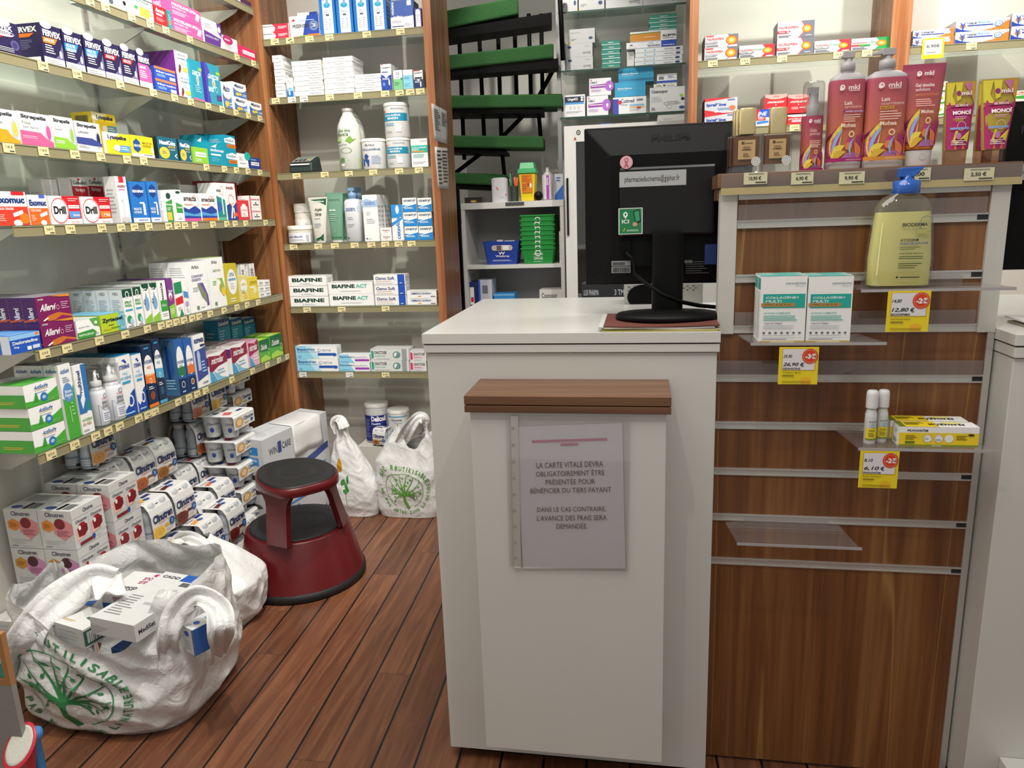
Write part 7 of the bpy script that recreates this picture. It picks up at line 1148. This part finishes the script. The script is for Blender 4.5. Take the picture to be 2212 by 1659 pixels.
def paper_stack(x0, x1, y0, y1, z, th, cols, label, warp=.003, rz=0):
    e = empty('paper_pile', ((x0+x1)/2, (y0+y1)/2, z), rz); tag(e, label, 'papers'); w2, d2 = (x1-x0)/2, (y1-y0)/2
    for k, c in enumerate(cols):
        mb = MB(); n = 12; h0 = th*k/len(cols); h1 = th*(k+1)/len(cols)-.0002; dx = .006*math.sin(k*2.3); vs = []
        for i in range(n+1):
            t = i/n; x = -w2+2*w2*t+dx; w_ = warp*math.sin(t*3.14*1.5+k)*(1 if k else 0)*.4+warp*.4*(k > 0)
            for y in (-d2, d2):
                for h in (h0, h1): vs.append((x, y, h+max(0, w_)))
        mb.add(vs, [f for i in range(n) for f in [(4*i, 4*i+4, 4*i+5, 4*i+1), (4*i+2, 4*i+3, 4*i+7, 4*i+6), (4*i+1, 4*i+5, 4*i+7, 4*i+3), (4*i, 4*i+2, 4*i+6, 4*i+4)]]+[(0, 1, 3, 2), (4*n, 4*n+2, 4*n+3, 4*n+1)], mat(c, .6, var=.15, scale=120)); mb.build('booklet' if k < len(cols)-1 else 'top_card', e)
    return e
paper_stack(-.075, .148, 1.452, 1.64, 1.0175, .010, ['#b9b060', '#c2b78a', '#c4c4c0', '#6a3a30'], 'thin pile of yellow leaflets and brown card under the monitor foot')
paper_stack(.72, .95, 1.452, 1.60, 1.0085, .010, ['#c8c0a8', '#b8503a', '#d0cec8'], 'thin pile of leaflets under the right-hand monitor')
# perforated white fan housing behind the stand
a = PY(1348, 664, 1.90); bq = PY(1517, 612, 1.90); e = empty('perforated_box', ((a.x+bq.x)/2, 1.9, 1.0175)); tag(e, 'white perforated metal box with black fan behind the monitor stand', 'fan box'); w2 = (bq.x-a.x)/2; hh = bq.z-1.0175
mb = MB().box(-w2, w2, 0, .1, 0, hh, mat('#c2c2bc', .5))
draw(mb, plane_map((-w2, 0, 0), (2*w2, 0, 0), (0, 0, hh)), ';'.join(f'r {.05+.075*i+.03*(j%2):.3f} {.66+.1*j:.3f} {.075+.075*i+.03*(j%2):.3f} {.70+.1*j:.3f} k' for i in range(12) for j in range(3))); mb.build('housing', e)
mb = MB(); mb.prism([(.045*math.cos(t)*1.0, .032*math.sin(t)) for t in [2*math.pi*i/24 for i in range(24)]], .006, BLK, at=(-w2*.45, -.0062, hh*.36)); mb.build('fan_grille', e)
# ================================================================ STAIR, NOOK AND WHITE CABINET
YN = 4.30
struct(MB().box(-1.0, .22, 4.36, 4.40, 0, 2.75, PAINT).build('wall_nook'))
GRS = mat('#265426', .95, var=.5, scale=220, bump=1., key='green_turf')
e = empty('spiral_staircase', (-1.0, 3.9, 0)); tag(e, 'black steel spiral staircase with green turf treads behind the unit', 'staircase'); oo = Vector((-1.0, 3.9, 0))
def tread(l, r_, th, Yl, Yr, bl, br, endcap=None, back=.25):
    (ul, vl), (ur, vr) = l, r_; A, B = PY(ul-45, vl+(vl-vr)*45/max(1, (ur-ul)), Yl)-oo, PY(ur, vr, Yr)-oo; t = th; mb = MB(); bk = Vector((-.02, back, 0)); D_ = Vector((0, 0, -t))
    mb.hexa([A+D_, B+D_, B+bk*.8+D_, A+bk+D_, A, B, B+bk*.8, A+bk], GRS); o = mb.build('turf_tread', e, bevel=.008)
    A2, B2 = A+D_*1.0+Vector((0, .012, -.001)), B+D_*1.0+Vector((br, .012, -.001)); D2 = Vector((0, 0, -bl)); mb = MB(); D3 = Vector((0, 0, -bl*(.9 if endcap is None else endcap)))
    mb.hexa([A2+D2, B2+D3, B2+bk*.8+D3, A2+bk+D2, A2, B2, B2+bk*.8, A2+bk], BLKM); mb.build('steel_support', e); return B
tread((955, 24), (1118, -8), .078, 3.72, 3.78, .035, .16, 1.5, .16); tread((957, 120), (1196, 93), .066, 3.78, 3.82, .022, .02, 2.0, .14); tread((962, 206), (1215, 202), .062, 3.82, 3.9, .022, -.10, 1.)
tread((967, 292), (1174, 294), .060, 3.86, 3.95, .018, -.20, 1.); tread((972, 372), (1092, 377), .058, 3.9, 4.0, .02, -.06, 1.); tread((975, 450), (1010, 452), .058, 3.95, 4.0, .02, -.0, 1.)
for k, (a, bq) in enumerate([((991, 60), (1003, 345)), ((1034, 50), (1046, 300)), ((1075, 45), (1083, 300)), ((1111, 40), (1117, 245)), ((1142, 30), (1147, 210)), ((1169, 30), (1172, 205)), ((1163, 240), (1168, 295)), ((1084, 322), (1090, 380))]):
    MB().tube([PY(*a, 4.06)-oo, PY(*bq, 4.06)-oo], .011, BLKM, 10).build('baluster', e)
for a, bq in [((1197, 148), (1165, 206)), ((1140, 240), (1085, 296)), ((1052, 322), (983, 374))]: MB().tube([PY(*a, 4.05)-oo, PY(*bq, 4.05)-oo], .011, BLKM, 10).build('stringer', e)
MB().tube([PY(1208, -30, 3.86)-oo, PY(1212, 40, 3.86)-oo, PY(1216, 130, 3.86)-oo], .012, BLKM, 10).build('stringer', e)
MB().tube([PY(948, 300, 3.98)-oo, Vector((PY(948, 300, 3.98).x, 3.98, 0))-oo], .045, BLKM, 16).tube([PY(948, 300, 3.98)-oo, Vector((PY(948, 300, 3.98).x, 3.98, 2.7))-oo], .045, BLKM, 16).build('centre_pole', e)
MB().box(PY(985, 600, 3.70).x-oo.x, PY(999, 600, 3.70).x-oo.x, -.2, -.17, 0, PY(985, 400, 3.70).z, BLKM).build('baluster', e)
# white cabinet
YK = 3.6; X0, X1 = -.864, -.362; e = empty('white_cabinet', ((X0+X1)/2, YK, 0)); tag(e, 'open white shelf cabinet below the green stair treads', 'cabinet'); w2 = (X1-X0)/2
zt = 1.31; KW = mat('#d2d1cc', .4, key='white_board')
MB().box(-w2, w2, 0, .28, zt-.03, zt, KW).build('top_board', e, bevel=.001)
for s in (-1, 1): MB().box(min(s*w2, s*(w2-.018)), max(s*w2, s*(w2-.018)), .001, .28, 0, zt-.0305, KW).build('side_panel', e)
MB().box(-w2+.018, w2-.018, .272, .28, 0, zt-.03, mat('#a8a9a8', .5)).build('back_panel', e)
for z in (1.01, .80, .45): MB().box(-w2+.018, w2-.018, .002, .27, z-.018, z, KW).build('shelf_board', e)
def obox(name, u0, u1, vt, Y, zb, d, base, fr, label, cat, side='', top='', grp=None):
    A = Vector((0, Y, zb)); D_ = Vector((1, 0, 0)); s0, s1 = solve(u0, A, D_), solve(u1, A, D_); c = Vector(((s0+s1)/2, Y, zb)); h = solvev(vt, Vector((s0, Y, zb))); w2_ = (s1-s0)/2; mb = MB().box(-w2_, w2_, 0, d, 0, h, base)
    draw(mb, plane_map((-w2_, 0, 0), (2*w2_, 0, 0), (0, 0, h)), fr, e0=.0006)
    if side: draw(mb, plane_map((w2_, 0, 0), (0, d, 0), (0, 0, h)), side, e0=.0006)
    if top: draw(mb, plane_map((-w2_, 0, h), (2*w2_, 0, 0), (0, d, 0)), top, e0=.0006)
    o = mb.build(name, loc=c); tag(o, label, cat, grp); return o
zk = zt+.0005
obox('storage_box', 1004, 1042, 427, 3.61, zk, .08, '#2a2624', 'e .5 .3 .18 .2 q', 'small dark brown box at left end of the white cabinet top', 'box')
c, W, hh = base_at('B', 1064, 1098, 386, 3.66, zk); e = empty('white_canister', c); tag(e, 'white canister with red ribbon print on the white cabinet', 'canister'); V, F = surf([(0, 1, 1), (1, 1, 1)], W, W*.8, hh, 3.2); mb = MB(); V(mb, mat('#c8c6ca', .4)); draw(mb, F(0, 1), 'p r .3 .66 .36 .56 1 .24 1 .34; r .55 .2 .9 .22 s; e .14 .92 .03 .015 k', curved=True, e0=.001); mb.build('canister_body', e)
MB().lathe([(W*.42, hh), (W*.42, hh+.004)], mat('#b8b8ba', .4), seg=24, sy=.8).build('lid', e)
c, W, hh = base_at('B', 1103, 1120, 402, 3.66, zk); e = empty('pen_holder', c); tag(e, 'dark pen holder crowded with coloured pens beside the yellow container', 'pen holder'); MB().lathe([(W*.5, 0), (W*.5, hh)], mat('#2e3a30', .5), seg=20).build('cup', e)
for k, (cc, dx, tp) in enumerate([('#1c7a4a', -.012, .085), ('#d8382c', .008, .06), ('#e8762c', .014, .055), ('#2a2a2c', -.004, .095), ('#e8e6e0', -.014, .05), ('#d8b02c', .002, .06)]): MB().tube([(dx*.5, .004*k-.01, hh*.3), (dx*1.3, .004*k-.012, hh+tp*.7)], .004, cc, 8).build('pen', e)
# sharps container
c, W, hh = base_at('B', 1125, 1160, 352, 3.66, zk); e = empty('sharps_container', c); tag(e, 'yellow sharps container with green lid on the white cabinet', 'container'); hb = hh*.72; w2 = W/2
MB().hexa([(-w2*.78, -.035, 0), (w2*.78, -.035, 0), (w2*.78, .035, 0), (-w2*.78, .035, 0), (-w2, -.045, hb), (w2, -.045, hb), (w2, .045, hb), (-w2, .045, hb)], '#ecd018').build('yellow_body', e, bevel=.004)
mb = MB(); f = plane_map((-w2*.62, -.0405, hb*.3), (W*.62, -0.0, 0), (0, -.007, hb*.65)); draw(mb, f, 'r 0 0 1 1 #e0802a; l .05 .6 .95 .95 4 #b04a18; r .5 .35 .7 .55 #b04a18; e .85 .4 .1 .14 w; l .05 .1 .5 .5 4 #b04a18', e0=.002); mb.build('warning_label', e)
GL = mat('#2fa060', .35, key='green_lid'); MB().hexa([(-w2*1.12, -.052, hb), (w2*1.12, -.052, hb), (w2*1.12, .052, hb), (-w2*1.12, .052, hb), (-w2*1.08, -.05, hb+.02), (w2*1.08, -.05, hb+.02), (w2*1.08, .05, hb+.02), (-w2*1.08, .05, hb+.02)], GL).hexa([(-w2*.92, -.045, hb+.02), (w2*.92, -.045, hb+.02), (w2*.92, .045, hb+.02), (-w2*.92, .045, hb+.02), (-w2*.8, -.038, hh), (w2*.8, -.038, hh), (w2*.8, .038, hh), (-w2*.8, .038, hh)], GL).build('green_lid', e, bevel=.002)
p = PY(1163, 418, 3.63); o = MB().lathe([(.022*math.sin(t), -.022*math.cos(t)) for t in [math.pi*(i+.05)/12.1 for i in range(13)]], BLK, seg=24).build('black_ball', loc=(p.x, 3.63, zk+.022)); tag(o, 'small shiny black ball beside the yellow sharps container', 'ball')
c, W, hh = base_at('B', 1172, 1196, 362, 3.655, zk); e = empty('antiseptic_bottle', c); tag(e, 'clear bottle with white and violet label on the white cabinet', 'bottle'); V, F = surf([(0, .95, .95), (.02, 1, 1), (.76, 1, 1), (.86, .5, .5), (.88, .32, .32), (1, .32, .32)], W, W, hh); mb = MB(); V(mb, mat('#a8a4a2', .15)); mb.build('bottle', e)
mb = MB(); draw(mb, F(.03, .76), 'r .0 0 .9 1 #d8d4d6; r .42 0 .7 1 v; V .45 .6 .62 .9 w BISEPTINE', curved=True, e0=.001); mb.build('wrap_label', e)
obox('medicine_box', 1199, 1217, 376, 3.70, zk, .04, '#c4c8d0', 'p #2a62b8 0 0 1 0 1 .6 0 .2; l .2 .7 .9 .9 2 b', 'blue and white box at right end of the white cabinet top', 'box')
obox('card_sheet', 1092, 1132, 437, YK-.004, zt-.018, .002, '#4a4a4a', 'r 0 .9 1 1 #8a8a8a', 'dark folded card hanging over front edge of white cabinet', 'card')
# baskets
c = PY(1084, 571, 3.62); e = empty('plastic_basket', (c.x, 3.62, 1.0105)); tag(e, 'blue plastic basket with white lettering on the white cabinet shelf', 'basket'); BB = mat('#1f3f9a', .4)
def tray(e, w0, w1, d0, d1, h, m, t=.0025, name='shell'):
    mb = MB()
    for (ax, s) in (('x', -1), ('x', 1), ('y', -1), ('y', 1)):
        if ax == 'x': v = [(s*w0, -d0, 0), (s*w0, d0, 0), (s*(w0-t), d0, 0), (s*(w0-t), -d0, 0), (s*w1, -d1, h), (s*w1, d1, h), (s*(w1-t), d1, h), (s*(w1-t), -d1, h)]
        else: v = [(-w0, s*d0, 0), (w0, s*d0, 0), (w0, s*(d0-t), 0), (-w0, s*(d0-t), 0), (-w1, s*d1, h), (w1, s*d1, h), (w1, s*(d1-t), h), (-w1, s*(d1-t), h)]
        mb.hexa(v, m)
    mb.box(-w0, w0, -d0, d0, 0, t, m); return mb
mb = tray(e, .073, .090, .05, .062, .112, BB); f = plane_map((-.075, -.0525, .012), (.15, 0, 0), (0, -.0105, .09)); draw(mb, f, 'r .26 .62 .8 .92 #c8b8b8; e .26 .77 .08 .15 #c8b8b8; e .8 .77 .08 .15 #c8b8b8; r .35 .64 .5 .9 #6a5a6a; r .55 .66 .75 .9 w; T .4 .4 .62 .56 w W; T .3 .24 .76 .38 w Winthrop; l .2 .04 .85 .14 2 #c8d0e8', e0=.002); mb.build('basket_shell', e); e.location.y = 3.68
MB().box(-.03, .0, -.01, .012, .004, .118, '#d8c8d0').box(.01, .06, -.02, .02, .004, .114, '#c8ccd4').build('contents', e)
c = PY(1163, 571, 3.62); GT_ = mat('#1d8a3a', .4, key='green_tray'); g0 = None
for k in range(8):
    if g0 is None:
        g0 = empty('stacking_tray', (0, 0, 0)); mb = tray(g0, .070, .083, .07, .08, .075, GT_); mb.box(-.085, .085, -.083, -.078, .070, .077, GT_); mb.build('tray_shell', g0)
        mb = MB(); f = plane_map((-.075, -.0708, .0), (.15, 0, 0), (0, -.0102, .075)); draw(mb, f, 'o .5 .68 .10 .2 .3 #e0ece0; T .36 .26 .66 .4 #e0ece0 GIPHAR; l .34 .12 .68 .18 1 #e0ece0', e0=.0022); mb.build('white_logo', g0); t = g0
    else: t = copy_tree(g0)
    t.location = (c.x+.002*math.sin(k*3), 3.695, 1.0108+k*.0225); tag(t, f'green stacking tray, {["bottom", "second", "third", "fourth", "fifth", "sixth", "seventh", "top"][k]} of the nested stack on white cabinet', 'tray', 'nested green trays')
zq = .8005
for u0, u1, vt, col, fr, dd, lb in [(1006, 1034, 610, '#1d2f6a', 'r .4 .1 .7 .8 w; r .45 .2 .65 .4 r', .12, 'navy medicine box at left on lower cabinet shelf'), (1035, 1064, 605, '#c8ccd8', 'r 0 0 .15 1 #3f5fc0; b .3 .5 .7 .8 d', .12, 'white and blue medicine box second on lower cabinet shelf'),
                               (1068, 1112, 635, '#2f86cc', 'r 0 .85 1 1 #6fb0e0', .10, 'sky blue medicine box on lower cabinet shelf'), (1166, 1214, 626, '#d4d2cc', 'T .1 .4 .8 .8 d Cosmopor', .12, 'flat white dressing box at right on lower cabinet shelf')]: obox('medicine_box', u0, u1, vt, 3.63, zq, dd, col, fr, lb, 'box')
# papers taped to the unit's outer side
mb = MB()
def sheet(name, q, Ys_, col, dsl, label):
    pts = [PX(u, v, -.7885) for u, v in q]; mb = MB(); a, b_, c_, d_ = pts; off = Vector((.0015, 0, 0)); o = a.copy(); f = lambda x, y, e_: (a.lerp(b_, x)).lerp(d_.lerp(c_, x), y)-o+Vector((e_+.001, 0, 0)); n = 6
    vs = [f(i/n, j/n, .001*math.sin(i*2.+j)) for j in range(n+1) for i in range(n+1)]; mb.add(vs, [(j*(n+1)+i, j*(n+1)+i+1, (j+1)*(n+1)+i+1, (j+1)*(n+1)+i) for j in range(n) for i in range(n)], col, True); draw(mb, f, dsl, e0=.0025)
    ob = mb.build(name, loc=o); tag(ob, label, 'paper'); m = ob.modifiers.new('sheet', 'SOLIDIFY'); m.thickness = .0008; return ob
sheet('taped_notice', [(938, 303), (966, 312), (965, 240), (932, 223)], 0, '#c4c3c0', 'l .1 .3 .5 .9 10 #6a6a6a; l .6 .5 .95 .9 8 #6a6a6a; r .5 0 .52 1 #c8c8c4', 'printed notice taped to the outer side of rear wooden unit')
sheet('taped_notice', [(946, 408), (969, 409), (967, 320), (939, 317)], 0, '#d0cec8', 'l .1 .1 .45 .95 9 #2a2a2a; l .5 .15 .95 .95 10 #2a2a2a', 'handwritten note taped below the printed notice')
# white sheet hanging behind
o = obox('hanging_sheet', 968, 984, 410, YBB+.006, PY(975, 522, YBB+.006).z, .004, '#c6c4c0', 'e .3 .6 .06 .02 d', 'plain white sheet hanging behind the wooden unit edge', 'paper'); 
# far glass shelves right of the stair
zg = [PY(1340, 17, 3.93).z, PY(1340, 145, 3.93).z, PY(1340, 247, 3.93).z]; xa, xb = PY(1208, 150, 3.93).x, .235
for k, z in enumerate(zg): e = empty('glass_shelf', (xa, 3.92, z)); tag(e, f'{["top", "middle", "lower"][k]} glass shelf in the recess right of the stair', 'shelf', 'glass shelves in the stair recess'); MB().box(0, xb-xa, .002, .40, -.008, 0, GLS).box(0, xb-xa, 0, .002, -.008, 0, EDGE).build('glass_pane', e)
e = MB().box(-.01, .01, 0, .02, 1.0, 2.7, mat('#8f908e', .3, .8)).build('slotted_wall_rail', loc=(PY(1206, 100, 3.94).x, 3.94, 0)); tag(e, 'bright slotted steel upright right of the stair treads', 'wall rail', 'slotted steel rails on the walls')
tag(MB().box(.0, .02, 0, .4, 1.0, 2.7, KW).build('side_panel_board', loc=(.238, 3.92, 0)), 'white side board closing the far glass shelves', 'panel')
gs = ['top shelf in stair recess', 'middle shelf in stair recess', 'lower shelf in stair recess']
row('B', zg[0], gs[0], '1212 1248 -30 hyd d14|1250 1306 -22 hyd d14|1308 1388 -22 zet d14|1389 1462 -30 zet d14', plane=3.94)
row('B', zg[1], gs[1], '1213 1222 92 zet d12|1223 1281 96 zet n2 d14|1300 1340 88 grp n6 d9|1354 1370 112 cog d16 f3|1371 1474 105 hyc n4 d12', plane=3.94)
def stackon(u0, u1, vt, key, Y, zb, dep, label, grp=None):
    A = Vector((0, Y, zb)); D_ = Vector((1, 0, 0)); s0, s1 = solve(u0, A, D_), solve(u1, A, D_); hh = solvev(vt, Vector((s0, Y, zb))); o = carton_mesh(key, s1-s0, hh-.0006, dep).build('medicine_box', loc=((s0+s1)/2, Y, zb)); tag(o, label, 'box', grp); return zb+hh
z1_ = zg[1]+.0008+solvev(105, Vector((PY(1371, 140, 3.94).x, 3.94, zg[1]+.0004))); A = zg[1]+solvev(96, Vector((PY(1223, 148, 3.94).x, 3.94, zg[1])))
stackon(1229, 1285, 64, 'hyd', 3.945, A+.001, .13, 'grey white dressing box on top of two blue-marked boxes, stair recess')
z2_ = stackon(1353, 1461, 93, 'aqu', 3.945, z1_+.001, .12, 'white and royal blue dressing box lying on the flat packs')
z2_ = stackon(1361, 1461, 70, 'alv', 3.945, z2_+.001, .12, 'white and orange foam dressing box above the royal blue one')
for k in range(4): z2_ = stackon(1402+2*(k % 2), 1462, 60-9*k, 'grp', 3.945, z2_+.001, .09, f'flat green dressing pack, {["bottom", "second", "third", "top"][k]} of four above the orange box', 'green packs above the orange box')
row('B', zg[2], gs[2], '1219 1264 206 urg d10|1268 1314 208 cob d10|1324 1396 211 cut d12|1403 1479 190 cos d14 b1', plane=3.94)
zc = zg[2]+solvev(208, Vector((PY(1268, 246, 3.94).x, 3.94, zg[2])))+.002; stackon(1273, 1320, 170, 'cob', 3.945, zc, .10, 'white and violet bandage box on top of its twin, stair recess')
zc = zg[2]+solvev(211, Vector((PY(1324, 246, 3.94).x, 3.94, zg[2])))+.002; z3_ = stackon(1328, 1394, 179, 'bia2', 3.945, zc, .12, 'sky blue dressing box above the white and indigo one'); stackon(1336, 1412, 147, 'bia2', 3.96, z3_+.001, .12, 'topmost sky blue dressing box in the stair recess')
zc = zg[2]+solvev(190, Vector((PY(1403, 246, 3.94).x, 3.94, zg[2])))+.002; z3_ = stackon(1412, 1462, 182, 'cvl', 3.95, zc, .08, 'flat white strip box on the large foot dressing box'); stackon(1419, 1462, 160, 'cvx', 3.95, z3_+.001, .08, 'small white and blue box uppermost on the foot dressing box')
# fridge
YF = 3.45; a = PY(1218, 272, YF); xr = PY(1500, 262, YF).x; e = empty('glass_door_fridge', ((a.x+xr)/2, YF, 0)); tag(e, 'white glass-door pharmacy fridge standing behind the monitor', 'fridge'); w2 = (xr-a.x)/2; zt = a.z; FW_ = mat('#d8d7d3', .3, key='fridge_enamel')
MB().box(-w2, w2, .03, .45, 0, zt, FW_).build('cabinet', e, bevel=.006)
mb = MB().box(-w2, -w2+.052, 0, .029, .25, zt-.002, FW_).box(w2-.05, w2, 0, .029, .25, zt-.002, FW_).box(-w2+.052, w2-.05, 0, .029, zt-.07, zt-.002, FW_).box(-w2+.052, w2-.05, 0, .029, .25, .33, FW_); draw(mb, plane_map((-w2, 0, zt-.07), (.14, 0, 0), (0, 0, .07)), 'o .46 .55 .07 .16 .4 #2a2a2a; p #b04a2a .30 .1 .4 .1 .35 .32; e .46 .55 .02 .05 #2a2a2a'); mb.build('door_frame', e)
MB().box(-w2+.052, w2-.05, .010, .014, .33, zt-.07, glass('fridge_glass', '#7f8a8c', 1.2)).build('door_glass', e)
MB().box(-w2+.008, -w2+.016, -.012, 0, PY(1220, 508, YF).z, PY(1220, 385, YF).z, BLK).build('handle', e)
MB().box(-w2+.06, w2-.055, .016, .029, .34, zt-.075, mat('#6f7678', .5)).build('interior', e)
for k in range(6):
    z = .40+.18*k; MB().box(-w2+.055, w2-.052, .0145, .0285, z, z+.006, ALU).build('wire_shelf', e)
    rr_ = random.Random(k); mb = MB(); x = -w2+.062
    while x < w2-.09: w_ = rr_.choice((.02, .035, .05)); mb.box(x, x+w_-.003, .015, .028, z+.0065, z+.0065+rr_.uniform(.03, .1), rr_.choice(['#d0d0cc', '#a8b8c8', '#c8c8a8', '#404448', '#7a8a9a'])); x += w_
    mb.build('stored_goods', e)
obox('storage_box', 1421, 1478, 249, 3.55, zt+.0005, .2, '#d8d8d4', 'l .2 .3 .6 .6 1 s', 'flat white box lying on top of the fridge', 'box')
obox('storage_box', 1298, 1320, 267, 3.50, zt+.0005, .1, '#3f62a8', '', 'low blue carton lying on top of the fridge', 'box')
obox('storage_box', 1322, 1364, 266, 3.49, zt+.0005, .12, '#181818', 'r .2 .3 .8 .6 #8a3a3a', 'low black carton with red mark on top of the fridge', 'box')
# work surface behind the counter with a black label printer strip
a = PY(1240, 640, 3.2); e = MB().box(.02, .52, 0, .2, 0, .80, mat('#b9b9b4', .5)).box(.01, .528, -.01, .21, .80, .82, mat('#c9c9c4', .4)).build('back_worktop', loc=(-.36, 3.15-.22, 0)); tag(e, 'pale work surface behind the counter before the fridge', 'worktop')
obox('label_printer', 1257, 1350, 614, 2.94, .8205, .12, '#22252a', 'T .05 .7 .4 .85 #9aa0a4 LUX PHARMA; r .06 .1 .24 .6 #d8dcc0; r .4 .1 .54 .5 #e0d8c8; r .6 .1 .84 .5 #d8d8c0; T .76 .7 .98 .85 #9aa0a4 3 TM', 'dark label holder strip with pale stickers behind the counter', 'label holder')
obox('printer', 1516, 1560, 610, 2.60, .8205, .15, '#b8b8b4', 'r 0 .45 1 .62 #e8ecf0; r 0 .3 1 .38 k; r 0 .05 1 .22 #a83a34', 'grey office printer glimpsed behind the slat display', 'printer')
# papers tray sheets standing in the cabinet right side
obox('paper_sheaf', 1209, 1216, 500, 3.62, 1.0105, .15, '#d4d4d0', 'l 0 .1 1 .9 6 s', 'white papers standing beside the green trays', 'papers')

MB().box(-.1, .35, 0, .24, 0, .80, mat('#b9b9b4', .5)).box(-.11, .36, -.01, .25, .80, .82, mat('#c9c9c4', .4)).build('x', loc=(.275, 2.55, 0)); o = bpy.data.objects['x']; o.name = 'back_worktop'; tag(o, 'pale low worktop carrying the grey printer behind the slat display', 'worktop')
